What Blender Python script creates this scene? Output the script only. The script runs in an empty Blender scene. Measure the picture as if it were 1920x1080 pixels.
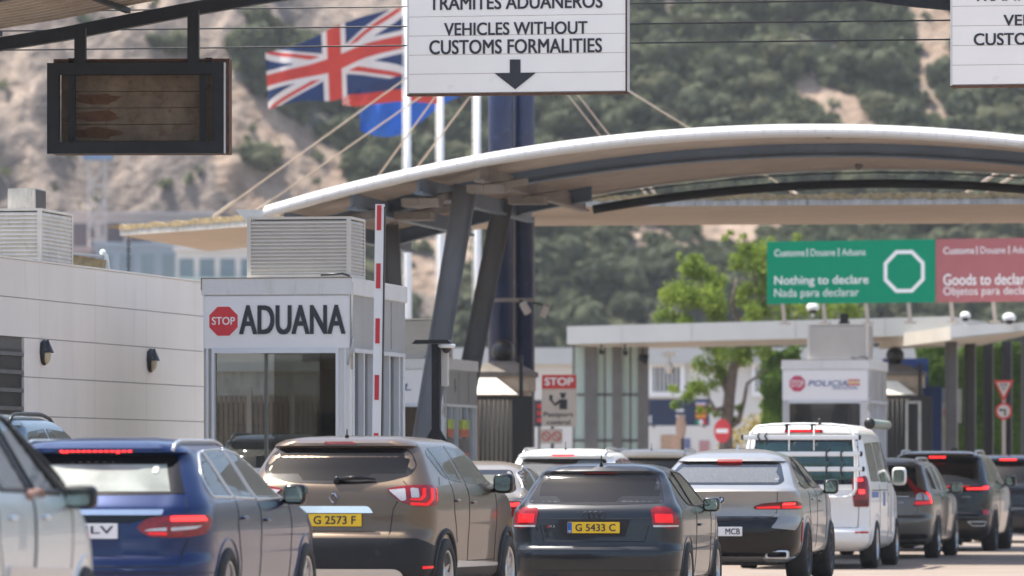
import bpy, bmesh, math, random
from mathutils import Vector, Matrix, noise
from mathutils.bvhtree import BVHTree
from mathutils.geometry import delaunay_2d_cdt
random.seed(7)
R = math.radians
# ------------------------------------------------------------ camera, sky, sun, exposure
F = 10667.0; YH = 885.0; H = 1.33          # focal length in photo pixels, horizon row, eye height
sc = bpy.context.scene
cd = bpy.data.cameras.new('camera'); cam = bpy.data.objects.new('camera', cd)
sc.collection.objects.link(cam); sc.camera = cam
cam.location = (0, 0, H); cam.rotation_euler = (R(90), 0, 0)
cd.sensor_width = 36; cd.lens = 200; cd.shift_y = (YH-540)/1920
cd.clip_start = 0.5; cd.clip_end = 5000
cd.dof.use_dof = True; cd.dof.focus_distance = 58; cd.dof.aperture_fstop = 2.9
w = bpy.data.worlds.new('World'); sc.world = w; w.use_nodes = True
nt = w.node_tree; bg = nt.nodes['Background']
sky = nt.nodes.new('ShaderNodeTexSky'); sky.sky_type = 'NISHITA'; sky.sun_disc = False
SUN_EL, SUN_AZ = R(68), R(-68)            # azimuth from +Y, clockwise positive: high, left and slightly ahead
sky.sun_elevation = SUN_EL; sky.sun_rotation = SUN_AZ; sky.dust_density = 2.5; sky.air_density = 1.0; sky.ozone_density = 1.0
nt.links.new(sky.outputs[0], bg.inputs[0]); bg.inputs[1].default_value = 0.125
sd = bpy.data.lights.new('sun', 'SUN'); sd.energy = 3.8; sd.angle = R(0.5); sd.color = (1, .94, .84)
sun = bpy.data.objects.new('sun', sd); sc.collection.objects.link(sun)
_dir = Vector((math.sin(SUN_AZ)*math.cos(SUN_EL), math.cos(SUN_AZ)*math.cos(SUN_EL), math.sin(SUN_EL)))
sun.rotation_euler = _dir.to_track_quat('Z', 'Y').to_euler()
sc.view_settings.view_transform = 'Standard'; sc.view_settings.look = 'None'
sc.view_settings.exposure = 1.3; sc.view_settings.gamma = 1
sc.cycles.max_bounces = 8; sc.cycles.volume_bounces = 1; sc.cycles.use_denoising = True

# ------------------------------------------------------------ helpers
COL = sc.collection
TH = 10.0                                   # the road runs 10 degrees to the right of the view
def P(px, py, Y): return Vector(((px-960)*Y/F, Y, H+(YH-py)*Y/F))
def gz(X): return min(max((0.3-X)*.035, 0), .2)
def G(px, Y):
    X = (px-960)*Y/F
    return Vector((X, Y, gz(X)))

def tag(o, label=None, cat=None, group=None, kind=None):
    if label: o['label'] = label
    if cat: o['category'] = cat
    if group: o['group'] = group
    if kind: o['kind'] = kind
    return o
def thing(name, label, cat, loc=(0, 0, 0), rz=0, group=None):
    o = bpy.data.objects.new(name, None); COL.objects.link(o)
    o.location = loc; o.rotation_euler = (0, 0, -R(rz)); o.empty_display_size = .1
    return tag(o, label, cat, group)
def copy_tree(o, parent=None):
    c = o.copy(); COL.objects.link(c); c.parent = parent
    for ch in o.children: copy_tree(ch, c)
    return c

def mat(name, col, rough=.6, metal=0, var=.12, scale=3, bump=0, coat=0, emis=0, streak=0, spec=.5, dirt=None, dirt_amt=.0, flake=0):
    m = bpy.data.materials.new(name); m.use_nodes = True
    n = m.node_tree.nodes; l = m.node_tree.links; b = n['Principled BSDF']
    b.inputs['Roughness'].default_value = rough; b.inputs['Metallic'].default_value = metal
    b.inputs['Specular IOR Level'].default_value = spec
    b.inputs['Coat Weight'].default_value = coat; b.inputs['Coat Roughness'].default_value = .02
    c = tuple(col)+(1,)
    b.inputs['Base Color'].default_value = c
    m.diffuse_color = c
    if var or dirt:
        tc = n.new('ShaderNodeTexCoord'); mp = n.new('ShaderNodeMapping')
        l.new(tc.outputs['Object'], mp.inputs[0])
        if streak: mp.inputs['Scale'].default_value = (1, 1, 1.0/streak)
        nz = n.new('ShaderNodeTexNoise'); nz.inputs['Scale'].default_value = scale; nz.inputs['Detail'].default_value = 6
        nz.inputs['Roughness'].default_value = .6
        l.new(mp.outputs[0], nz.inputs['Vector'])
        rp = n.new('ShaderNodeValToRGB'); rp.color_ramp.elements[0].position = .3; rp.color_ramp.elements[1].position = .7
        rp.color_ramp.elements[0].color = tuple(x*(1-var) for x in col)+(1,)
        rp.color_ramp.elements[1].color = tuple(min(1, x*(1+var)) for x in col)+(1,)
        l.new(nz.outputs[0], rp.inputs[0]); out = rp.outputs[0]
        if dirt:
            n2 = n.new('ShaderNodeTexNoise'); n2.inputs['Scale'].default_value = scale*1.7; n2.inputs['Detail'].default_value = 8
            n2.inputs['Roughness'].default_value = .7; l.new(mp.outputs[0], n2.inputs['Vector'])
            r2 = n.new('ShaderNodeValToRGB'); r2.color_ramp.elements[0].position = .62-dirt_amt*.3; r2.color_ramp.elements[1].position = .8-dirt_amt*.3
            l.new(n2.outputs[0], r2.inputs[0])
            mx = n.new('ShaderNodeMix'); mx.data_type = 'RGBA'; l.new(r2.outputs[0], mx.inputs[0]); l.new(out, mx.inputs[6])
            mx.inputs[7].default_value = tuple(dirt)+(1,); out = mx.outputs[2]
        l.new(out, b.inputs['Base Color'])
        if bump:
            bp = n.new('ShaderNodeBump'); bp.inputs['Strength'].default_value = bump; bp.inputs['Distance'].default_value = .02
            l.new(nz.outputs[0], bp.inputs['Height']); l.new(bp.outputs[0], b.inputs['Normal'])
        if metal and flake:
            pass
    if emis:
        b.inputs['Emission Color'].default_value = c; b.inputs['Emission Strength'].default_value = emis
    return m

class MB:
    """collects shapes and links them as ONE mesh object"""
    def __init__(s): s.v = []; s.f = []; s.mi = []; s.sm = []; s.m = 0
    def add(s, vs, fs, smooth=False, m=None):
        k = len(s.v); s.v += [tuple(x) for x in vs]
        for f in fs: s.f.append([k+i for i in f]); s.mi.append(s.m if m is None else m); s.sm.append(smooth)
    def box(s, a, b, rot=None, c=None, bev=0):
        x0, y0, z0 = a; x1, y1, z1 = b
        if bev:
            bm = bmesh.new(); bmesh.ops.create_cube(bm, size=1)
            for v in bm.verts: v.co = Vector((x0+(v.co.x+.5)*(x1-x0), y0+(v.co.y+.5)*(y1-y0), z0+(v.co.z+.5)*(z1-z0)))
            bmesh.ops.bevel(bm, geom=bm.edges[:], offset=bev, segments=2, affect='EDGES')
            bm.verts.index_update(); vs = [v.co.copy() for v in bm.verts]; fs = [[v.index for v in f.verts] for f in bm.faces]; bm.free()
        else:
            vs = [Vector(p) for p in ((x0,y0,z0),(x1,y0,z0),(x1,y1,z0),(x0,y1,z0),(x0,y0,z1),(x1,y0,z1),(x1,y1,z1),(x0,y1,z1))]
            fs = [(0,3,2,1),(4,5,6,7),(0,1,5,4),(1,2,6,5),(2,3,7,6),(3,0,4,7)]
        if rot is not None:
            c = Vector(c if c is not None else ((x0+x1)/2, (y0+y1)/2, (z0+z1)/2)); vs = [c+rot@(v-c) for v in vs]
        s.add(vs, fs); return s
    def bar(s, a, b, w, h, up=(0,0,1)):
        a = Vector(a); b = Vector(b); d = (b-a).normalized(); u = Vector(up)
        x = d.cross(u)
        if x.length < 1e-4: x = d.cross(Vector((0,1,0)))
        x.normalize(); z = x.cross(d).normalized()
        vs = [p+x*i*w/2+z*j*h/2 for p in (a, b) for i, j in ((-1,-1),(1,-1),(1,1),(-1,1))]
        s.add(vs, [(3,2,1,0),(4,5,6,7),(0,1,5,4),(1,2,6,5),(2,3,7,6),(3,0,4,7)]); return s
    def tube(s, pts, r, n=8, cap=True, smooth=True, flat=1):
        pts = [Vector(p) for p in pts]; k = len(pts); rs = r if isinstance(r, (list, tuple)) else [r]*k
        vs = []; px = None
        for i, p in enumerate(pts):
            d = (pts[min(i+1, k-1)]-pts[max(i-1, 0)]).normalized()
            if px is None:
                px = d.cross(Vector((0,0,1)))
                if px.length < .05: px = d.cross(Vector((0,1,0)))
            px = (px-d*px.dot(d)).normalized(); pz = px.cross(d)
            for j in range(n):
                a = 2*math.pi*j/n; vs.append(p+px*math.cos(a)*rs[i]+pz*math.sin(a)*rs[i]*flat)
        fs = [(i*n+j, i*n+(j+1)%n, (i+1)*n+(j+1)%n, (i+1)*n+j) for i in range(k-1) for j in range(n)]
        s.add(vs, fs, smooth)
        if cap: s.add(vs[:n], [list(range(n))[::-1]]); s.add(vs[-n:], [list(range(n))])
        return s
    def lathe(s, prof, n=24, M=None, smooth=True):
        vs = []
        for r, z in prof:
            for j in range(n):
                a = 2*math.pi*j/n; vs.append(Vector((r*math.cos(a), r*math.sin(a), z)))
        if M is not None: vs = [M@v for v in vs]
        k = len(prof); s.add(vs, [(i*n+j, i*n+(j+1)%n, (i+1)*n+(j+1)%n, (i+1)*n+j) for i in range(k-1) for j in range(n)], smooth)
        return s
    def prism(s, pts, y0, y1):
        """outline in x,z extruded from y0 (front) to y1"""
        n = len(pts); vs = [(x, y0, z) for x, z in pts]+[(x, y1, z) for x, z in pts]
        s.add(vs, [list(range(n)), list(range(n, 2*n))[::-1]]+[(i, n+i, n+(i+1) % n, (i+1) % n) for i in range(n)]); return s
    def prismz(s, pts, z0, z1):
        n = len(pts); vs = [(x, y, z0) for x, y in pts]+[(x, y, z1) for x, y in pts]
        s.add(vs, [list(range(n))[::-1], list(range(n, 2*n))]+[(i, (i+1) % n, n+(i+1) % n, n+i) for i in range(n)]); return s
    def ball(s, c, r, n=16, sq=(1,1,1), p=1.0):
        c = Vector(c); vs = []; m = n//2
        f = lambda t: math.copysign(abs(t)**p, t)
        for i in range(m+1):
            la = -math.pi/2+math.pi*i/m
            for j in range(n):
                lo = 2*math.pi*j/n
                vs.append(c+Vector((f(math.cos(la))*f(math.cos(lo))*sq[0], f(math.cos(la))*f(math.sin(lo))*sq[1], f(math.sin(la))*sq[2]))*r)
        s.add(vs, [(i*n+j, i*n+(j+1) % n, (i+1)*n+(j+1) % n, (i+1)*n+j) for i in range(m) for j in range(n)], True); return s
    def build(s, name, mats, parent=None, loc=None, fixn=True):
        me = bpy.data.meshes.new(name); me.from_pydata(s.v, [], s.f); me.update()
        if not isinstance(mats, (list, tuple)): mats = [mats]
        for m in mats: me.materials.append(m)
        for p, mi, sm in zip(me.polygons, s.mi, s.sm): p.material_index = mi; p.use_smooth = sm
        if fixn:
            bm = bmesh.new(); bm.from_mesh(me); bmesh.ops.remove_doubles(bm, verts=bm.verts, dist=1e-5)
            bmesh.ops.recalc_face_normals(bm, faces=bm.faces); bm.to_mesh(me); bm.free()
        o = bpy.data.objects.new(name, me); COL.objects.link(o)
        if parent is not None: o.parent = parent
        if loc is not None: o.location = loc
        return o
def text_mesh(txt, bold=0, shear=0, extrude=0):
    c = bpy.data.curves.new('t', 'FONT'); c.body = txt; c.offset = bold; c.shear = shear; c.extrude = extrude; c.resolution_u = 4
    o = bpy.data.objects.new('t', c); COL.objects.link(o)
    dg = bpy.context.evaluated_depsgraph_get(); me = bpy.data.meshes.new_from_object(o.evaluated_get(dg))
    vs = [v.co.copy() for v in me.vertices]; fs = [list(p.vertices) for p in me.polygons]
    bpy.data.objects.remove(o); bpy.data.curves.remove(c); bpy.data.meshes.remove(me)
    return vs, fs
def add_text(mb, txt, x0, z0, x1, z1, y, bold=0, shear=0, m=None):
    """lettering fitted to a rectangle of the local x-z plane, facing -y"""
    vs, fs = text_mesh(txt, 0, shear)
    ax = min(v.x for v in vs); bx = max(v.x for v in vs); ay = min(v.y for v in vs); by = max(v.y for v in vs)
    sx, sz = (x1-x0)/(bx-ax), (z1-z0)/(by-ay); q = min(abs(sx), abs(sz))*bold
    offs = [(0, 0)] if bold < .004 else [(-q, -q*.6), (q, -q*.6), (-q, q*.6), (q, q*.6)]
    k = max(0, 1-2*q/abs(x1-x0)); kz = max(.5, 1-1.2*q/abs(z1-z0))
    for i, (dx, dz) in enumerate(offs):
        mb.add([((x0+x1)/2+(x0+(v.x-ax)*sx-(x0+x1)/2)*k+dx, y-i*.0005, (z0+z1)/2+(z0+(v.y-ay)*sz-(z0+z1)/2)*kz+dz) for v in vs], fs, m=m)
def ngon(cx, cz, r, n, a0=0, rz=None):
    rz = rz or r
    return [(cx+r*math.cos(a0+2*math.pi*i/n), cz+rz*math.sin(a0+2*math.pi*i/n)) for i in range(n)]

# ------------------------------------------------------------ materials
M = {}
M['asphalt'] = mat('asphalt', (.215, .172, .14), .85, var=.16, scale=.8, bump=.2, dirt=(.17, .145, .12), dirt_amt=.15)
M['paving'] = mat('paving', (.23, .19, .155), .85, var=.15, scale=1.5)
M['kerb'] = mat('kerb', (.38, .37, .34), .8, var=.15, scale=6)
M['panel'] = mat('wall_panel', (.82, .74, .66), .45, var=.05, scale=1.2, dirt=(.70, .62, .53), dirt_amt=.16, streak=5)
M['joint'] = mat('joint', (.12, .11, .1), .8, var=0)
M['booth'] = mat('booth_white', (.62, .61, .59), .42, var=.05, scale=2, dirt=(.46, .42, .36), dirt_amt=.12, streak=4)
M['boothsign'] = mat('sign_white', (.72, .71, .70), .35, var=.02, scale=2)
M['alu'] = mat('aluminium', (.60, .62, .65), .35, metal=.3, var=.05)
M['louvre'] = mat('louvre_beige', (.56, .52, .46), .5, var=.06, scale=3, dirt=(.35, .3, .24), dirt_amt=.08, streak=3)
M['louvre2'] = mat('louvre_weathered', (.7, .64, .55), .6, var=.12, scale=4, dirt=(.4, .32, .24), dirt_amt=.15)
M['black'] = mat('black_paint', (.012, .012, .014), .4, var=.2)
M['letter'] = mat('letter_black', (.02, .02, .028), .5, var=0)
M['white'] = mat('white_paint', (.78, .78, .77), .4, var=.03)
M['red'] = mat('red_paint', (.55, .02, .03), .4, var=.05)
M['signred'] = mat('sign_red', (.52, .035, .03), .45, var=.05)
M['darksteel'] = mat('dark_steel', (.018, .02, .023), .6, spec=.25, var=.25, scale=5)
M['beam'] = mat('beam_bluegrey', (.12, .16, .215), .5, var=.12, scale=2, dirt=(.09, .09, .09), dirt_amt=.1)
M['column'] = mat('column_grey', (.10, .10, .105), .6, spec=.35, var=.2, scale=3, dirt=(.12, .08, .05), dirt_amt=.2, streak=6)
M['gusset'] = mat('gusset', (.2, .17, .15), .6, var=.2)
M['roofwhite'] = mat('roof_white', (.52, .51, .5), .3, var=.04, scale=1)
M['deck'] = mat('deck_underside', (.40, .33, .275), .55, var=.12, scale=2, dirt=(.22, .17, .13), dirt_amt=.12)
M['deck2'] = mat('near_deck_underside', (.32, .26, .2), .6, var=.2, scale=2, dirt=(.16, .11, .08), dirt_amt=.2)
M['concrete'] = mat('concrete_cream', (.47, .385, .30), .8, var=.08, scale=1.2, dirt=(.36, .27, .2), dirt_amt=.1)
M['lichen'] = mat('lichen_edge', (.28, .22, .13), .95, var=.5, scale=9, dirt=(.36, .26, .11), dirt_amt=.5)
M['concedge'] = mat('concrete_edge', (.42, .41, .38), .85, var=.3, scale=7, dirt=(.15, .14, .1), dirt_amt=.25, streak=4)
M['mast'] = mat('mast_blue', (.008, .022, .075), .4, var=.25, scale=2, dirt=(.06, .11, .22), dirt_amt=.1)
M['cable'] = mat('stay_cable', (.40, .34, .28), .6, var=.1)
M['signpanel'] = mat('gantry_sign_white', (.90, .85, .78), .4, var=.02, scale=2, dirt=(.74, .7, .66), dirt_amt=.02)
M['rust'] = mat('rust', (.10, .045, .022), .9, var=.4, scale=12)
M['slat'] = mat('weathered_slat', (.17, .125, .085), .8, var=.3, scale=5, dirt=(.09, .028, .01), dirt_amt=.25)
M['glassdark'] = mat('booth_glass', (.02, .021, .022), .03, var=0, spec=1.0); M['glassdark'].node_tree.nodes['Principled BSDF'].inputs['IOR'].default_value = 2.1
M['glasslite'] = mat('glass_pale', (.42, .52, .47), .12, var=.05, scale=.7)
M['stone'] = mat('pier_stone', (.40, .31, .23), .85, var=.15, scale=4, bump=.2)
M['stonecap'] = mat('pier_cap', (.15, .13, .11), .85, var=.2, scale=4)
M['capwhite'] = mat('sunlit_cap_and_sticker', (.7, .66, .58), .8, var=.06)  # whitened to carry sunlight on the pier coping; also the sticker white
M['iron'] = mat('iron_black', (.012, .012, .013), .5, var=.2)
M['green'] = mat('sign_green', (.0, .24, .125), .75, spec=.15, var=.03)
M['maroon'] = mat('sign_maroon', (.37, .125, .13), .7, spec=.2, var=.04)
M['fascia'] = mat('fascia_white', (.48, .485, .47), .45, var=.05, scale=1)
M['soffit'] = mat('soffit', (.45, .41, .35), .7, var=.1, scale=1)
M['postgrey'] = mat('post_grey', (.14, .135, .13), .5, metal=.2, var=.15)
M['postdark'] = mat('post_dark', (.04, .037, .035), .5, var=.2)
M['bark'] = mat('bark', (.13, .095, .07), .9, var=.35, scale=6, bump=.4)
def leafmat(name, a, b, scale=1.5):
    m = mat(name, a, .6, var=0); n = m.node_tree.nodes; l = m.node_tree.links; bs = n['Principled BSDF']
    g = n.new('ShaderNodeNewGeometry'); r = n.new('ShaderNodeValToRGB')
    tc = n.new('ShaderNodeTexCoord'); z = n.new('ShaderNodeTexNoise'); z.inputs['Scale'].default_value = scale; z.inputs['Detail'].default_value = 3
    l.new(tc.outputs['Object'], z.inputs['Vector'])
    ad = n.new('ShaderNodeMath'); ad.operation = 'MULTIPLY_ADD'; ad.inputs[1].default_value = .35; l.new(g.outputs['Random Per Island'], ad.inputs[0])
    sb = n.new('ShaderNodeMath'); sb.operation = 'MULTIPLY_ADD'; sb.inputs[1].default_value = 1.4; sb.inputs[2].default_value = -.45; l.new(z.outputs[0], sb.inputs[0])
    l.new(sb.outputs[0], ad.inputs[2]); l.new(ad.outputs[0], r.inputs[0])
    r.color_ramp.elements[0].position = .1; r.color_ramp.elements[0].color = a+(1,); r.color_ramp.elements[1].position = .9; r.color_ramp.elements[1].color = b+(1,)
    l.new(r.outputs[0], bs.inputs['Base Color']); bs.inputs['Roughness'].default_value = .8; bs.inputs['Specular IOR Level'].default_value = .15
    tr = n.new('ShaderNodeBsdfTranslucent'); l.new(r.outputs[0], tr.inputs[0])
    mx = n.new('ShaderNodeMixShader'); mx.inputs[0].default_value = .35
    l.new(bs.outputs[0], mx.inputs[1]); l.new(tr.outputs[0], mx.inputs[2]); l.new(mx.outputs[0], n['Material Output'].inputs[0])
    return m
M['leaf'] = leafmat('tree_leaves', (.10, .165, .025), (.30, .38, .06))
M['ivy'] = leafmat('ivy_leaves', (.035, .075, .012), (.12, .19, .025), 1.2)
M['shrub'] = leafmat('shrub_leaves', (.055, .07, .042), (.135, .15, .085), .3)
M['shrub2'] = leafmat('shrub_leaves_pale', (.08, .092, .055), (.18, .185, .10), .3)

def seeglass(name, tint, ior=1.6, dust=0, dcol=(.5, .5, .47), dscale=3, dvar=.5):
    m = bpy.data.materials.new(name); m.use_nodes = True; n = m.node_tree.nodes; l = m.node_tree.links; n.remove(n['Principled BSDF'])
    t = n.new('ShaderNodeBsdfTransparent'); t.inputs[0].default_value = tint+(1,); g = n.new('ShaderNodeBsdfGlossy'); g.inputs['Roughness'].default_value = .02
    fr = n.new('ShaderNodeFresnel'); fr.inputs[0].default_value = ior; mx = n.new('ShaderNodeMixShader')
    l.new(fr.outputs[0], mx.inputs[0]); l.new(t.outputs[0], mx.inputs[1]); l.new(g.outputs[0], mx.inputs[2]); out = mx.outputs[0]
    if dust:
        d = n.new('ShaderNodeBsdfDiffuse'); d.inputs[0].default_value = dcol+(1,); z = n.new('ShaderNodeTexNoise'); z.inputs['Scale'].default_value = dscale; z.inputs['Detail'].default_value = 6
        tc = n.new('ShaderNodeTexCoord'); l.new(tc.outputs['Object'], z.inputs['Vector']); r = n.new('ShaderNodeMapRange')
        r.inputs[1].default_value = .3; r.inputs[2].default_value = .7; r.inputs[3].default_value = dust*(1-dvar); r.inputs[4].default_value = min(1, dust*(1+dvar)); l.new(z.outputs[0], r.inputs[0])
        m2 = n.new('ShaderNodeMixShader'); l.new(r.outputs[0], m2.inputs[0]); l.new(out, m2.inputs[1]); l.new(d.outputs[0], m2.inputs[2]); out = m2.outputs[0]
    l.new(out, n['Material Output'].inputs[0]); return m
M['boothglass'] = seeglass('booth_window_glass', (.62, .64, .62), 1.6)
M['inner'] = mat('booth_interior', (.10, .095, .09), .8, var=.15)

# ============================================================ GROUND
def sheet(name, m, xs, ys, zoff, kind='structure'):
    mb = MB(); nx = len(xs)
    mb.add([(x, y, gz(x)+zoff if abs(x) < 40 and y < 400 else zoff+gz(x)) for y in ys for x in xs],
           [(j*nx+i, j*nx+i+1, (j+1)*nx+i+1, (j+1)*nx+i) for j in range(len(ys)-1) for i in range(nx-1)])
    return tag(mb.build(name, m, fixn=False), kind=kind)
xs = [-1500, -400, -100, -40, -20, -10, -8, -6, -5.41, -4, -3, -2, -1, 0, .3, 3, 10, 40, 100, 400, 1500]
sheet('ground', M['paving'], xs, [-600, -200, -60, 0, 40, 80, 120, 160, 250, 420, 1400], -.01)
# road strip running with the traffic
def rp(u, v, z=0):   # road coordinates: u to the right, v ahead
    a = R(TH); x = u*math.cos(a)+v*math.sin(a); return Vector((x, -u*math.sin(a)+v*math.cos(a), z))
mb = MB(); us = [-16.5+i*.75 for i in range(50)]; vs_ = [-60+i*8 for i in range(40)]
pts = []
for v in vs_:
    for u in us:
        p = rp(u, v); p.z = gz(p.x)+.004; pts.append(p)
n = len(us)
mb.add(pts, [(j*n+i, j*n+i+1, (j+1)*n+i+1, (j+1)*n+i) for j in range(len(vs_)-1) for i in range(n-1)])
tag(mb.build('road', M['asphalt'], fixn=False), kind='structure')

# ============================================================ HILL
SX = 420/F
def hill_h(X, Y):
    left = 1/(1+math.exp((X+20)/3.0))                     # quarry face on the left is steeper
    slope = .72+.55*left
    y0 = 398-4*noise.noise(Vector((X*.03, 3.1, 0)))+6*left
    t = max(0, Y-y0)
    z = 2+min(t, 75)*slope+max(0, t-75)*.35
    n1 = noise.fractal(Vector((X*.035, Y*.035, 1.7)), 1, 2, 6)
    n2 = noise.ridged_multi_fractal(Vector((X*.11, Y*.07, z*.11)), 1, 2.1, 6, 1, 2)
    k = min(1, t/8)
    return z+k*(n1*(2.2+1.5*left)+(n2-1)*(.5+3.0*left))
gx = [-260, -200, -150, -110, -80, -62]+[-56+i*.45 for i in range(250)]+[60, 75, 100, 150, 220, 300]
gy = [330, 370, 385, 392]+[396+i*.42 for i in range(165)]+[468, 475, 490, 520, 560, 620, 700]
hp = [(x, y, hill_h(x, y)) for y in gy for x in gx]; n = len(gx)
def inpoly(x, y, poly):
    c = False; j = len(poly)-1
    for i in range(len(poly)):
        xi, yi = poly[i]; xj, yj = poly[j]
        if (yi > y) != (yj > y) and x < (xj-xi)*(y-yi)/(yj-yi)+xi: c = not c
        j = i
    return c
def hpx(poly): return [((a-960)*SX, H+(YH-b)*SX) for a, b in poly]
TAN = [hpx(p) for p in ([(425,115),(520,190),(600,260),(660,350),(640,470),(560,520),(430,380),(400,200)],
                        [(1485,150),(1530,135),(1580,170),(1650,235),(1640,262),(1570,250),(1500,200)],
                        [(1715,20),(1795,0),(1790,120),(1765,170),(1810,240),(1780,245),(1745,200),(1715,160)],
                        [(1378,180),(1410,172),(1450,198),(1400,205)], [(760,440),(860,430),(870,500),(800,540),(760,520)],
                        [(1190,440),(1420,430),(1440,455),(1200,470)],[(1350,400),(1720,405),(1720,425),(1350,425)])]
def grow(pl, k):
    cx = sum(q[0] for q in pl)/len(pl); cy = sum(q[1] for q in pl)/len(pl); return [(cx+(x-cx)*k, cy+(y-cy)*k) for x, y in pl]
TAN = [TAN[0]]+[grow(q, 1.3) for q in TAN[1:]]
ROCK = [hpx(p) for p in ([(-400,-200),(430,-200),(430,120),(400,200),(430,380),(560,520),(-400,700)],
                         [(430,-200),(770,-200),(790,60),(700,150),(600,120),(500,40),(430,110)],
                         [(760,540),(830,520),(850,620),(760,640)], [(850,-200),(1700,-200),(1660,15),(1500,5),(1380,35),(1200,15),(1000,40),(880,20)])]
def region(x, z):
    wx = x+1.6*noise.noise(Vector((x*.35, z*.35, 5)))+.8*noise.noise(Vector((x*1.1, z*1.1, 9)))
    wz = z+1.6*noise.noise(Vector((x*.35, z*.35, 15)))+.8*noise.noise(Vector((x*1.1, z*1.1, 19)))
    for p in TAN:
        if inpoly(wx, wz, p): return 1
    for p in ROCK:
        if inpoly(wx, wz, p): return 2
    return 0
mb = MB(); mb.add(hp, [(j*n+i, j*n+i+1, (j+1)*n+i+1, (j+1)*n+i) for j in range(len(gy)-1) for i in range(n-1)], True)
def ground_mat():
    m = mat('hill_ground', (.2, .18, .12), .95, var=0); nn = m.node_tree.nodes; l = m.node_tree.links; b = nn['Principled BSDF']
    at = nn.new('ShaderNodeAttribute'); at.attribute_name = 'cover'
    sp = nn.new('ShaderNodeSeparateColor'); l.new(at.outputs['Color'], sp.inputs[0])
    tc = nn.new('ShaderNodeTexCoord')
    def ramp(scale, cols, mscale=(1,1,1), detail=8):
        mp = nn.new('ShaderNodeMapping'); mp.inputs['Scale'].default_value = mscale; l.new(tc.outputs['Object'], mp.inputs[0])
        z = nn.new('ShaderNodeTexNoise'); z.inputs['Scale'].default_value = scale; z.inputs['Detail'].default_value = detail; z.inputs['Roughness'].default_value = .65
        l.new(mp.outputs[0], z.inputs['Vector']); r = nn.new('ShaderNodeValToRGB')
        while len(r.color_ramp.elements) < len(cols): r.color_ramp.elements.new(.5)
        for i, c in enumerate(cols): r.color_ramp.elements[i].position = .3+.4*i/(len(cols)-1); r.color_ramp.elements[i].color = c+(1,)
        l.new(z.outputs[0], r.inputs[0]); return r.outputs[0], z
    scrub, _ = ramp(.5, [(.04, .048, .035), (.07, .073, .055), (.12, .11, .085)])
    tan, _ = ramp(.6, [(.18, .125, .088), (.24, .175, .13), (.31, .245, .19)])
    rock, zr = ramp(.11, [(.055, .051, .051), (.13, .107, .094), (.26, .205, .165), (.09, .08, .077)], (1.6, .5, .55))
    x1 = nn.new('ShaderNodeMix'); x1.data_type = 'RGBA'; l.new(sp.outputs[0], x1.inputs[0]); l.new(scrub, x1.inputs[6]); l.new(tan, x1.inputs[7])
    x2 = nn.new('ShaderNodeMix'); x2.data_type = 'RGBA'; l.new(sp.outputs[1], x2.inputs[0]); l.new(x1.outputs[2], x2.inputs[6]); l.new(rock, x2.inputs[7])
    l.new(x2.outputs[2], b.inputs['Base Color'])
    z2 = nn.new('ShaderNodeTexNoise'); z2.inputs['Scale'].default_value = .9; z2.inputs['Detail'].default_value = 8; l.new(tc.outputs['Object'], z2.inputs['Vector'])
    bp = nn.new('ShaderNodeBump'); bp.inputs['Strength'].default_value = .9; bp.inputs['Distance'].default_value = .8; l.new(z2.outputs[0], bp.inputs['Height']); l.new(bp.outputs[0], b.inputs['Normal'])
    return m
ho = tag(mb.build('hill', ground_mat(), fixn=False), kind='structure')
ca = ho.data.color_attributes.new('cover', 'FLOAT_COLOR', 'POINT')
cover = []
for i, (x, y, z) in enumerate(hp):
    r_ = region(x*420/y, H+(z-H)*420/y) if 390 < y < 470 and abs(x) < 60 else (2 if x < -20 else 0)
    cover.append(r_); ca.data[i].color = (1.0 if r_ == 1 else 0.0, 1.0 if r_ == 2 else 0.0, 0, 1)
# shrubs
def shrub_mesh(seed, m, nf=520):
    rd = random.Random(seed); mb = MB(); lobes = [(Vector((rd.uniform(-.55,.55), rd.uniform(-.4,.4), rd.uniform(.3,.85))), rd.uniform(.3,.55)) for _ in range(7)]
    for _ in range(nf):
        c, r = rd.choice(lobes); d = Vector((rd.gauss(0,1), rd.gauss(0,1), rd.gauss(.15,1))).normalized()
        p = c+d*r*rd.uniform(.75, 1.08)
        a = d.orthogonal().normalized(); a.rotate(Matrix.Rotation(rd.uniform(0, 6.28), 3, d)); b = d.cross(a)
        tl = Vector((rd.gauss(0,.35), rd.gauss(0,.35), rd.gauss(0,.35))); k = rd.uniform(.07, .13)
        a = (a+tl).normalized()*k; b = b*k*.8
        mb.add([p-a-b, p+a-b, p+a*.7+b, p-a*.7+b], [(0,1,2,3)])
    # dense inner lobes and a stem
    for c, r in lobes: mb.ball(c, r*.82, 8)
    mb.tube([(0,0,-.6),(0,0,.4)], .07, 5)
    me = mb.build('shrub', m, fixn=False); d = me.data; bpy.data.objects.remove(me); return d
SHR = [shrub_mesh(i, M['shrub'] if i % 3 else M['shrub2']) for i in range(6)]
rd = random.Random(3); spots = []
fixed = [(490,300,95),(1130,210,0),(1210,140,100),(1320,150,85),(1440,150,90),(1640,110,130),(1600,60,80),(1240,260,70),(1100,300,90),(700,300,95),(760,350,80),(640,250,70),(680,370,80),(1850,220,100),(1880,260,90),(1350,110,70),(1460,240,70),(1690,220,80),(1080,480,90),(1300,560,70),(1180,520,100),(1050,600,80),(880,520,90),(870,330,80),(1250,480,80),(330,90,70),(300,75,50),(1540,40,80),(1660,190,90)]
def hill_at(px, py):
    # march the view ray to the hill
    y = 395.0
    while y < 470:
        x = (px-960)*y/F; z = H+(YH-py)*y/F
        if hill_h(x, y) > z: return x, y
        y += .5
    return None
for px, py, sz in fixed:
    if sz:
        q = hill_at(px, py+sz*.3)
        if q: spots.append((q[0], q[1], sz*SX*.62))
cellx = {}
tries = 0
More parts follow.
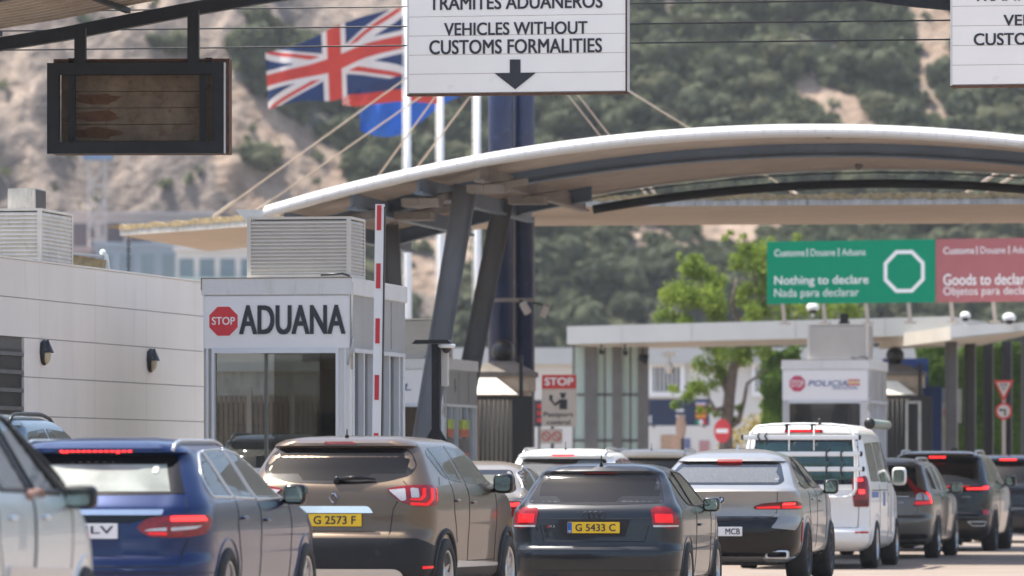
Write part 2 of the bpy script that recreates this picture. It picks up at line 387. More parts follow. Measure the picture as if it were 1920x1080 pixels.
while len(spots) < 290 and tries < 6000:
    tries += 1
    px, py = rd.uniform(430, 2050), rd.uniform(-80, 660)
    q = hill_at(px, py)
    if not q: continue
    x, y = q; rg = region(x*420/y, H+(hill_h(x, y)-H)*420/y)
    if rg == 1 and rd.random() > .04: continue
    if rg == 2 and rd.random() > (.4 if px > 850 else .02): continue
    s = rd.uniform(1.5, 3.0)
    if any(region(x+ox*s, H+(hill_h(x, y)-H)*420/y+oz*s) == 1 for ox, oz in ((-.7,0),(.7,0),(0,.8))): continue
    if any((x-a)**2+((y-b)*1.0)**2 < (.42*(s+c))**2 for a, b, c in spots): continue
    spots.append((x, y, s))
for i, (x, y, s) in enumerate(spots):
    o = bpy.data.objects.new('shrub', SHR[i % 6]); COL.objects.link(o)
    o.location = (x, y, hill_h(x, y)-.25*s); o.scale = (s*rd.uniform(.9,1.15), s*rd.uniform(.9,1.1), s*rd.uniform(.75,1.1)); o.rotation_euler = (0, 0, rd.uniform(0, 6.28))
    tag(o, 'rounded green shrub among many others on the rocky hillside', 'shrub', 'shrubs on the hillside')
# low scrub as stuff
mb = MB(); cnt = 0
for _ in range(60000):
    x = rd.uniform(-45, 50); y = rd.uniform(398, 462); z = hill_h(x, y); rg = region(x*420/y, H+(z-H)*420/y)
    if (rg == 1 and rd.random() > .015) or (rg == 2 and rd.random() > (.25 if x > -4 else .012)): continue
    if noise.noise(Vector((x*.2, y*.2, 0)))+rd.uniform(-.1, .6) < 0: continue
    k = rd.uniform(.25, .6); c = Vector((x, y, z+.1))
    for q in range(3):
        d = Vector((rd.gauss(0,1), rd.gauss(0,1), rd.gauss(.6,.6))).normalized(); a = d.orthogonal().normalized()*k*.8; b = d.cross(a)
        p = c+Vector((rd.uniform(-.4,.4), rd.uniform(-.4,.4), rd.uniform(0,.4)))
        mb.add([p-a-b, p+a-b, p+a+b, p-a+b], [(0,1,2,3)])
tag(mb.build('hillside_scrub', M['shrub'], fixn=False), 'low grey green scrub covering the slopes of the hill between the shrubs', 'scrub', kind='stuff')

# ============================================================ FAR BUILDINGS AND CRANE (left)
def block(name, label, px0, px1, pytop, Y, depth, wallm, winm, cols, rows, pyb=885, frame=None, zoff=0, wfrac=.6, hfrac=.62, rail=False, rz=0):
    a = P(px0, pytop, Y); b = P(px1, pytop, Y); W_ = b.x-a.x; zt = a.z; zb = -.3
    t = thing(name, label, 'building', (a.x, Y, 0), rz)
    mb = MB(); mb.box((0, 0, zb), (W_, depth, zt)); mb.build('wall', wallm, t)
    mb = MB(); mb.box((-.15, -.15, zt), (W_+.15, depth+.15, zt+.25)); mb.build('roof', wallm, t)
    if cols:
        fh = 3.0; cw = W_/cols
        for r in range(rows):
            for c in range(cols):
                x0 = c*cw+cw*(1-wfrac)/2; z1 = zt-.45-r*fh; z0 = z1-fh*hfrac
                if z0 < .3: continue
                wm = MB(); wm.box((x0, -.03, z0), (x0+cw*wfrac, .05, z1)); wo = wm.build('window', winm, t)
                if rail:
                    bm_ = MB(); bm_.box((x0-.15, -.5, z0-.12), (x0+cw*wfrac+.15, -.03, z0)); bm_.box((x0-.15, -.5, z0), (x0+cw*wfrac+.15, -.46, z0+.8)); bm_.build('balcony', M['glasslite'], t)
                else:
                    fm = MB(); 
                    for q in (x0-.07, x0+cw*wfrac): fm.box((q, -.06, z0-.07), (q+.07, -.03, z1+.07))
                    fm.box((x0, -.06, z0-.07), (x0+cw*wfrac, -.03, z0)); fm.box((x0, -.06, z1), (x0+cw*wfrac, -.03, z1+.07)); fm.build('frame', wallm, wo)
    return t
bw = mat('far_white', (.6, .58, .54), .7, var=.08, scale=.3); bg_ = mat('far_bluegrey', (.26, .31, .36), .7, var=.08, scale=.3)
bwin = mat('far_window', (.16, .22, .25), .2, var=.1)
block('apartment_building', 'pale blue grey building below the rocky cliff, behind the left concrete roof slab', 180, 335, 462, 330, 14, bg_, bwin, 4, 5)
block('apartment_building', 'white balcony apartment building left of the customs booth roof', 330, 640, 470, 322, 14, bw, bwin, 8, 6, wfrac=.72, rail=True)
block('concrete_building', 'unfinished flat roofed white building under the cliff beside the crane mast', 130, 400, 405, 350, 10, mat('far_shell', (.42, .38, .36), .8, var=.15, scale=.3), mat('far_void', (.1, .09, .1), .8, var=.1), 5, 6, wfrac=.75)
block('low_building', 'low dusty pink building at the foot of the quarry on the far left', -60, 170, 470, 340, 10, mat('far_pink', (.45, .35, .32), .8, var=.1, scale=.3), bwin, 5, 3)
t = thing('tower_crane', 'white lattice crane mast with a blue cage at its top, against the cliff', 'crane', P(182, 885, 345)*1)
t.location.z = 0
mb = MB(); hh = P(182, 300, 345).z; q = .5
for sx in (-q, q):
    for sy in (-q, q): mb.bar((sx, sy, 0), (sx, sy, hh), .1, .1)
k = 0; z = 0
while z < hh-1.1:
    for sy in (-q, q):
        mb.bar((-q if k % 2 else q, sy, z), (q if k % 2 else -q, sy, z+1.1), .08, .08); mb.bar((-q, sy, z), (q, sy, z), .08, .08)
    for sx in (-q, q): mb.bar((sx, -q if k % 2 else q, z), (sx, q if k % 2 else -q, z+1.1), .08, .08)
    k += 1; z += 1.1
mb.build('mast', mat('mast_faded', (.42, .39, .36), .7), t)
mb = MB(); mb.box((-.8, -.8, hh), (.9, .8, hh+.35)); 
for sx in (-.8, .8): mb.bar((sx, -.8, hh+.35), (sx, -.8, hh+1.2), .07, .07)
mb.bar((-.8, -.8, hh+1.2), (.8, -.8, hh+1.2), .07, .07); mb.build('cage', mat('crane_blue', (.12, .2, .32), .6), t)

# ============================================================ MID BACKGROUND (right of centre)
t = thing('terminal_building', 'long white building with barred windows behind the tree and the glass shelter', 'building', (P(1215, 700, 172).x, 172, 0), 3)
Wt = 24.0; zt = P(0, 652, 172).z
tw = mat('terminal_wall', (.62, .60, .56), .75, var=.06, scale=.4)
mb = MB(); mb.box((-6, 0, 0), (Wt, 10, zt-.5)); mb.build('wall', tw, t)
mb = MB(); mb.box((-6.2, -.3, zt-.5), (Wt+.2, 10, zt)); mb.build('roof', M['fascia'], t)
for x0 in (.15, 2.35+.9, 3.2+1.7, 6.3, 8.2, 10.4):
    z1 = P(0, 688, 172).z; z0 = P(0, 735, 172).z
    wm = MB(); wm.box((x0, -.04, z0), (x0+.85, .05, z1)); wo = wm.build('window', mat('barred_window', (.05, .055, .06), .3, var=0), t)
    bm_ = MB()
    for i in range(7): bm_.box((x0+.06+i*.125, -.09, z0), (x0+.1+i*.125, -.05, z1))
    bm_.build('bars', M['white'], wo)
    fm = MB(); fm.box((x0-.12, -.1, z0-.14), (x0+.97, -.05, z0)); fm.box((x0-.12, -.1, z1), (x0+.97, -.05, z1+.08))
    for xx in (x0-.12, x0+.85): fm.box((xx, -.1, z0), (xx+.12, -.05, z1))
    fm.build('frame', M['white'], wo)
# arched pale roof strip further left
t = thing('hangar', 'long low pale building with a rounded roof behind the blue mast', 'building', (P(985, 700, 190).x, 190, 0), 2)
mb = MB(); mb.box((0, 0, 0), (12, 8, 4.3)); mb.build('wall', tw, t)
mb = MB(); mb.tube([(-.1, .6, 4.6), (12, .6, 4.6)], .42, 14); mb.box((-.1, .6, 4.3), (12, 8, 5.0)); mb.build('roof', mat('hangar_roof', (.5, .55, .62), .4, var=.05), t)
mb = MB(); 
for i in range(4): mb.box((.3+i*2.9, -.03, 2.2), (2.6+i*2.9, .04, 3.4))
mb.build('window', mat('hangar_window', (.3, .3, .32), .3), t)
# dark blue board with flags
Yb = 165; t = thing('information_board', 'dark blue board with white lines of print and small national flags, beside the glass shelter', 'sign', (P(1216, 0, Yb).x, Yb, 0), 3)
s_ = F/Yb; zb0 = P(0, 798, Yb).z; zb1 = P(0, 748, Yb).z; wb = 114/s_
mb = MB(); mb.box((0, 0, zb0), (wb, .1, zb1)); mb.build('panel', mat('board_blue', (.012, .022, .06), .4), t)
mb = MB()
for x in (.15, wb-.15): mb.bar((x, .15, 0), (x, .15, zb1), .08, .08, (0,1,0))
mb.build('post', M['postgrey'], t)
mb = MB(); add_text(mb, 'E', .02, zb0+.08, .1, zb0+.28, -.006, .02)
for i in range(3): mb.box((.8, -.006, zb0+.05+i*.18), (1.08-.03*i, -.002, zb0+.12+i*.18))
mb.build('lettering', M['white'], t)
fx = 1.37
for i, cols in enumerate([((.0,.25,.08),(.75,.75,.75),(.6,.03,.03))]):
    mb = MB()
    for k in range(3): mb.box((fx+k*.1, -.006, zb0+.03), (fx+(k+1)*.1, -.002, zb0+.17), ); mb.mi[-6:] = [k]*6
    mb.build('flag_panel', [mat('fl%d' % k, c, .5, var=0) for k, c in enumerate(cols)], t)
for i, cols in enumerate([((.6,.05,.03),(.75,.42,.02),(.6,.05,.03)), ((.75,.42,.02),(.5,.03,.03),(.02,.02,.02)), ((.5,.05,.06),(.6,.6,.6),(.03,.05,.25))]):
    mb = MB(); z0 = zb0+.2+i*.18
    for k in range(3): mb.box((fx, -.006, z0+k*.05), (fx+.3, -.002, z0+(k+1)*.05)); mb.mi[-6:] = [k]*6
    mb.build('flag_panel', [mat('fl%d%d' % (i, k), c, .5, var=0) for k, c in enumerate(cols)], t)
# posters on the wall below
Yq = 163; t = thing('poster_wall', 'low white hoarding with faded orange and blue posters under the dark blue board', 'hoarding', (P(1216, 0, Yq).x, Yq, 0), 3)
mb = MB(); mb.box((0, 0, 0), (3.0, .12, P(0, 802, Yq).z)); mb.build('panel', tw, t)
mb = MB(); mb.box((.35, -.02, P(0,845,Yq).z), (1.0, -.003, P(0,815,Yq).z)); mb.build('poster', mat('poster_orange', (.42, .27, .18), .6, var=.3, scale=6), t)
mb = MB(); mb.box((1.02, -.02, P(0,845,Yq).z), (1.2, -.003, P(0,822,Yq).z)); mb.build('poster', mat('poster_blue', (.14, .15, .27), .6), t)
mb = MB(); mb.box((1.45, -.02, P(0,850,Yq).z), (1.75, -.003, P(0,826,Yq).z)); mb.build('poster', mat('poster_red', (.42, .22, .22), .6), t)

# tree
def leaf_blob(mb, c, r, nl, k, rd, sq=(1,1,1)):
    for _ in range(nl):
        d = Vector((rd.gauss(0,1), rd.gauss(0,1), rd.gauss(0,1))).normalized()
        p = Vector(c)+Vector((d.x*sq[0], d.y*sq[1], d.z*sq[2]))*r*rd.uniform(.25, 1.0)
        nrm = Vector((rd.gauss(0,1), rd.gauss(0,1), rd.gauss(.5,1))).normalized(); a = nrm.orthogonal().normalized(); a.rotate(Matrix.Rotation(rd.uniform(0,6.28), 3, nrm)); b = nrm.cross(a)
        kk = k*rd.uniform(.7, 1.3); a = a*kk; b = b*kk*.45
        mb.add([p-a, p-b, p+a, p+b], [(0,1,2,3)])
Yt = 141; t = thing('tree', 'leafy light green tree with a leaning forked trunk behind the white canopy', 'tree', (P(1362, 0, Yt).x, Yt, 0))
def L(px, py, dy=0): p = P(px, py, Yt); return Vector((p.x-t.location.x, dy, p.z))
trunk = MB(); rd = random.Random(11)
limbs = [([L(1362,985),L(1360,880),L(1362,800),L(1368,740),L(1375,690),L(1395,655),L(1415,610,.2),L(1425,560,.3),L(1410,500,.4),L(1400,450,.4)], [.22,.19,.16,.14,.125,.11,.09,.07,.04,.015]),
         ([L(1368,745),L(1352,700,.2),L(1345,650,.3),L(1340,600,.4),L(1325,550,.5),L(1310,500,.5)], [.1,.08,.065,.05,.035,.015]),
         ([L(1395,655),L(1385,610,-.3),L(1372,570,-.4),L(1380,520,-.4)], [.1,.08,.05,.02]),
         ([L(1425,575),L(1455,545,.3),L(1490,520,.5),L(1520,500,.6)], [.1,.07,.04,.02]),
         ([L(1368,800),L(1385,790),L(1395,750,-.2),L(1400,720,-.2),L(1440,690,-.3)], [.09,.07,.05,.04,.015]),
         ([L(1362,765),L(1340,768,-.2),L(1325,740,-.3)], [.07,.05,.02])]
for pts, rs in limbs: trunk.tube(pts, rs, 8)
trunk.build('trunk', M['bark'], t)
cr = MB()
for px, py, r, nl in [(1300,505,.35,330),(1275,540,.38,380),(1262,585,.26,240),(1310,560,.42,420),(1345,525,.3,260),(1350,585,.38,330),(1395,480,.32,300),(1430,465,.3,250),(1425,510,.3,200),(1410,545,.32,240),(1440,580,.34,260),(1490,575,.35,260),(1540,580,.32,240),(1600,585,.28,200),(1395,590,.28,200),(1290,600,.2,120),
                      (1330,640,.34,280),(1375,655,.38,330),(1330,690,.3,240),(1352,720,.25,160),(1410,680,.3,220),(1300,735,.26,220),(1282,748,.16,100),(1318,752,.14,80),(1430,640,.32,240),(1460,610,.3,200),(1365,778,.13,70),(1290,480,.12,60),(1475,455,.14,60),(1380,450,.12,50)]:
    c = L(px, py, rd.uniform(-.5, .7))
    for q in range(3): leaf_blob(cr, c+Vector((rd.uniform(-.3,.3), rd.uniform(-.4,.4), rd.uniform(-.25,.25))), r*.95, int(nl/1.5), .058, rd)
cr.build('crown', M['leaf'], t, fixn=False)
# small ochre bush below
t = thing('ochre_bush', 'yellowing bush low behind the no entry sign and tree trunk', 'bush', (P(1405, 0, 150).x, 150, 0))
mb = MB(); rd = random.Random(5)
for i in range(9): leaf_blob(mb, (rd.uniform(-.7,.7), rd.uniform(-.4,.4), rd.uniform(.9, 2.9)), .45, 170, .07, rd)
mb.tube([(0,0,0),(0,0,1.6)], .05, 6)
mb.build('foliage', leafmat('ochre_leaves', (.25, .2, .05), (.5, .4, .12)), t, fixn=False)
# ivy covered wall
def ivy(name, label, px0, px1, pyt, Y, nl, rag=.25, seed=1, rz=14):
    a = P(px0, 0, Y); W_ = (px1-px0)*Y/F; zt = P(0, pyt, Y).z
    t = thing(name, label, 'climbing plant', (a.x, Y, 0), rz)
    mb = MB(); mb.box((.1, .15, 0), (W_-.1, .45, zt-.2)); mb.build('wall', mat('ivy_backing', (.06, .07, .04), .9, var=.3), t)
    mb = MB(); rd = random.Random(seed)
    for _ in range(nl):
        x = rd.uniform(0, W_); top = zt+rag*noise.noise(Vector((x*1.5, seed, 0)))*2
        z = rd.uniform(0, top); bulge = .25*noise.noise(Vector((x*1.2, z*1.2, seed)))+.12
        edge = min(x, W_-x)
        if edge < .25 and rd.random() < .5: continue
        p = Vector((x+rd.uniform(-.12,.12), .1-bulge+rd.uniform(-.06,.06), z))
        nrm = Vector((rd.gauss(0,.6), -1, rd.gauss(.5,.5))).normalized(); aa = nrm.orthogonal().normalized(); aa.rotate(Matrix.Rotation(rd.uniform(0,6.28), 3, nrm)); b = nrm.cross(aa); k = rd.uniform(.05, .1)
        mb.add([p-aa*k, p-b*k*.7, p+aa*k, p+b*k*.7], [(0,1,2,3)])
    mb.build('foliage', M['ivy'], t, fixn=False); return t
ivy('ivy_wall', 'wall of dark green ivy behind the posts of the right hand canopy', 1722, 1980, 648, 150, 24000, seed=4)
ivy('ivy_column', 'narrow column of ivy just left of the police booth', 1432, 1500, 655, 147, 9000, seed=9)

# ============================================================ CONCRETE SLAB ROOF, MASTS, STAYS
zt = 5.97; th = .17
A = P(226, 0, 107.6); B = P(960, 0, 96); C = P(1990, 0, 94.8)
A2 = P(390, 0, 115.0); B2 = P(980, 0, 103.4); C2 = P(2050, 0, 102)
t = thing('concrete_canopy', 'long flat cream concrete roof slab with a lichen stained edge behind the arched canopy', 'canopy', (0, 100, 0))
def lo(p, z): return (p.x, p.y-100, z)
mb = MB(); ring = [A, B, C, C2, B2, A2]
vs = [lo(p, zt-th) for p in ring]+[lo(p, zt-.05) for p in ring]
mb.add(vs, [(0,1,4,5), (1,2,3,4)]); mb.add([vs[i] for i in (6,7,10,11)], [(0,1,2,3)]); mb.add([vs[i] for i in (7,8,9,10)], [(0,1,2,3)])
mb.add(vs, [(i, (i+1) % 6, 6+(i+1) % 6, 6+i) for i in range(6)]); mb.build('slab', M['concrete'], t)
mb = MB()
for a, b in ((A, B), (B, C)):
    d = (b-a).normalized(); nv = Vector((d.y, -d.x, 0)); nseg = 90
    for i in range(nseg):
        p = a.lerp(b, i/nseg)+nv*.012; q = a.lerp(b, (i+1)/nseg)+nv*.012
        mb.add([lo(p, zt-th), lo(q, zt-th), lo(q, zt-.03), lo(p, zt-.03)], [(0,1,2,3)])
mb.build('edge', M['concedge'], t)
mb = MB(); rd = random.Random(2)
for a, b in ((A, B), (B, C), (A, A2)):
    nseg = 160; hs = [rd.uniform(0, .05) for _ in range(nseg+1)]
    d = (b-a).normalized(); nv = Vector((d.y, -d.x, 0))
    for i in range(nseg):
        p = a.lerp(b, i/nseg)+nv*.03; q = a.lerp(b, (i+1)/nseg)+nv*.03; p2 = p-nv*.35; q2 = q-nv*.35; dz = rd.uniform(.01, .05)
        vs = [lo(p, zt-.04-dz*.8), lo(q, zt-.04-dz), lo(q, zt+hs[i+1]), lo(p, zt+hs[i]), lo(q2, zt+.01), lo(p2, zt+.01)]
        mb.add(vs, [(0,1,2,3), (3,2,4,5)])
mb.build('lichen_fringe', M['lichen'], t)
# chain
t = thing('chain', 'dark hanging chain under the left corner of the concrete slab', 'chain', (P(241, 0, 108).x, 108, 0))
mb = MB(); z = zt-th-.01; k = 0
while z > 4.6:
    cc = Vector((0, 0, z-.045)); pts = []
    for j in range(9):
        a = 2*math.pi*j/8; u = math.cos(a)*.03; pts.append(cc+Vector((u if k % 2 else 0, 0 if k % 2 else u, math.sin(a)*.045)))
    mb.tube(pts, .011, 5); z -= .07; k += 1
mb.build('links', M['darksteel'], t)
# supports of the slab
for i, (px, Y) in enumerate([(585, 112), (1700, 98.5)]):
    g = G(px, Y); t = thing('slab_column', ['grey round column under the left end of the concrete slab', 'grey round column under the right part of the concrete slab'][i], 'column', g)
    if i == 1: t.location = (P(2010,0,99).x, 99, 0)
    mb = MB(); mb.lathe([(.0,0),(.2,0),(.2,zt-th-g.z-.01),(.0,zt-th-g.z-.01)], 20); mb.build('shaft', M['postgrey'], t)
# masts
def mast(px, Y, w_px, ztop, label, floods=False):
    t = thing('canopy_mast', label, 'mast', (P(px, 0, Y).x, Y, 0), TH)
    r = w_px/2*Y/F
    mb = MB(); mb.lathe([(0,0),(r,0),(r,ztop),(r*.8,ztop+.1),(0,ztop+.1)], 28); mb.build('pole', M['mast'], t)
    return t
m1 = mast(939, 99.6, 47, 10.5, 'thick dark blue steel pole, left one of the twin mast')
m2 = mast(982, 99.9, 41, 10.5, 'thick dark blue steel pole, right one of the twin mast holding the slab')
mast(2075, 99, 44, 10.5, 'blue mast just outside the right edge')
bpy.data.objects.remove(bpy.data.objects['canopy_mast.002'].children[0]); bpy.data.objects.remove(bpy.data.objects['canopy_mast.002'])
# stay cables
top = P(960, -15, 98.9); k = 0
def slabpt(px, py): # on the slab top
    y = (zt-H)*F/(YH-py); y = max(y, 93); return P(px, py, y)
stays = [((400,406),'longest thin stay cable running down left to the tip of the slab'), ((546,350),'second thin stay cable leaving the mast leftwards, past the blue flag'), ((720,315),'steep stay cable between the first and second flagpoles'), ((790,303),'steep stay cable between the second and third flagpoles'),
         ((1128,258),'steep stay cable to the right of the mast'), ((1142,253),'steep stay cable to the right of the mast, outer of two close ones'), ((1300,245),'long stay cable descending right from the white sign')]
slopes = {400: (760,148), 546: (755,205), 720: (810,190), 790: (880,183), 1128: (1065,178), 1142: (1085,180), 1300: (1178,170)}
for (q, lab) in stays:
    s0 = slopes[q[0]]; Y0 = 98.9; dx = (q[0]-s0[0]); dy = (q[1]-s0[1])
    topx = 962+ (7 if q[0] > 960 else -7); tt = (topx-s0[0])/dx; topy = s0[1]+tt*dy
    a = P(topx, topy, 99.4)
    # continue down past the arch until it meets the slab plane
    if q[0] == 400: be = P(400, 406, 106.5)
    else:
        ee = (topx+dx*-0, 0); tz = zt; xx, yy = q; px, py = q
        Yd = 100.5 if q[0] > 900 else 104
        zq = P(0, py, Yd).z; f = 1.0
        py2 = YH-(zt-H)*F/Yd; px2 = px+(py2-py)*dx/dy; be = P(px2, py2, Yd)
    mb = MB(); o = thing('stay_cable', lab, 'cable', be)
    mb.tube([(0,0,0), tuple(a-be)], .014, 8); mb.build('rod', M['cable'], o)
    mb = MB(); d = (a-be).normalized(); mb.tube([(0,0,0), tuple(d*.75)], .028, 8); mb.build('sleeve', M['cable'], o)
for i, (x0, y0, x1, y1) in enumerate([(1880,316,1808,362),(1915,318,1848,362)]):
    d = Vector((x0-x1, y0-y1)); a = P(x1+d.x*4.2, y1+d.y*4.2, 99.5); be = P(x1, y1+2, 98)
    o = thing('stay_cable', ['cream stay rod under the arch at right, left one of its pair', 'cream stay rod under the arch at right, right one of its pair'][i], 'cable', be)
    mb = MB(); mb.tube([(0,0,0), tuple(a-be)], .03, 8); mb.build('rod', M['cable'], o)
# floodlights on the mast
for i, (px, py, an) in enumerate([(985, 576, -28), (1021, 581, 22)]):
    p = P(px, py, 98.6); o = thing('floodlight', ['beige floodlight on the mast bracket, left of the pair', 'grey floodlight on the mast bracket, right of the pair'][i], 'floodlight', p)
    mb = MB(); rt = Matrix.Rotation(R(an), 3, 'Y'); mb.box((-.07, -.06, -.12), (.07, .1, .1), rot=rt, bev=.015); mb.build('housing', M['gusset'] if i else M['concedge'], o)
    mb = MB(); mb.box((-.055, -.075, -.135), (.055, -.062, .06), rot=rt); mb.build('lens', M['cable'], o)
    mb = MB(); mb.bar((0, .02, .08), (-.1 if i == 0 else -.2, .1, .13), .03, .03); mb.build('bracket', M['darksteel'], o)
o = thing('mast_bracket', 'rusty clamp band around the twin blue mast above the black gate', 'bracket', P(958, 563, 99))
mb = MB(); mb.box((-.42, -.25, -.03), (.42, .05, .03)); mb.build('band', M['gusset'], o)

# ============================================================ ARCHED CANOPY (far)
YC = 82.2; cc = P(1490, 0, YC)
ac = thing('arched_canopy', 'large arched canopy with a white curved roof edge spanning the lanes', 'canopy', (cc.x, YC, 0), TH)
DEP = 10.2
def az(x): return 6.33-1.12*(abs(x)/7.85)**2
xs_ = [-7.85+i*15.7/72 for i in range(73)]
def archsweep(prof, name, m, x0=-7.85, x1=7.85, parent=ac, smooth=False):
    """prof: (v, dz) points swept along the arch"""
    mb = MB(); xx = [x for x in xs_ if x0-.01 <= x <= x1+.01]; n = len(prof)
    mb.add([(x, v, az(x)+dz) for x in xx for v, dz in prof], [(i*n+j, i*n+(j+1) % n, (i+1)*n+(j+1) % n, (i+1)*n+j) for i in range(len(xx)-1) for j in range(n)]
           + [tuple(range(n)), tuple((len(xx)-1)*n+j for j in range(n))], smooth)
    return mb.build(name, m, parent)
prof = []; v = .12; 
while v < DEP: prof += [(v, -.07), (v+.09, -.07), (v+.12, 0), (v+.21, 0)]; v += .25
prof += [(DEP, .03), (.12, .03)]
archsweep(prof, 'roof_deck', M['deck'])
nose = [(.13, .035), (.06, .03), (.0, -.01), (-.05, -.05), (-.06, -.09), (-.045, -.13), (.02, -.155), (.13, -.155)]
edge_ = archsweep(nose, 'roof_edge', M['roofwhite'])
mb = MB()
for x in [-7.7+i*.25 for i in range(62)]:
    pr = [(v-.004, dz+.002) for v, dz in nose[2:7]]
    for (v0, d0), (v1, d1) in zip(pr, pr[1:]): mb.add([(x, v0, az(x)+d0), (x+.008, v0, az(x+.008)+d0), (x+.008, v1, az(x+.008)+d1), (x, v1, az(x)+d1)], [(0,1,2,3)])
jo = mb.build('j', M['soffit'], ac, fixn=False); bm = bmesh.new(); bm.from_mesh(edge_.data); nf_ = len(bm.faces); bm.from_mesh(jo.data); bm.faces.ensure_lookup_table()
for f_ in bm.faces[nf_:]: f_.material_index = 1
edge_.data.materials.append(M['soffit']); bm.to_mesh(edge_.data); bm.free(); bpy.data.objects.remove(jo)
archsweep([(DEP, .035), (DEP+.06, .02), (DEP+.06, -.1), (DEP, -.1)], 'roof_edge', M['roofwhite'])
for v, hgt, xe in ((3.3, .17, 7.85), (8.6, .2, -4.3)):
    archsweep([(v-.09, -.075), (v+.09, -.075), (v+.09, -.07), (v+.015, -.07), (v+.015, -.07-hgt), (v+.09, -.07-hgt), (v+.09, -.1-hgt), (v-.09, -.1-hgt), (v-.09, -.07-hgt), (v-.03, -.07-hgt), (v-.03, -.07), (v-.09, -.07)], 'arch_beam', M['beam'], x1=xe)
mb = MB(); mb.tube([(x, DEP-.1, az(x)-.33) for x in xs_ if -4.6 < x < 7.9], .075, 10); mb.build('tie_tube', M['darksteel'], ac)
mb = MB(); mb.tube([(x, DEP-.3, az(x)-.16) for x in xs_ if -4.6 < x < 7.9], .012, 5); mb.build('cable', M['darksteel'], ac)
for x in (-7.6, -6.6, -5.6, -4.7, 4.7, 7.6):
    mb = MB(); z0 = az(x)-.33; mb.box((x-.07, .3, z0-.02), (x+.07, DEP-.2, z0+.02)); mb.box((x-.015, .3, z0), (x+.015, DEP-.2, z0+.22)); mb.build('cross_beam', M['beam'] if x < -5 else M['gusset'], ac)
for x, v in ((-4.7, .9), (-4.7, 4.4), (-6.2, 3.0), (-5.7, 1.0), (-6.9, .9)):
    mb = MB(); mb.box((x-.28, v-.05, az(x)-.48), (x+.28, v+.35, az(x)-.36)); mb.bar((x-.1, v, az(x)-.42), (x+.45, v+.7, az(x+.45)-.36), .2, .1); mb.build('gusset', M['gusset'], ac)
for x in (.35, -.1):
    mb = MB(); mb.ball((x, 1.2 if x > 0 else 9, az(x)-(.06 if x > 0 else .1)), .07, 8); mb.tube([(x-1.6, 1.25 if x > 0 else 9, az(x-1.6)-.05), (x, 1.2 if x > 0 else 9, az(x)-.05), (x+1.6, 1.25 if x > 0 else 9, az(x+1.6)-.05)], .008, 4); mb.build('light_fitting', M['gusset'], ac)
# end plate (triangular, left)
mb = MB(); x = -7.95; z = az(-7.85); mb.add([(x-.35, .1, z-.02), (x+.1, .1, z-.02), (x+.1, .1, z-.35), (x-.02, .1, z-.35), (x-.35, .35, z-.02), (x+.1, .35, z-.02), (x+.1, .35, z-.35), (x-.02, .35, z-.35)], [(0,1,2,3),(7,6,5,4),(0,4,5,1),(1,5,6,2),(2,6,7,3),(3,7,4,0)]); mb.build('end_plate', M['fascia'], ac)
# raking columns
def rake(label, pt, Yt_, pb, Yb_, w_=.31):
    a = P(pt[0], pt[1], Yt_); b = P(pb[0], pb[1], Yb_); f = (b.z-.1)/(a.z-b.z); g = b+(b-a)*f
    o = thing('raking_column', label, 'column', g)
    d = a-g; d0 = d.normalized(); sd_ = d0.cross(Vector((0,1,0))).normalized()
    mb = MB(); mb.bar((0,0,0), d, w_, w_*.7, (0,1,0)); mb.build('shaft', M['column'], o)
    mb = MB()
    for s_ in (-1, 1): mb.bar(sd_*s_*w_*.5, d+sd_*s_*w_*.5, .03, w_*.95, (0,1,0))
    mb.build('flange', M['column'], o)
    mb = MB(); mb.box((-.3,-.3,-.1), (.3,.3,.02)); mb.build('base_plate', M['darksteel'], o)
rake('leaning grey steel column just right of the customs booth and camera post', (873, 352), 84.6, (800, 790), 83.9)
rake('leaning grey steel column reaching down behind the small booth with posters', (944, 374), 90.6, (882, 690), 90.3, .3)
rake('short visible dark column behind the red and white barrier arm', (731, 425), 90.5, (739, 560), 90.2, .25)
# islands
def island(name, u_px, Y, W_, D_, off=.5):
    g = P(u_px, 0, Y); t = thing(name, 'raised concrete traffic island under the %s' % off, 'traffic island', (g.x, Y, gz(g.x)), TH)
    mb = MB(); pts = [(-.3,-.3),(W_+.3,-.3),(W_+.3,D_),(-.3,D_)]; mb.prismz(pts, 0, .13); mb.build('kerb', M['kerb'], t); return t
island('traffic_island', 382, 66.7, 1.75, 22, 'customs booth with the ADUANA sign')
island('traffic_island', 1467, 115, 1.75, 9, 'police booth')

# ============================================================ BOOTHS
def louvre_box(mb, x0, y0, z0, x1, y1, z1, pitch=.042):
    """vented cabinet: corner frame plus slanted blades on front and right side"""
    f = .05
    mb.box((x0+.02, y0+.02, z0), (x1-.02, y1-.02, z1-.03))
    for (a, b) in ((x0, y0), (x1-f, y0), (x0, y1-f), (x1-f, y1-f)): mb.box((a, b, z0), (a+f, b+f, z1))
    mb.box((x0, y0, z1), (x1, y1, z1+.03)); mb.box((x0+f, y0, z0), (x1-f, y0+.03, z0+.04)); mb.box((x1-.03, y0+f, z0), (x1, y1-f, z0+.04))
    z = z0+.05
    while z < z1-.02:
        mb.add([(x0+f, y0-.004, z), (x1-f, y0-.004, z), (x1-f, y0+.025, z+pitch*.8), (x0+f, y0+.025, z+pitch*.8), (x0+f, y0+.015, z-.004), (x1-f, y0+.015, z-.004)], [(0,1,2,3), (0,4,5,1)])
        mb.add([(x1+.004, y0+f, z), (x1+.004, y1-f, z), (x1-.025, y1-f, z+pitch*.8), (x1-.025, y0+f, z+pitch*.8)], [(0,1,2,3)])
        mb.add([(x0-.004, y0+f, z), (x0-.004, y1-f, z), (x0+.025, y1-f, z+pitch*.8), (x0+.025, y0+f, z+pitch*.8)], [(0,1,2,3)])
        z += pitch
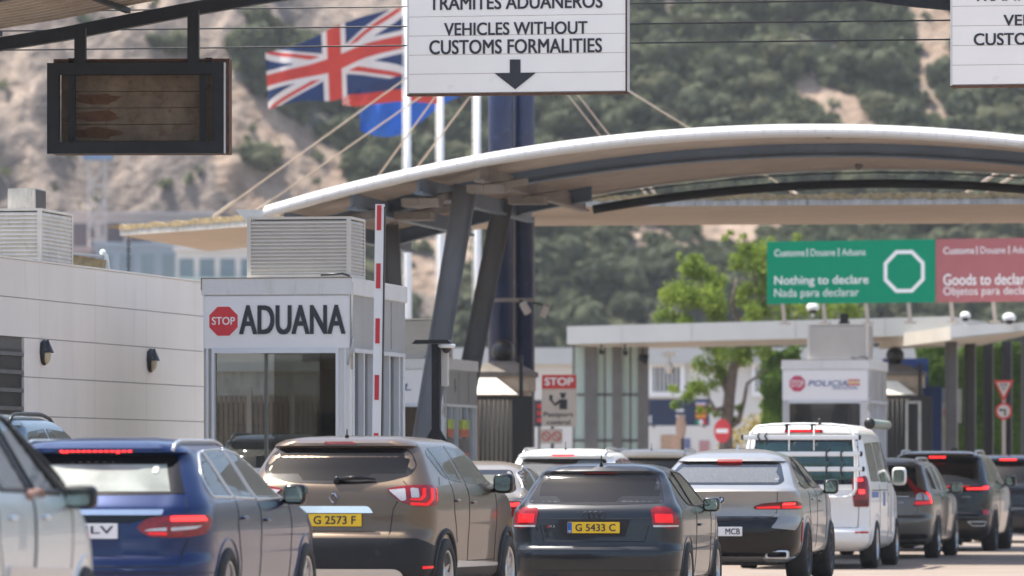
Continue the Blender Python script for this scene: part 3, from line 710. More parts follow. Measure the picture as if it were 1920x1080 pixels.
def booth(px, Y, label, sign, sidesign=None, D_=3.35):
    W_ = 1.75; g = P(px, 0, Y); zg = gz(g.x)+.13; t = thing('booth', label, 'booth', (g.x, Y, zg), TH)
    T = 3.60-zg; wt = 2.78-zg; wb_ = 1.05; fz = T-.2
    mb = MB(); mb.box((0, 0, 0), (W_, D_, wb_)); mb.box((.0, 0, wt), (W_, D_, fz))
    for x in (0, W_-.13):
        for y in (0, D_-.07): mb.box((x, y, wb_), (x+(.13 if y == 0 or x > 1 else .035), y+(.13 if y == 0 else .07), wt))
        mb.build('wall', M['booth'], t)
    mb = MB(); mb.box((-.025, -.025, fz), (W_+.025, D_+.025, T), bev=.008); mb.build('roof', M['booth'], t)
    mb = MB(); mb.box((-.028, -.03, T-.006), (W_+.03, -.024, T+.004)); mb.box((-.028, -.029, T-.14), (-.018, -.024, T)); mb.build('rust_edge', M['rust'], t)
    # front window
    mb = MB(); mb.box((.13, D_-.09, wb_), (W_-.13, D_-.08, wt)); mb.build('window', M['boothglass'], t)
    mb = MB(); mb.box((1.05, 1.6, wb_), (W_-.2, 1.66, wt)); mb.box((.06, .1, .95), (W_-.12, .7, 1.0)); mb.build('partition', M['inner'], t)
    mb = MB(); mb.box((1.09, 1.56, wb_+.3), (1.52, 1.6, wt-.22)); mb.box((1.05, .3, 1.0), (1.4, .34, 1.32)); mb.box((.55, .35, 1.0), (.6, .6, 1.25)); mb.build('monitor', M['postdark'], t)
    mb = MB(); mb.box((.15, .05, wb_+.05), (W_-.13, .06, wt-.03)); gl = mb.build('window', M['boothglass'] if sign == 'aduana' else M['glassdark'], t)
    mb = MB(); k = .035
    for a, b in (((.1, -.03, wb_), (.1+k, .05, wt-.005)), ((W_-.13-k, -.03, wb_), (W_-.13, .05, wt-.005)), ((.1+k, -.03, wt-.06), (W_-.13-k, .05, wt-.005)), ((.1+k, -.03, wb_), (W_-.13-k, .05, wb_+.06)),
                 ((.03, -.015, wb_), (.06, 0, wt)), ((W_-.07, -.015, wb_), (W_-.04, 0, wt))): mb.box(a, b)
    mb.build('frame', M['alu'], gl)
    # right side: sliding windows
    mb = MB(); mb.box((W_-.07, .16, wb_+.04), (W_-.055, D_-.16, wt-.03)); gl = mb.build('window', M['boothglass'], t)
    mb = MB()
    for y, w2 in ((.13, .09), (.75, .06), (1.3, .07), (1.62, .1), (2.3, .06), (2.9, .08), (D_-.2, .07)): mb.box((W_-.075, y, wb_), (W_+.012, y+w2, wt-.045))
    mb.box((W_-.07, .13, wt-.05), (W_+.03, D_-.13, wt-.002)); mb.box((W_-.07, .13, wb_), (W_+.02, D_-.13, wb_+.05)); mb.build('frame', M['alu'], gl)
    mb = MB()
    for y in (1.45, 2.45): mb.box((W_, y, wt+.03), (W_+.004, y+.02, fz-.02))
    mb.build('panel_joint', M['joint'], t)
    mb = MB(); mb.tube([(W_+.02, .03, wt-.25), (W_+.02, .03, T-.05)], .012, 6); mb.tube([(W_-.02, -.02, wt-.2), (W_+.03, -.02, wt+.0), (W_+.04, -.0, wt+.12)], .012, 6); mb.build('conduit', M['concedge'], t)
    # sign panel
    mb = MB(); mb.box((.015, -.014, wt+.005), (W_-.015, -.002, fz-.008)); sp = mb.build('sign_panel', M['boothsign'], t)
    mb = MB(); mb.box((.0, -.018, wt-.002), (.015, -.003, fz)); mb.box((W_-.015, -.018, wt-.002), (W_, -.003, fz)); mb.box((.015, -.018, wt-.008), (W_-.015, -.003, wt+.005)); mb.build('trim', M['alu'], sp)
    z0, z1 = wt, fz
    def at(fx, fz_): return fx*W_, z0+(1-fz_)*(z1-z0)
    if sign == 'aduana':
        cx, cz = at(.138, .49); r = .185
        mb = MB(); mb.prism(ngon(cx, cz, r*1.06, 8, math.pi/8, r*1.06), -.018, -.0145); so = mb.build('octagon_border', M['white'], sp)
        mb = MB(); mb.prism(ngon(cx, cz, r, 8, math.pi/8), -.021, -.0185); mb.build('octagon', M['red'], sp)
        mb = MB(); add_text(mb, 'STOP', cx-.138, cz-.042, cx+.138, cz+.05, -.0225, .012); mb.build('lettering', M['white'], sp)
        mb = MB(); a = at(.245, .745); b = at(.972, .19); add_text(mb, 'ADUANA', a[0], a[1], b[0], b[1], -.0225, .034); mb.build('lettering', M['letter'], sp)
    elif sign == 'policia':
        cx, cz = at(.175, .46); r = .17
        mb = MB(); mb.prism(ngon(cx, cz, r, 8, math.pi/8), -.021, -.0165); mb.build('octagon', mat('faded_red', (.45, .05, .10), .5, var=.05), sp)
        mb = MB(); add_text(mb, 'STOP', cx-.13, cz-.07, cx+.13, cz+.07, -.0225, .005); mb.build('lettering', M['white'], sp)
        blue = mat('police_blue', (.03, .07, .26), .5, var=0)
        mb = MB(); a = at(.30, .54); b = at(.76, .36); add_text(mb, 'POLICIA', a[0], a[1], b[0], b[1], -.0225, .008, .2); mb.build('lettering', blue, sp); mb = MB(); a = at(.58, .65); b = at(.88, .55); add_text(mb, 'NACIONAL', a[0], a[1], b[0], b[1], -.0225, .003, .25); mb.build('lettering', blue, sp)
        mb = MB(); a = at(.76, .37); b = at(.9, .33); mb.box((a[0], -.0225, a[1]), (b[0], -.016, b[1])); a = at(.76, .52); b = at(.9, .48); mb.box((a[0], -.0225, a[1]), (b[0], -.016, b[1])); mb.build('red_stripe', M['red'], sp)
        mb = MB(); a = at(.76, .45); b = at(.9, .41); mb.box((a[0], -.0225, a[1]), (b[0], -.016, b[1])); mb.build('yellow_stripe', mat('yellow_stripe', (.7, .45, .05), .5), sp)
        mb = MB(); vs, fs = text_mesh('POL', .01); mb.add([(W_+.006, .5+v.x*.35, wt+.2+v.y*.35) for v in vs], fs); mb.build('side_lettering', M['alu'], t)
    else:
        blue = mat('guard_blue', (.03, .07, .26), .5, var=0)
        mb = MB(); a = at(.25, .62); b = at(.66, .42); add_text(mb, 'CIVIL', a[0], a[1], b[0], b[1], -.0225, .008, .2); mb.build('lettering', blue, sp)
        for y0, y1 in ((.35, .95), (1.5, 2.5)):
            for kk, (zz0, zz1, c) in enumerate(((1.55, 1.72, (.45, .55, .02)), (1.4, 1.55, (.6, .1, .03)), (1.02+.1, 1.38, (.12, .1, .09)), (.98, 1.12, (.6, .1, .03)), (.9, .98, (.5, .5, .02)))):
                mb = MB(); mb.box((W_+.005, y0, zz0+.55), (W_+.012, y1, zz1+.55)); mb.build('poster_band', mat('pb', c, .5, var=.25, scale=8), t)
        mb = MB(); mb.prism([(0,.28),(.09,.2),(.09,.1),(0,0),(-.09,.1),(-.09,.2)], 0, .004); 
        mb.v = [(W_+.005+y, 1.1+x, wt+.2+z) for x, y, z in mb.v]; mb.build('emblem', M['gusset'], t)
    # AC cabinet
    mb = MB(); louvre_box(mb, .49, .12, T+.005, W_-.02, 1.0, T+.69); mb.build('air_conditioner', M['louvre'], t)
    mb = MB(); mb.tube([(W_-.35, -.0, T+.03), (W_-.1, .05, T+.05), (W_-.02, .08, T+.02)], .014, 6); mb.build('hose', M['black'], t)
    return t
booth(382, 66.7, 'large white customs booth with the black ADUANA lettering, nearest the cars', 'aduana')
booth(1467, 115, 'white police booth with a dark window on the right', 'policia')
cb_ = booth(654, 86.6, 'smaller white booth with colourful posters between the two raking columns', 'civil'); cb_.scale = (.84, .84, .84)
# counters and monitor inside hint: dark interior is behind opaque glass

# barrier arm
g = P(705, 0, 65.2); t = thing('barrier', 'raised white barrier arm with red bands beside the customs booth', 'barrier', (g.x, 65.2, gz(g.x)+.0), TH)
tl = .8; zs = P(0, 383, 65.2).z-t.location.z; ax = lambda z: math.tan(R(tl))*(z-.9)
mb = MB(); mb.bar((ax(.8), 0, .8), (ax(zs), 0, zs), .1, .06, (0,1,0)); arm = mb.build('arm', M['white'], t)
for py0, py1 in ((385,432),(494,541),(597,644),(703,750),(812,859)):
    z1 = P(0, py0, 65.2).z-t.location.z; z0 = P(0, py1, 65.2).z-t.location.z
    mb = MB(); mb.bar((ax(z0)-.003, -.032, z0), (ax(z1)-.003, -.032, z1), .052, .006, (0,1,0)); mb.build('red_band', M['red'], arm)
mb = MB(); mb.bar((ax(.8)+.057, .005, .8), (ax(zs)+.057, .005, zs-.03), .014, .05, (0,1,0)); mb.build('rubber_edge', M['black'], arm)
mb = MB(); mb.box((-.2, .05, 0), (.2, .5, 1.05), bev=.02); mb.build('cabinet', M['white'], t)
mb = MB(); mb.box((-.35, -.06, 1.55), (-.05, .1, 1.68)); mb.box((-.34, .02, 1.0), (-.28, .08, 1.55)); mb.build('bracket', M['black'], t)
# camera post
g = P(818, 0, 70.5); t = thing('camera_post', 'black post with a flat top plate and dome camera beside the customs booth', 'camera post', (g.x, 70.5, .0), TH)
z1 = P(0, 645, 70.5).z; zb_ = P(0, 862, 70.5).z
mb = MB(); mb.box((-.05, -.05, 0), (.05, .05, z1)); 
for s_ in (-1, 1): mb.bar((s_*.02, -.02, zb_+.38), (s_*.2, -.02, zb_+.08), .05, .05, (0,1,0))
mb.build('post', M['darksteel'], t)
mb = MB(); mb.add([(-.29,-.12,z1),(.2,-.12,z1+.01),(.2,.2,z1+.01),(-.29,.2,z1),(-.24,-.12,z1+.05),(.16,-.12,z1+.05),(.16,.2,z1+.05),(-.24,.2,z1+.05)], [(0,1,2,3),(7,6,5,4),(0,4,5,1),(1,5,6,2),(2,6,7,3),(3,7,4,0)]); mb.build('top_plate', M['darksteel'], t)
mb = MB(); mb.lathe([(0,0),(.11,0),(.11,-.035),(.075,-.05)], 18, Matrix.Translation((.13, 0, z1-.002))); cm = mb.build('camera', M['white'], t)
mb = MB(); mb.ball((.13, 0, z1-.055), .06, 14); mb.build('dome', M['black'], cm)
mb = MB(); mb.box((.06, .02, z1-.52), (.14, .1, z1-.06)); mb.build('junction_box', M['louvre'], t)
mb = MB(); mb.box((-.34, -.1, zb_-.35), (.22, .3, zb_)); mb.build('cabinet', M['postgrey'], t)
# bin like grey post right of it
# ============================================================ LEFT WALL
a = Vector((-5.72-1.8, 63.6-8.4, 0)); b = Vector((-3.92+.0, 72, 0))+Vector((.21,.98,0))*.1; ang = math.degrees(math.atan2(1.8, 8.4)); Lw = (b-a).length
t = thing('panelled_building', 'low building with smooth pale grey wall panels on the left behind the cars', 'building', (a.x, a.y, 0), ang)
HW = 3.73; mb = MB(); mb.box((-6, 0, 0), (-.03, Lw, HW-.02)); mb.build('structure', M['joint'], t)
rows = [0, .19, .635, 1.08, 1.52, 1.965, 2.41, 2.855, 3.30, HW]; sp_ = 2.24; o0 = 8.59*.177+8.59   # joints measured along the wall
js = [o0+sp_*k for k in range(-5, 4)]; js = [0]+[j for j in js if 0 < j < Lw]+[Lw]
mb = MB(); win = (8.59-2.6, 8.59+8.59*.105, 1.93, 2.72)
for i in range(len(js)-1):
    for k in range(len(rows)-1):
        y0, y1, z0, z1 = js[i]+.002, js[i+1]-.002, rows[k]+.004, rows[k+1]-.004
        segs = [(y0, y1)]
        if z0 < win[3] and z1 > win[2]: segs = [s for s in ((y0, min(y1, win[0])), (max(y0, win[1]), y1)) if s[1]-s[0] > .02]
        for s0, s1 in segs: mb.box((-.03, s0, z0), (0, s1, z1))
mb.build('wall_panels', M['panel'], t)
mb = MB(); mb.box((-.2, 0, HW), (.01, Lw, HW+.02)); mb.build('coping', M['panel'], t)
mb = MB(); mb.box((-.04, win[0], .9), (-.028, win[1]+.02, 2.72)); wo = mb.build('window', M['black'], t)
mb = MB(); z = 1.0
while z < 2.7: mb.box((-.03, win[0], z), (.0, win[1]-.0, z+.045)); z += .205
mb.build('louvre', M['postgrey'], wo)
for i, px in enumerate((80, 280)):
    X_ = None
    r_ = (px-960)/F; tt = (5.72+r_*63.6)/(1.8-r_*8.4); yl = 8.59+tt*8.59; Yw = 63.6+8.4*tt; py = (661, 676)[i]; zz = H+(YH-py)*Yw/F
    p = t.matrix_basis@Vector((.0, yl, zz)) if False else Vector((a.x, a.y, 0))+Matrix.Rotation(-R(ang), 3, 'Z')@Vector((0, yl, zz))
    o = thing('wall_lamp', ['oval dark hooded wall lamp near the louvred window', 'oval dark hooded wall lamp nearer the customs booth'][i], 'lamp', p, ang)
    mb = MB(); mb.ball((.02, 0, 0), 1, 20, (.055, .12, .15)); lb = mb.build('housing', M['black'], o)
    mb = MB(); mb.ball((.045, .0, -.02), 1, 16, (.05, .095, .115)); mb.build('diffuser', mat('lamp_diffuser', (.55, .45, .3), .35, var=.05), o)
    mb = MB(); mb.add([(.0,-.125,-.01),(.11,-.08,.0),(.13,0,.01),(.11,.08,.0),(0,.125,-.01),(.0,-.11,.11),(.07,0,.15),(0,.11,.11)], [(0,1,6,5),(1,2,6),(2,3,6),(3,4,7,6)], True); mb.build('hood', M['black'], o)
# rooftop cabinets
g = P(-60, 0, 72); o = thing('rooftop_unit', 'large slatted cream cabinet on the roof behind the pale wall, far left', 'air conditioner', (g.x, 71, HW-.1), TH)
z1 = P(0, 396, 71).z-HW+.1; mb = MB(); louvre_box(mb, 0, 0, 0, (96+60)*71/F, 1.6, z1, .05); mb.build('cabinet', M['louvre2'], o)
mb = MB(); mb.box((.5, .4, z1+.035), (.86, .9, z1+.3), bev=.01); mb.build('fan_box', M['concedge'], o)
mb = MB(); mb.box((.865, .42, z1+.05), (.87, .88, z1+.28)); mb.build('vent', M['postdark'], o)
p = P(130, 505, 76); o = thing('roof_awning', 'small weathered yellow roof edge with a white ball cap above the pale wall', 'awning', p, TH)
mb = MB(); mb.bar((0, 0, .1), (.5, 0, .02), .3, .2, (0,0,1)); mb.build('board', M['lichen'], o)
mb = MB(); mb.bar((0, -.02, .22), (.47, -.02, .17), .34, .03); mb.build('edge', M['fascia'], o)
mb = MB(); mb.ball((.46, 0, .22), .045, 12); mb.bar((.5, 0, .2), (.54, 0, -.1), .05, .05); mb.build('post', M['white'], o)

# ============================================================ GATES AND PIERS
def gatepier(px0, Y, mir, lab1, lab2):
    g = P(px0, 0, Y); s_ = F/Y
    t = thing('stone_pier', lab1, 'gate pier', (g.x, Y, 0), 6)
    zc = P(0, 700, Y).z; W_ = 1.15*mir
    mb = MB(); mb.box((0, .3, 0), (W_, 1.4, zc-.05)); mb.box((-.06, .24, zc-.3), (W_+.06, 1.46, zc-.05)); mb.build('shaft', M['stone'], t)
    mb = MB(); q = .1; cxm, cym = W_/2, .85
    vs = [(-.1,.2,zc-.05),(W_+.1,.2,zc-.05),(W_+.1,1.5,zc-.05),(-.1,1.5,zc-.05),(-.1,.2,zc+.03),(W_+.1,.2,zc+.03),(W_+.1,1.5,zc+.03),(-.1,1.5,zc+.03),(cxm-.2,cym-.2,zc+.22),(cxm+.2,cym-.2,zc+.22),(cxm+.2,cym+.2,zc+.22),(cxm-.2,cym+.2,zc+.22)]
    mb.add(vs, [(0,3,2,1),(0,1,5,4),(1,2,6,5),(2,3,7,6),(3,0,4,7),(4,5,9,8),(5,6,10,9),(6,7,11,10),(7,4,8,11),(8,9,10,11)]); mb.build('cap', M['stonecap'], t)
    mb = MB(); mb.ball((cxm, cym, zc+.4), .2, 20); mb.tube([(cxm,cym,zc+.18),(cxm,cym,zc+.26)], .09, 10); mb.build('ball_finial', M['black'], t)
    # lower coping, its sunlight painted in as a whitened colour
    mb = MB(); zz = P(0, 740, Y).z
    mb.add([(-.15,-.15,zz),(W_-.1,-.15,zz),(W_-.1,.3,zz),(-.15,.3,zz),(0.1,.2,zz+.3),(W_-.5,.2,zz+.3),(W_-.5,.3,zz+.3),(.1,.3,zz+.3)], [(0,3,2,1),(0,1,5,4),(1,2,6,5),(2,3,7,6),(3,0,4,7),(4,5,6,7)]); mb.build('coping', M['capwhite'], t)
    t2 = thing('iron_gate', lab2, 'gate', (g.x-.12, Y-.35, 0), 6)
    gt = zz-.03; mb = MB()
    mb.box((0, 0, 0), (.28, .1, gt)); mb.box((1.05, -.02, 0), (1.5, .14, gt)); mb.box((1.2, .03, gt), (1.28, .1, gt+.7)); mb.build('post', M['iron'], t2)
    mb = MB(); mb.box((.28, 0, gt-.06), (1.05, .06, gt)); mb.box((.28, 0, gt*.47), (1.05, .06, gt*.47+.05)); mb.box((.28, 0, .1), (1.05, .06, .16)); mb.build('rail', M['iron'], t2)
    mb = MB(); x = .35
    while x < 1.03: mb.tube([(x, .03, .12), (x, .03, gt-.02)], .022, 6); x += .1
    mb.build('bars', M['iron'], t2)
    mb = MB(); mb.box((.3, .16, 0), (1.05, .2, gt-.1)); mb.build('backing', M['postdark'] if mir == 1 else M['soffit'], t2)
    for o in t2.children: o.scale = (mir, 1, 1)
    return t
gatepier(884, 97.2, .78, 'stone gate pier with a black ball finial left of the blue mast', 'tall black iron gate with vertical bars left of the passport control sign')
gatepier(1626, 124, 1, 'stone gate pier with a black ball finial behind the police booth', 'black iron gate right behind the police booth')

# ============================================================ LOW CANOPY ON THE RIGHT
t = thing('flat_canopy', 'long flat white canopy above the police booth', 'canopy', (0, 125, 0))
def q3(px, py, Y): p = P(px, py, Y); return (p.x, p.y-125, p.z)
a = P(1063, 612, 127.5); b = P(1785, 593, 123.2); dv = Vector((1.2, 5.0, 0)); fh = .40
def V(p, dz=0): return (p.x, p.y-125, p.z+dz)
mb = MB(); a2 = a+dv; b2 = b+dv
mb.add([V(a), V(b), V(b, -fh), V(a, -fh)], [(0,1,2,3)]); mb.add([V(a), V(a, -fh), V(a2, -fh), V(a2)], [(0,1,2,3)]); mb.add([V(b), V(b, -fh), V(b2, -fh), V(b2)], [(0,1,2,3)]); mb.add([V(a2), V(b2), V(b2, -fh), V(a2, -fh)], [(0,1,2,3)])
mb.add([V(a), V(b), V(b2), V(a2)], [(0,1,2,3)]); mb.build('fascia', M['fascia'], t)
mb = MB(); mb.add([V(a, -fh-.004), V(b, -fh-.004), V(b2, -fh-.004), V(a2, -fh-.004), V(a, -fh+.05), V(b, -fh+.05), V(b2, -fh+.05), V(a2, -fh+.05)], [(0,1,2,3),(0,1,5,4),(2,3,7,6)])
mb.v = [(x, y+.02, z) for x, y, z in mb.v]; mb.build('soffit', M['soffit'], t)
mb = MB()
for f in (.145, .33, .6, .83): p = a.lerp(b, f); mb.add([(p.x, p.y-125-.006, p.z), (p.x+.02, p.y-125-.006, p.z), (p.x+.02, p.y-125-.006, p.z-fh), (p.x, p.y-125-.006, p.z-fh)], [(0,1,2,3)])
mb.build('joint', M['soffit'], t)
# right hand continuation
c_ = P(1782, 612, 118); d_ = P(1990, 604, 116.5)
t = thing('side_canopy', 'grey edged flat canopy on dark posts at the right edge', 'canopy', (0, 118, 0))
mb = MB(); dv2 = Vector((-.9, 9, 0)); c2 = c_+dv2; d2 = d_+dv2; V = lambda p, dz=0: (p.x, p.y-118, p.z+dz)
mb.add([V(c_), V(d_), V(d2), V(c2), V(c_, -.28), V(d_, -.1), V(d2, -.28), V(c2, -.28)], [(0,1,2,3),(4,5,6,7),(0,1,5,4),(1,2,6,5),(2,3,7,6),(3,0,4,7)]); mb.build('roof', M['soffit'], t)
mb = MB(); mb.add([V(c_, .02), V(d_, .02), V(d_, -.1), V(c_, -.24)], [(0,1,2,3)]); mb.add([V(c_, .02), V(d_, .02), V(d_, -.1), V(c_, -.24)], [(0,1,2,3)]); mb.v = [(x, y-.01-(.02 if i > 3 else 0), z) for i, (x, y, z) in enumerate(mb.v)]; mb.build('fascia', M['fascia'], t)
for i, (px, Y, wpx, m) in enumerate([(1784, 120, 22, 'postgrey'), (1819, 123, 20, 'postdark'), (1853, 126, 18, 'postdark'), (1888, 129, 18, 'postdark'), (1925, 122, 20, 'postgrey')]):
    p = P(px, 0, Y); hh = P(0, 640, Y).z; w2 = wpx*Y/F
    o = thing('canopy_post', ['dark steel post at the joint of the two flat canopies', 'second dark canopy post from the joint, in front of the ivy', 'third dark canopy post, in front of the ivy', 'canopy post behind the give way sign', 'post at the right picture edge'][i], 'post', (p.x, Y, 0), TH)
    mb = MB(); mb.box((-w2/2, -w2/2, 0), (-w2/2+.02, w2/2, hh)); mb.box((w2/2-.02, -w2/2, 0), (w2/2, w2/2, hh)); mb.box((-w2/2+.02, -.02, 0), (w2/2-.02, .02, hh)); mb.build('web', M[m], o)
    mb = MB(); mb.box((-w2/2-.05, -w2/2-.05, 0), (w2/2+.05, w2/2+.05, .03)); mb.build('base_plate', M['postdark'], o)
# glass shelter
Yg = 128.3; g = P(1074, 0, Yg); t = thing('glass_shelter', 'pale green glass screen between grey steel posts under the left end of the flat canopy', 'shelter', (g.x, Yg, 0), 0)
s_ = F/Yg; hh = P(0, 650, Yg).z
for i, (x0, x1) in enumerate(((2, 22), (46, 74), (92, 122))):
    mb = MB(); mb.box((x0/s_, .05, .1), (x1/s_, .07, hh)); mb.build('glass_pane', M['glasslite'], t)
for i, (x0, x1) in enumerate(((22, 46), (74, 92), (122, 142))):
    mb = MB(); mb.box((x0/s_, -.1, 0), (x1/s_, .15, hh)); mb.build('post', M['postgrey'], t)
mb = MB()
for py in (740, 826): z = P(0, py, Yg).z; mb.box((0, .02, z-.03), (122/s_, .045, z+.03))
for x in (1, 60, 108): mb.box((x/s_-.02, .02, 0), (x/s_+.02, .045, hh))
mb.build('rail', M['postgrey'], t)
for i, (px, py) in enumerate([(1205, 672), (1127, 660), (1172, 662)]):
    o = thing('spotlight', ['spotlight with a beige front under the canopy, beside the glass shelter', 'small dark spotlight at the top of the left shelter post', 'small dark spotlight at the top of the middle shelter post'][i], 'spotlight', P(px, py, 127.6))
    k = 1 if i == 0 else .5; mb = MB(); mb.lathe([(0,-.1*k),(.07*k,-.1*k),(.11*k,.12*k),(0,.12*k)], 14, Matrix.Rotation(R(110), 4, 'Y')); mb.build('housing', M['darksteel'], o)
    mb = MB(); mb.box((-.02,-.02,.05*k),(.02,.02,.22)); mb.build('bracket', M['darksteel'], o)
o = thing('hanging_lamp', 'beige hanging lamp under the flat canopy beside the barred window', 'lamp', P(1255, 690, 126.8))
mb = MB(); mb.lathe([(0,-.12),(.07,-.12),(.09,.0),(.06,.12),(0,.12)], 14); mb.build('shade', M['louvre'], o); mb = MB(); mb.box((-.13,-.1,.25),(.13,.1,.36)); mb.tube([(0,0,.1),(0,0,.26)], .02, 6); mb.build('mount', M['louvre'], o)
# customs signs
def csign(px0, py0, px1, py1, Y0, Y1, m, label, lines, octo=False):
    a = P(px0, py0, Y0); b = P(px1, py1, Y1); ang = math.degrees(math.atan2(-(b.y-a.y), b.x-a.x)); W_ = math.hypot(b.x-a.x, b.y-a.y)
    t = thing('customs_sign', label, 'sign', (a.x, a.y, 0), ang); return t, W_, a.z, b.z
zt_ = P(0, 453, 121).z; zb_ = P(0, 570, 121).z; Wg = 3.72; hS = zt_-zb_
rzz = 20
a = P(1438, 453, 121)
def sgn(x_off, W_, m, label, name, lines, octo):
    loc = Vector((a.x, a.y, 0))+Matrix.Rotation(-R(rzz), 3, 'Z')@Vector((x_off, 0, 0))
    t = thing(name, label, 'sign', loc, rzz)
    mb = MB(); mb.box((0, 0, zb_), (W_, .06, zt_)); mb.build('panel', m, t)
    for s, fx0, fz0, fx1, fz1, bold, sh in lines:
        mb = MB(); add_text(mb, s, fx0*Wg, zt_-fz1*hS, fx1*Wg, zt_-fz0*hS, -.006, bold); mb.build('lettering', M['white'], t)
    if octo:
        cx, cz = .815*Wg, zt_-.505*hS; R1, R2 = .485, .40; n = 8; o1 = ngon(cx, cz, R1, 8, math.pi/8, R1); o2 = ngon(cx, cz, R2, 8, math.pi/8, R2)
        mb = MB(); mb.add([(x, -.006, z) for x, z in o1]+[(x, -.006, z) for x, z in o2], [(i, (i+1) % 8, 8+(i+1) % 8, 8+i) for i in range(8)]); mb.build('octagon_ring', M['white'], t)
    return t
sgn(0, Wg-.01, M['green'], 'green customs sign reading Nothing to declare, with a white octagon ring', 'customs_sign',
    [('Customs', .045, .13, .225, .24, .010, 0), ('|', .238, .12, .244, .25, 0, 0), ('Douane', .262, .13, .408, .24, .0, 0), ('|', .425, .12, .431, .25, 0, 0), ('Aduana', .447, .13, .588, .24, 0, 0),
     ('Nothing to declare', .045, .555, .605, .735, .014, 0), ('Nada para declarar', .045, .76, .548, .93, 0, 0)], True)
sgn(Wg, Wg, M['maroon'], 'dusty red customs sign reading Goods to declare, right of the green one', 'customs_sign',
    [('Customs', .045, .13, .225, .24, .010, 0), ('|', .238, .12, .244, .25, 0, 0), ('Douane', .262, .13, .408, .24, .0, 0), ('|', .425, .12, .431, .25, 0, 0), ('Aduana', .447, .13, .588, .24, 0, 0),
     ('Goods to declare', .045, .555, .555, .735, .014, 0), ('Objetos para declarar', .045, .76, .6, .93, 0, 0)], True)
for i, x in enumerate((.38, 1.28, 2.22, 3.15, 4.08, 5.0)):
    loc = Vector((a.x, a.y, zb_-.42))+Matrix.Rotation(-R(rzz), 3, 'Z')@Vector((x, .05, 0))
    o = tag(bpy.data.objects.new('sign_support', None), ('short tan support under the green customs sign, '+['first','second','third','fourth'][i]+' from its left edge') if i < 4 else 'short tan support under the red customs sign, '+['left one','right one'][i-4], 'support'); COL.objects.link(o); o.location = loc; o.rotation_euler = (0, 0, -R(rzz))
    mb = MB(); mb.bar((0, 0, 0), (-.05, .0, .5), .07, .07, (0,1,0)); mb.box((-.1,-.1,-.02),(.1,.1,.02)); mb.build('strut', M['cable'], o)
for i, (px, py, Y, k) in enumerate([(1524, 577, 122.6, 1), (1810, 592, 117.6, .8), (1892, 596, 117, 1)]):
    o = thing('dome_camera', ['white dome camera on the canopy edge under the green sign', 'white bullet shaped camera on the right canopy, beside the canopy joint', 'white dome camera on the right canopy near the picture edge'][i], 'camera', P(px, py, Y))
    mb = MB(); mb.ball((0,0,0), .14*k, 16, (1,1,.75)); mb.box((-.03,-.02,-.2), (.03,.02,-.08)); mb.build('housing', M['white'], o)
    mb = MB(); mb.ball((0,-.03,-.06), .1*k, 14, (1,1,.75)); mb.build('lens', M['black'], o)
o = thing('roof_box', 'small dark box on the flat canopy to the right of the dome camera', 'box', P(1583, 597, 122.9)); mb = MB(); mb.box((-.09,-.05,-.07),(.09,.08,.1), bev=.01); mb.box((-.12,-.06,-.12),(.12,.1,-.07)); mb.build('housing', M['darksteel'], o)
# blue container, poster boards
g = P(1655, 0, 131); o = thing('blue_container', 'dark blue corrugated container behind the police booth and gate', 'container', (g.x, 131, 0), 4)
nb = mat('container_blue', (.012, .042, .15), .45, var=.15)
zc = P(0, 672, 131).z; mb = MB(); mb.box((0, .05, 0), (1.05, 4, zc)); z = .2
while z < zc-.1: mb.box((.02, .0, z), (1.03, .05, z+.1)); z += .17
mb.build('body', nb, o)
g = P(1697, 0, 126); o = thing('blue_cabin', 'smooth navy blue cabin side below the corrugated container', 'cabin', (g.x, 126, 0), 4)
mb = MB(); mb.box((0, 0, 0), (.82, 2.2, P(0, 728, 126).z), bev=.01); mb.build('body', nb, o); mb = MB(); mb.box((-.02,-.02,P(0,728,126).z),(.84,2.2,P(0,728,126).z+.04)); mb.build('roof', nb, o)
g = P(1766, 0, 125); o = thing('notice_board', 'pale notice board with red and yellow posters beside the navy cabin', 'notice board', (g.x, 125, 0), 4); z1 = P(0, 729, 125).z; s_ = F/125
mb = MB(); mb.box((0, 0, .3), (19/s_, .05, z1)); mb.box((19/s_, -.06, z1-.75), (37/s_, .02, z1)); mb.build('panel', M['concedge'], o)
mb = MB(); mb.box((0, -.01, z1-.3), (18/s_, -.003, z1-.02)); mb.build('grey_poster', mat('gp', (.22,.25,.3), .6), o)
for k, x in enumerate((.04, .125)):
    mb = MB(); mb.box((x, -.01, z1-.62), (x+.05, -.003, z1-.45)); mb.build('red_poster', mat('rpst', (.5,.1,.12), .6), o)
    mb = MB(); mb.box((x, -.01, z1-1.2), (x+.05, -.003, z1-.64)); mb.build('yellow_poster', mat('ypst', (.5,.47,.22), .6), o)
g = P(1698, 0, 121.5); o = thing('turnstile', 'narrow black turnstile in a pale frame right of the police booth gate', 'turnstile', (g.x, 121.5, 0), 4); zz = P(0, 752, 121.5).z
mb = MB(); mb.box((0, 0, 0), (.05, .1, zz)); mb.box((.27, 0, 0), (.33, .1, zz)); mb.box((.05, 0, zz-.05), (.27, .1, zz)); mb.build('frame', M['concedge'], o)
mb = MB(); mb.box((.09, .1, 0), (.25, .3, zz+.1)); 
for k in range(5): mb.box((.02, .12, .5+k*.35), (.3, .2, .56+k*.35))
mb.build('rotor', M['iron'], o)

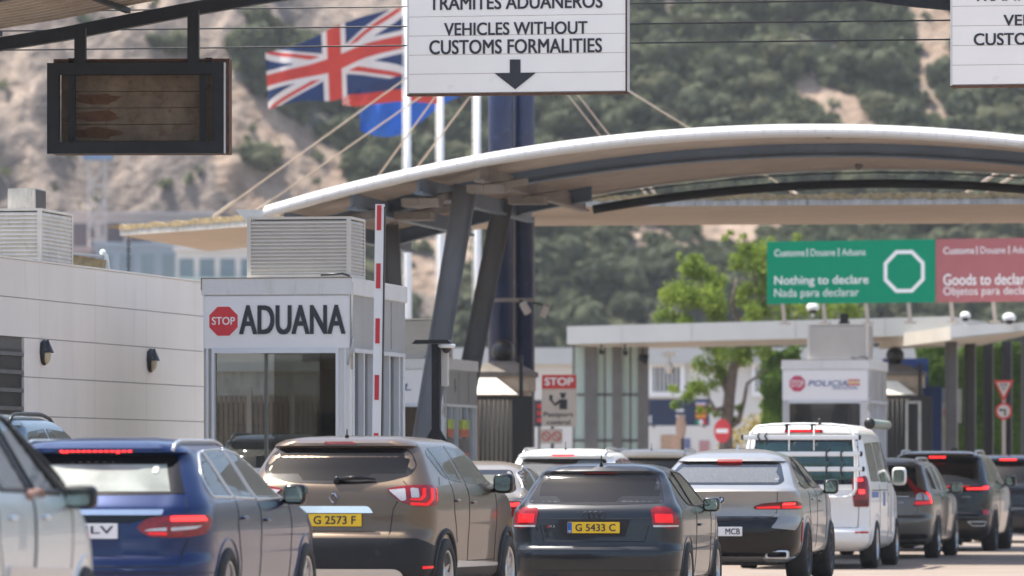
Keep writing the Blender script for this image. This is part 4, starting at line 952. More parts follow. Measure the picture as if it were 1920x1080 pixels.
# ============================================================ TRAFFIC SIGNS
signback = M['postgrey']
g = P(1035, 0, 108); s_ = F/108; t = thing('passport_sign', 'beige Passport control sign with red STOP header and officer pictogram', 'sign', (g.x, 108, 0), 8)
zA = P(0, 702, 108).z; zB = P(0, 800, 108).z; x0, x1 = -.2, .47; tanm = mat('sign_tan', (.50, .45, .39), .55, var=.08)
mb = MB(); mb.box((x0, 0, zB), (x1, .03, zA), bev=.004); pn = mb.build('panel', tanm, t)
hd = zA-.27; mb = MB(); mb.box((x0+.01, -.008, hd), (x1-.01, -.001, zA-.01)); mb.build('header', M['signred'], pn)
mb = MB(); add_text(mb, 'STOP', x0+.06, hd+.06, x1-.06, zA-.06, -.012, .03); mb.build('lettering', M['white'], pn)
mb = MB(); add_text(mb, 'Passport', x0+.04, zB+.16, x1-.06, zB+.28, -.006, .009); mb.build('lettering', M['letter'], pn); mb = MB(); add_text(mb, 'control', x0+.1, zB+.04, x1-.12, zB+.13, -.006, .009); mb.build('lettering', M['letter'], pn); mb = MB()
cx = .19
mb.box((cx-.05, -.006, zB+.33), (cx+.1, -.002, zB+.52)); mb.prism(ngon(cx+.02, zB+.58, .045, 12), -.006, -.002); mb.box((cx-.045, -.007, zB+.61), (cx+.085, -.003, zB+.64))
mb.bar((cx-.04, -.005, zB+.49), (cx-.13, -.005, zB+.41), .045, .004, (0,1,0)); mb.bar((cx-.13, -.005, zB+.41), (cx-.2, -.005, zB+.5), .035, .004, (0,1,0)); mb.box((cx-.24, -.0065, zB+.5), (cx-.18, -.0025, zB+.6)); mb.build('pictogram', M['letter'], pn)
mb = MB(); zc = P(0, 804, 108).z; zd = P(0, 832, 108).z; mb.box((x0-.02, 0, zd), (x0+.4, .03, zc), bev=.004); p2 = mb.build('small_panel', tanm, t)
for k in (0, 1):
    c = x0+.09+k*.2; o1 = ngon(c, (zc+zd)/2, .09, 20); o2 = ngon(c, (zc+zd)/2, .07, 20); mb = MB(); mb.add([(x, -.004, z) for x, z in o1]+[(x, -.004, z) for x, z in o2], [(i, (i+1) % 20, 20+(i+1) % 20, 20+i) for i in range(20)])
    mb.bar((c-.06, -.005, (zc+zd)/2+.06), (c+.06, -.005, (zc+zd)/2-.06), .015, .004, (0,1,0)); mb.build('prohibition_ring', M['signred'], p2)
mb = MB(); mb.box((-.03, .03, 0), (.03, .09, zA-.05)); mb.build('post', M['postgrey'], t)
# red info board behind it
g = P(1002, 0, 130); o = thing('red_board', 'small dark board with red print behind the passport control sign', 'sign', (g.x, 130, 0)); z0, z1 = P(0, 800, 130).z, P(0, 750, 130).z
mb = MB(); mb.box((0,0,z0),(.22,.05,z1)); mb.build('panel', mat('rb', (.03,.03,.05), .5), o); mb = MB()
for k in range(3): mb.box((.06,-.01,z0+.1+k*.16),(.2,-.003,z0+.2+k*.16))
mb.build('print', M['signred'], o); mb = MB(); mb.box((.08,.05,0),(.14,.1,z1)); mb.build('post', M['postgrey'], o)
# no entry
g = P(1354, 0, 126); z = P(0, 808, 126).z; t = thing('no_entry_sign', 'round red no entry sign with a white bar in front of the tree trunk', 'sign', (g.x, 126, 0), 48); r = .265
mb = MB(); mb.prism(ngon(0, z, r, 28), 0, .02); d = mb.build('disc', M['red'], t); mb = MB(); mb.box((-.19, -.006, z-.045), (.19, -.001, z+.045)); mb.build('bar', M['white'], d); mb = MB(); mb.box((-.03, .02, 0), (.03, .07, z+.2)); mb.build('post', M['postgrey'], t)
# orange/cream sign beside
g = P(1276, 0, 130); z = P(0, 800, 130).z; t = thing('edge_on_sign', 'faded orange sign seen almost edge on, left of the no entry sign', 'sign', (g.x, 130, 0), 70); mb = MB(); mb.prism(ngon(0, z, .3, 24, 0, .28), 0, .02); mb.build('disc', mat('faded_orange', (.45, .29, .22), .6, var=.2), t); mb = MB(); mb.box((-.03,.02,0),(.03,.07,z+.2)); mb.build('post', M['postdark'], t)
# give way + no left turn
g = P(1882, 0, 112); s_ = F/112; t = thing('traffic_sign', 'give way triangle above a round no left turn sign on one pale post', 'sign', (g.x, 112, 0), 8)
z1 = P(0, 713, 112).z; z0 = P(0, 754, 112).z; wv = .195
mb = MB(); mb.prism([(-wv, z1), (0, z0), (wv, z1)], 0, .015); tr = mb.build('give_way_triangle', M['signred'], t)
mb = MB(); mb.prism([(-wv+.06, z1-.045), (0, z0+.1), (wv-.06, z1-.045)], -.006, -.001); mb.build('face', tanm, tr); mb = MB(); add_text(mb, 'GIVE', -.075, z1-.12, .075, z1-.06, -.009, .015); mb.build('lettering', M['letter'], tr); mb = MB(); add_text(mb, 'WAY', -.045, z1-.19, .045, z1-.14, -.009, .015); mb.build('lettering', M['letter'], tr)
zc = P(0, 771, 112).z; mb = MB(); mb.prism(ngon(0, zc, .165, 24), 0, .015); tr = mb.build('no_left_turn_disc', M['signred'], t); mb = MB(); mb.prism(ngon(0, zc, .125, 24), -.006, -.001); mb.build('face', tanm, tr)
mb = MB(); mb.box((.01,-.011,zc-.09),(.04,-.007,zc+.04)); mb.box((-.05,-.011,zc+.01),(.01,-.007,zc+.04)); mb.prism([(-.05,zc+.06),(-.05,zc-.01),(-.1,zc+.025)],-.011,-.007); mb.build('arrow', M['letter'], tr)
mb = MB(); mb.box((-.035, .015, 0), (.035, .07, z1)); mb.build('post', M['cable'], t)

# ============================================================ FLAGPOLES AND FLAGS
def flagpole(px, Y, label):
    t = thing('flagpole', label, 'flagpole', (P(px, 0, Y).x, Y, 0)); mb = MB(); mb.tube([(0,0,0),(0,0,6),(-.02,0,12.6)], [.095,.085,.075], 12); mb.build('pole', M['white'], t)
    mb = MB(); mb.ball((-.02,0,12.7), .1, 10); mb.build('finial', M['white'], t); mb = MB(); mb.tube([(-.13,0,1.2),(-.12,0,12.4)], .01, 4); mb.build('halyard', M['white'], t)
flagpole(765, 133, 'white flagpole carrying the large British flag, leftmost of three')
flagpole(827, 136, 'white flagpole, middle of three')
flagpole(896, 139, 'white flagpole nearest the blue mast, rightmost of three')
fb = mat('flag_blue', (.012, .035, .12), .7, var=.1); fr = mat('flag_red', (.55, .05, .035), .7, var=.08); fw = mat('flag_white', (.68, .62, .58), .7, var=.05); eb = mat('flag_royal_blue', (.015, .12, .50), .7, var=.12)
def flag(name, label, Y, top, bot, colf, mats, nu=140, nv=70, amp=.12, ph=0):
    """top / bot: polylines in photo pixels from the hoist to the fly end"""
    def ev(pl, u):
        f = u*(len(pl)-1); i = min(int(f), len(pl)-2); f -= i
        p0 = pl[max(i-1,0)]; p1 = pl[i]; p2 = pl[i+1]; p3 = pl[min(i+2, len(pl)-1)]
        return [ .5*((2*p1[k])+(-p0[k]+p2[k])*f+(2*p0[k]-5*p1[k]+4*p2[k]-p3[k])*f*f+(-p0[k]+3*p1[k]-3*p2[k]+p3[k])*f**3) for k in (0,1)]
    o0 = P(top[0][0], top[0][1], Y); mb = MB(); vs = []
    for i in range(nu+1):
        u = i/nu; a = ev(top, u); b = ev(bot, u)
        for j in range(nv+1):
            v = j/nv; p = P(a[0]+(b[0]-a[0])*v, a[1]+(b[1]-a[1])*v, Y)
            d = amp*(.3+u)*math.sin(u*11+v*2.2+ph)+.4*amp*math.sin(u*23-v*4+ph)*u
            vs.append((p.x-o0.x, d, p.z-o0.z))
    mb.add(vs, [(i*(nv+1)+j, (i+1)*(nv+1)+j, (i+1)*(nv+1)+j+1, i*(nv+1)+j+1) for i in range(nu) for j in range(nv)], True)
    k = 0
    for i in range(nu):
        for j in range(nv): mb.mi[k] = colf((i+.5)/nu, (j+.5)/nv); k += 1
    o = mb.build(name, mats, loc=o0, fixn=False); return tag(o, label, 'flag')
def jack(u, v):
    x = u*60-30; y = v*30-15
    if abs(x) < 3 or abs(y) < 3: return 1
    if abs(x) < 5 or abs(y) < 5: return 2
    d1 = (y*60-x*30)/67.08; d2 = (y*60+x*30)/67.08
    if (x < 0) == (y < 0): d, sgn_ = d1, (1 if x > 0 else -1)
    else: d, sgn_ = d2, (1 if x < 0 else -1)
    d = d*sgn_ if True else d
    if abs(d) < 3: return 1 if 0 < d < 2 else 2
    return 0
flag('british_flag', 'large British union flag streaming left from the left flagpole', 133, [(757,14),(690,28),(625,52),(560,82),(498,100)], [(757,140),(690,160),(630,187),(565,190),(503,204)], jack, [fb, fr, fw])
def ens(u, v): return 0 if v < .42 and u < .8 else 1
flag('red_ensign', 'red and blue flag partly hidden below the British flag', 135.8, [(820,120),(757,140),(700,148),(660,150),(640,160)], [(820,195),(757,190),(700,195),(670,200),(642,196)], lambda u, v: (0 if v < .55 else 1) if u < .85 else (2 if (u*13+v*5) % 1 < .35 else 1), [fb, fr, fw], 60, 30, .1, 1)
flag('blue_flag', 'plain bright blue flag drooping below the British flag', 138.8, [(890,150),(830,165),(757,172),(712,178),(674,212)], [(890,168),(830,197),(757,250),(712,256),(675,244)], lambda u, v: 0, [eb], 60, 30, .15, 2)

# ============================================================ NEAR GANTRY
YG = 64.0
gp = [(-140,112),(-60,97),(0,83),(120,64),(240,40),(350,19),(480,-4),(620,-24),(800,-44),(1000,-55),(1200,-54),(1400,-40),(1560,-19),(1700,-1),(1785,7),(1900,25),(2050,60)]
def GY(px): return YG-(px-400)*YG/F*math.tan(R(TH))*1.0
t = thing('near_gantry', 'dark arched steel gantry carrying signs across the top of the picture', 'gantry', (0, YG, 0))
def gpt(px, py, dy=0, dz=0): y = GY(px)+dy; p = P(px, py, GY(px)); return (p.x+dy*math.sin(R(TH)), y-YG, p.z+dz)
mb = MB()
for i in range(len(gp)-1): mb.bar(gpt(*gp[i]), gpt(*gp[i+1]), .12, .15)
mb.build('arch_beam', M['darksteel'], t)
# deck above, towards the camera
mb = MB(); prof = []; v = -.2
while v > -5.8: prof += [(v, .15), (v-.09, .15), (v-.12, .19), (v-.21, .19)]; v -= .25
nP = len(prof); vs = []
gl_ = gp[:7]
for px, py in gl_:
    for v, dz in prof: vs.append(gpt(px, py, v, dz+.0))
mb.add(vs, [(i*nP+j, i*nP+j+1, (i+1)*nP+j+1, (i+1)*nP+j) for i in range(len(gl_)-1) for j in range(nP-1)])
mb.v += [(x, y, z+.06) for x, y, z in mb.v]; k = len(vs); mb.f += [[i+k for i in f] for f in mb.f]; mb.mi += mb.mi[:]; mb.sm += mb.sm[:]
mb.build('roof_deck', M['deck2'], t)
mb = MB()
for i in range(6): mb.bar(gpt(gp[i][0], gp[i][1], -3, .17), gpt(gp[i+1][0], gp[i+1][1], -3, .17), .1, .12)
mb.build('arch_beam', M['darksteel'], t)
mb = MB()
for px, py in gp[:7:2]: mb.bar(gpt(px, py, 0, .12), gpt(px, py, -5.7, .2), .06, .06)
mb.build('purlin', M['darksteel'], t)
for i, x in enumerate((-6.9, 9.6)):
    mb = MB(); z1 = 6.0 if i else 5.95; mb.box((x-.12, -.12 + (-2.0 if i else 1.2), 0), (x+.12, .12+(-2.0 if i else 1.2), z1)); mb.build('column', M['darksteel'], t)
# long wires
for i, (ya, yb) in enumerate(((22, -1), (58, 38), (94, 74))):
    o = thing('wire', ['upper of the thin black wires strung across the picture', 'middle of the thin black wires strung across the picture', 'lowest of the thin black wires strung across the picture'][i], 'wire', P(-150, ya+(ya-yb)*150/1780, 66.3))
    b = P(2000, yb-(ya-yb)*220/1780, 63.2); mb = MB(); L0 = o.location.copy(); mb.tube([Vector((0,0,0)), (b-L0)], .0095, 5); mb.build('strand', M['black'], o)
# white direction signs
def gsign(px0, px1, pyb, Y, label, lines, arrow=None, jrows=(), shown=None):
    a = P(px0, pyb, Y); s_ = F/Y; W_ = (px1-px0)/s_/math.cos(R(TH)); t = thing('overhead_sign', label, 'sign', (a.x, Y, a.z), TH)
    Hs = 1.9
    mb = MB(); mb.box((-.0, .045, 0), (W_, .13, Hs), bev=.004); mb.build('backing', M['alu'], t)
    mb = MB(); z = .02; r = .212
    k = 0
    while z < Hs: mb.box((.01, .0, z), (W_-.03, .045, min(z+r-.006, Hs))); z += r
    mb.build('panel', M['signpanel'], t)
    mb = MB(); mb.box((-.012, -.004, 0), (.01, .12, Hs)); mb.build('edge', M['booth'], t); mb = MB(); mb.box((W_-.03, -.004, 0), (W_-.005, .12, Hs)); mb.build('edge', M['booth'], t)
    mb = MB(); mb.box((-.012, -.008, -.012), (W_, .13, .008)); mb.box((W_-.028, -.006, 0), (W_-.008, 0, Hs)); mb.build('rim', M['rust'], t)
    mb = MB()
    z = .02+r
    while z < Hs: mb.box((.01, .003, z-.008), (W_-.03, .02, z+.0)); z += r
    mb.build('joint', M['cable'], t)
    sx = lambda px: (px-px0)/s_/math.cos(R(TH))
    for s, xa, xb, yt, yb in lines:
        mb = MB(); add_text(mb, s, sx(xa), (pyb-yb)/s_, sx(xb), (pyb-yt)/s_, -.006, .022); mb.build('lettering', M['letter'], t)
    if arrow:
        cx, y0, y1, y2 = arrow; mb = MB(); f = lambda y: (pyb-y)/s_
        mb.prism([(sx(cx-10), f(y0)), (sx(cx-10), f(y1)), (sx(cx-39), f(y1)), (sx(cx), f(y2)), (sx(cx+39), f(y1)), (sx(cx+10), f(y1)), (sx(cx+10), f(y0))][::-1], -.007, -.002); mb.build('arrow', M['letter'], t)
    mb = MB()
    for x in (.35, W_-.35): mb.box((x-.05, .14, .2), (x+.05, .2, Hs+.3))
    mb.build('bracket', M['darksteel'], t)
    return t
gsign(765, 1176, 178, 63.2, 'white overhead sign reading vehicles without customs formalities, with a down arrow',
      [('TRAMITES ADUANEROS', 805, 1129, -6, 20), ('VEHICLES WITHOUT', 833, 1101, 44, 68), ('CUSTOMS FORMALITIES', 805, 1128, 76, 103)], (966, 114, 139, 170))
gsign(1784, 2195, 162, 61.5, 'white overhead sign cut off by the right edge of the picture',
      [('VEHICLES WITH', 1880, 2100, 29, 50), ('CUSTOMS FORMALITIES', 1825, 2150, 63, 86), ('TRAMITES ADUANEROS', 1824, 2150, -22, 3)], (1990, 98, 123, 154))
# empty hanging frame
YF = 63.6; s_ = F/YF; a = P(88, 288, YF); t = thing('empty_signboard', 'empty dark steel signboard with rusty brown slats, hung from two posts at top left', 'signboard', (a.x, YF, a.z), 3)
W_ = 333/s_; Hh = 170/s_; k = 22/s_
mb = MB(); mb.box((0,0,0),(W_,.1,k)); mb.box((0,0,Hh-k),(W_,.1,Hh)); mb.box((0,0,k),(k,.1,Hh-k)); mb.box((W_-k,0,k),(W_,.1,Hh-k)); mb.build('outer_frame', M['darksteel'], t)
mb = MB(); d = .3; mb.box((.06,.1,.0),(W_+.05,d+.1,.03)); mb.box((.06,.1,Hh+.02),(W_+.05,d+.1,Hh+.05)); mb.box((W_+.01,.1,.03),(W_+.05,d+.1,Hh+.02)); mb.box((.06,.1,.03),(.1,d+.1,Hh+.02)); mb.build('casing', M['rust'], t)
mb = MB(); mb.box((W_, .0, .0), (W_+.012, .1, Hh)); mb.build('bright_edge', M['alu'], t)
rd = random.Random(8)
for q in range(3):
    z_ = Hh*.62-q*.19; ox = k*1.9; n8 = 16; mb = MB(); ol = []
    for i in range(n8):
        an = 2*math.pi*i/n8; rr_ = rd.uniform(.75, 1.15); ol.append((ox+.28+.27*rr_*math.cos(an), z_+.065*rr_*math.sin(an)))
    mb.prism(ol, d+.012, d+.018); mb.build('rust_stain', M['rust'], t)
mb = MB(); z = k+.03; r = .185
while z < Hh-k: mb.box((k*.9, d+.02, z), (W_-k*.9, d+.06, min(z+r-.008, Hh-k+.02))); z += r
mb.box((k*.9, d+.06, k+.02), (W_-k*.9, d+.075, Hh)); mb.build('slats', M['slat'], t)
for x in (38/s_, W_-48/s_): mb = MB(); mb.box((x, .12, k*.7), (x+12/s_, .2, Hh-k*.7)); mb.build('inner_bar', M['darksteel'], t)
mb = MB()
for x, y1 in ((51/s_, 60), (264/s_, 28)): mb = MB(); mb.box((x, .02, Hh), (x+21/s_, .14, (288-y1)/s_+.05)); mb.build('hanger', M['darksteel'], t)
mb = MB(); mb.box((38/s_, .1, Hh), (52/s_, .2, Hh+.06)); mb.box((296/s_, .1, Hh), (309/s_, .2, Hh+.06)); mb.build('clamp', M['darksteel'], t)

# seen through the booth windows
g = P(380, 0, 84); t = thing('slatted_fence', 'brown slatted fence seen through the glass of the customs booth', 'fence', (g.x-1, 84, .0), 10)
zt_ = P(0, 742, 84).z; br = mat('fence_brown', (.20, .14, .09), .8, var=.3, scale=6)
mb = MB(); x = 0
while x < 3.6: mb.box((x, 0, .1), (x+.055, .03, zt_)); x += .075
mb.build('slats', br, t); mb = MB(); mb.box((0, .03, .1), (3.6, .06, zt_-.1)); mb.build('backing', mat('fence_back', (.12, .085, .055), .9), t)
for x in (.3, 1.7, 2.35, 3.5):
    mb = MB(); mb.box((x, -.06, 0), (x+.07, -.001, zt_+.12)); mb.build('post', M['cable'], t)
g = P(380, 0, 92); t = thing('site_cabin', 'pale grey flat sided cabin above the brown fence, seen through the booth', 'cabin', (g.x-1, 92, 0), 10)
mb = MB(); mb.box((0, 0, 0), (3.3, 2.5, 2.95)); mb.build('wall', M['concedge'], t); mb = MB(); mb.box((-.1, -.1, 2.95), (3.4, 2.6, 3.1)); mb.build('roof', M['fascia'], t)

# ============================================================ CARS
def pchip(xs, ys, x):
    n = len(xs)
    if x <= xs[0]: return ys[0]
    if x >= xs[-1]: return ys[-1]
    i = 0
    while x > xs[i+1]: i += 1
    h = [xs[j+1]-xs[j] for j in range(n-1)]; d = [(ys[j+1]-ys[j])/h[j] for j in range(n-1)]
    def m(j):
        if j == 0: return d[0]
        if j == n-1: return d[-1]
        if d[j-1]*d[j] <= 0: return 0
        w1 = 2*h[j]+h[j-1]; w2 = h[j]+2*h[j-1]; return (w1+w2)/(w1/d[j-1]+w2/d[j])
    t = (x-xs[i])/h[i]; a, b = m(i)*h[i], m(i+1)*h[i]
    return ys[i]*(2*t**3-3*t*t+1)+a*(t**3-2*t*t+t)+ys[i+1]*(-2*t**3+3*t*t)+b*(t**3-t*t)
def contour(z, yr, yf, w, Rr, bow, Rf, L_):
    pts = []; Ry = Rr*1.15
    for i in range(9):
        x = (w-Rr)*i/9; pts.append((x, yr+bow*(x/w)**2))
    yc = yr+bow*((w-Rr)/w)**2
    for i in range(10):
        a = math.pi/2*i/9; pts.append((w-Rr+Rr*math.sin(a), yc+Ry*(1-math.cos(a))))
    y0 = yc+Ry; Fy = Rf*1.2; bf = .12; y1 = yf-bf-Fy
    for i in range(1, 26): pts.append((w, y0+(y1-y0)*i/26))
    for i in range(8):
        a = math.pi/2*i/7; pts.append((w-Rf+Rf*math.cos(a), y1+Fy*math.sin(a)))
    for i in range(1, 7):
        x = (w-Rf)*(1-i/6); pts.append((x, yf-bf*(x/max(w-Rf, .01))**2))
    out = []
    for x, y in pts:
        q = (y-L_*.5)/(L_*.5); out.append((x*(1-.035*q*q-(.05 if q > 0 else .02)*q*q*abs(q)), y, z))
    return out
def roundpoly(pts, r, n=4):
    out = []; k = len(pts)
    for i in range(k):
        p = Vector(pts[i][:2]); a = Vector(pts[i-1][:2]); b = Vector(pts[(i+1) % k][:2]); rr = pts[i][2] if len(pts[i]) > 2 else r
        da, db = a-p, b-p; q = min(rr, da.length*.45, db.length*.45); s = p+da.normalized()*q; e = p+db.normalized()*q
        for j in range(n+1):
            t = j/n; out.append(s*(1-t)**2+p*2*t*(1-t)+e*t*t)
    return out
class Body:
    def __init__(s, sl, L_):
        s.L = L_; zs = [r[0] for r in sl]; fine = []
        for i in range(len(zs)-1):
            k = max(1, int((zs[i+1]-zs[i])/.028)); fine += [zs[i]+(zs[i+1]-zs[i])*j/k for j in range(k)]
        fine.append(zs[-1]); rings = []
        for z in fine:
            p = [pchip(zs, [r[c] for r in sl], z) for c in range(1, 7)]; rings.append(contour(z, *p, L_))
        n = len(rings[0]); vs = []; full = []
        for rg in rings:
            ring = rg+[(-x, y, z) for x, y, z in rg[-2:0:-1]]; full.append(ring); vs += ring
        m = len(full[0])
        fs = [(i*m+j, i*m+(j+1) % m, (i+1)*m+(j+1) % m, (i+1)*m+j) for i in range(len(full)-1) for j in range(m)]
        # caps as strips between mirrored points
        for base, fl in ((0, True), ((len(full)-1)*m, False)):
            for j in range(n-1):
                a, b = j, j+1; c, d = (m-b) % m, (m-a) % m
                f = [base+q for q in (a, b, c, d)]; f = [q for k, q in enumerate(f) if q not in f[:k]]
                if len(f) > 2: fs.append(f[::-1] if fl else f)
        s.v, s.f = vs, fs; s.bvh = BVHTree.FromPolygons([Vector(v) for v in vs], fs)
        s.yc = 1.0
    def hit(s, mode, a, b, side=1):
        if mode == 'rear': o, d = Vector((a, -2, b)), Vector((0, 1, 0))
        elif mode == 'side': o, d = Vector((side*2.5, a, b)), Vector((-side, 0, 0))
        elif mode == 'top': o, d = Vector((a, b, 4)), Vector((0, 0, -1))
        elif mode == 'front': o, d = Vector((a, s.L+2, b)), Vector((0, -1, 0))
        else:
            ph = R(a); d0 = Vector((math.sin(ph)*side, -math.cos(ph), 0)); o = Vector((0, s.yc, b))+d0*3; d = -d0
        q, nn, i, ds = s.bvh.ray_cast(o, d)
        if q is None:
            q, nn, i, ds = s.bvh.find_nearest(o+d*(1.2 if mode != 'top' else 2.5))
        if nn.dot(d) > 0: nn = -nn
        return q, nn
def patch(B, poly, mode, name, m, parent, off=.003, side=1, r=.02, res=.05, thick=.01, smooth=True, both=False):
    ks = .0157 if mode == 'wrap' else 1
    pl = roundpoly([(p[0]*ks,)+tuple(p[1:]) for p in poly], r)
    bd = []
    for i in range(len(pl)):
        a, b = pl[i], pl[(i+1) % len(pl)]; k = max(1, int((b-a).length/res))
        if (b-a).length < 1e-5: continue
        bd += [a+(b-a)*j/k for j in range(k)]
    x0 = min(p.x for p in bd); x1 = max(p.x for p in bd); y0 = min(p.y for p in bd); y1 = max(p.y for p in bd)
    inner = []; tb = [(p.x, p.y) for p in bd]; y = y0+res/2
    while y < y1:
        x = x0+res/2
        while x < x1:
            if inpoly(x, y, tb) and min((Vector((x, y))-q).length for q in bd) > res*.4: inner.append(Vector((x, y)))
            x += res
        y += res
    nb = len(bd); vs2, _, fs, *_ = delaunay_2d_cdt(bd+inner, [], [list(range(nb))], 1, 1e-6)
    mb = MB(); out = []; inn = []
    for p in vs2:
        q, nn = B.hit(mode, p.x/ks, p.y, side); out.append(q+nn*off); inn.append(q-nn*thick)
    k = len(vs2); mb.add(out, fs, smooth)
    ec = {}
    for f in fs:
        for i in range(len(f)):
            e = (f[i], f[(i+1) % len(f)]); ec[e] = 1
    edges = [e for e in ec if (e[1], e[0]) not in ec]
    base = len(mb.v); mb.add([out[i] for i in range(k)]+inn, [(a, b, k+b, k+a) for a, b in edges])
    me = bpy.data.meshes.new(name); me.from_pydata([tuple(v) for v in mb.v], [], mb.f); me.update()
    for p, sm in zip(me.polygons, mb.sm): p.use_smooth = sm
    # orient faces outwards
    c = Vector((0, B.L/2, .7)); 
    if me.polygons:
        p = me.polygons[0]; q, nn = B.hit(mode, vs2[0].x/ks, vs2[0].y, side)
        if p.normal.dot(nn) < 0: me.flip_normals()
    me.materials.append(m)
    if m in SEEG and name != 'glass_band':
        me.materials.append(C_['gloss']); bset = set(i for e in edges for i in e); bset |= set(range(base+0, len(me.vertices)))
        for p in me.polygons:
            if any(v in bset for v in p.vertices): p.material_index = 1
    o = bpy.data.objects.new(name, me); COL.objects.link(o); o.parent = parent
    return o
def inset(pl, d):
    n = len(pl); ar = sum(pl[i].x*pl[(i+1) % n].y-pl[(i+1) % n].x*pl[i].y for i in range(n)); s = 1 if ar > 0 else -1; out = []
    for i in range(n):
        a, b, c = pl[i-1], pl[i], pl[(i+1) % n]; e1 = b-a; e2 = c-b
        if e1.length < 1e-6 or e2.length < 1e-6: continue
        e1.normalize(); e2.normalize(); nn = Vector((-(e1.y+e2.y), e1.x+e2.x))*s
        if nn.length < 1e-4: continue
        nn.normalize(); q = b+nn*d
        if not out or (q-out[-1]).length > .004: out.append(q)
    return out
def strip(B, pl, mode, name, m, parent, rad=.004, side=1, off=0, res=.04, closed=False, n=5, flat=1):
    ks = .0157 if mode == 'wrap' else 1
    pts = [Vector((p[0]*ks, p[1])) for p in pl]
    if closed: pts.append(pts[0])
    P3 = []
    for a, b in zip(pts, pts[1:]):
        k = max(1, int((b-a).length/res))
        for j in range(k): q = a+(b-a)*j/k; h, nn = B.hit(mode, q.x/ks, q.y, side); P3.append(h+nn*off)
    q = pts[-1]; h, nn = B.hit(mode, q.x/ks, q.y, side); P3.append(h+nn*off)
    mb = MB(); mb.tube(P3, rad, n, flat=flat); return mb.build(name, m, parent, fixn=False)

C_ = {}
C_['tyre'] = mat('tyre_rubber', (.022, .021, .02), .8, var=.3, scale=8)
C_['rim'] = mat('alloy_rim', (.45, .45, .46), .3, metal=.8, var=.1)
C_['rimdark'] = mat('alloy_rim_dark', (.05, .05, .055), .35, metal=.6, var=.1)
C_['brake'] = mat('brake_disc', (.12, .11, .1), .5, metal=.6, var=.2)
C_['plastic'] = mat('black_plastic', (.014, .015, .017), .55, spec=.25, var=.2, scale=6, dirt=(.07, .065, .06), dirt_amt=.08)
C_['gloss'] = mat('gloss_black', (.005, .005, .006), .12, var=0, spec=.35)
C_['chrome'] = mat('chrome', (.75, .75, .76), .12, metal=1, var=.05)
C_['satin'] = mat('satin_silver', (.55, .56, .57), .28, metal=.7, var=.05)
C_['seam'] = mat('shut_line', (.008, .008, .009), .8, var=0)
C_['glass'] = seeglass('car_glass_tinted', (.09, .105, .12), 1.42, 0)
C_['glassgrey'] = seeglass('car_glass_grey', (.42, .45, .46), 1.5, .05)
C_['glassblue'] = seeglass('car_glass_clear', (.80, .88, .90), 1.5, .06)
C_['glasswet'] = seeglass('car_glass_speckled', (.2, .2, .2), 1.5, .3, (.30, .31, .32), 90, .55)
C_['glassbright'] = seeglass('car_glass_dusty', (.6, .66, .62), 1.5, .42, (.62, .66, .60), 3, .35)
SEEG = [C_[k] for k in ('glass', 'glassgrey', 'glassblue', 'glasswet', 'glassbright')]
C_['trim_inner'] = mat('cabin_trim', (.035, .034, .034), .85, var=.2)
C_['seat'] = mat('seat_cloth', (.05, .05, .052), .9, var=.2)
def lampmat(name, col, em): return mat(name, col, .2, var=.05, coat=.1, emis=em, spec=.3)
C_['lamp'] = mat('tail_lamp_red', (.22, .005, .009), .16, var=.35, scale=22, coat=.3, spec=.4)
C_['lampdark'] = mat('tail_lamp_smoked', (.10, .004, .008), .12, var=.2, scale=25, coat=.2, spec=.4)
C_['lit'] = lampmat('brake_light_lit', (.9, .03, .03), 1.15)
C_['litred'] = lampmat('tail_light_lit', (.62, .010, .013), .32)
C_['lampwhite'] = mat('reverse_lens', (.5, .48, .48), .12, var=.15, scale=30, coat=1)
C_['reflector'] = mat('reflector_red', (.45, .015, .02), .2, var=.2, scale=60)
C_['amber'] = mat('amber_lens', (.6, .2, .02), .2)
C_['platey'] = mat('plate_yellow', (.72, .46, .01), .45, var=.03)
C_['platew'] = mat('plate_white', (.72, .72, .72), .45, var=.03)
C_['plateblue'] = mat('plate_blue', (.01, .09, .35), .45, var=0)
C_['mirrorglass'] = mat('mirror_glass', (.22, .26, .23), .04, metal=.8, var=.35, scale=9)
C_['under'] = mat('underbody', (.02, .018, .016), .9, var=.3)

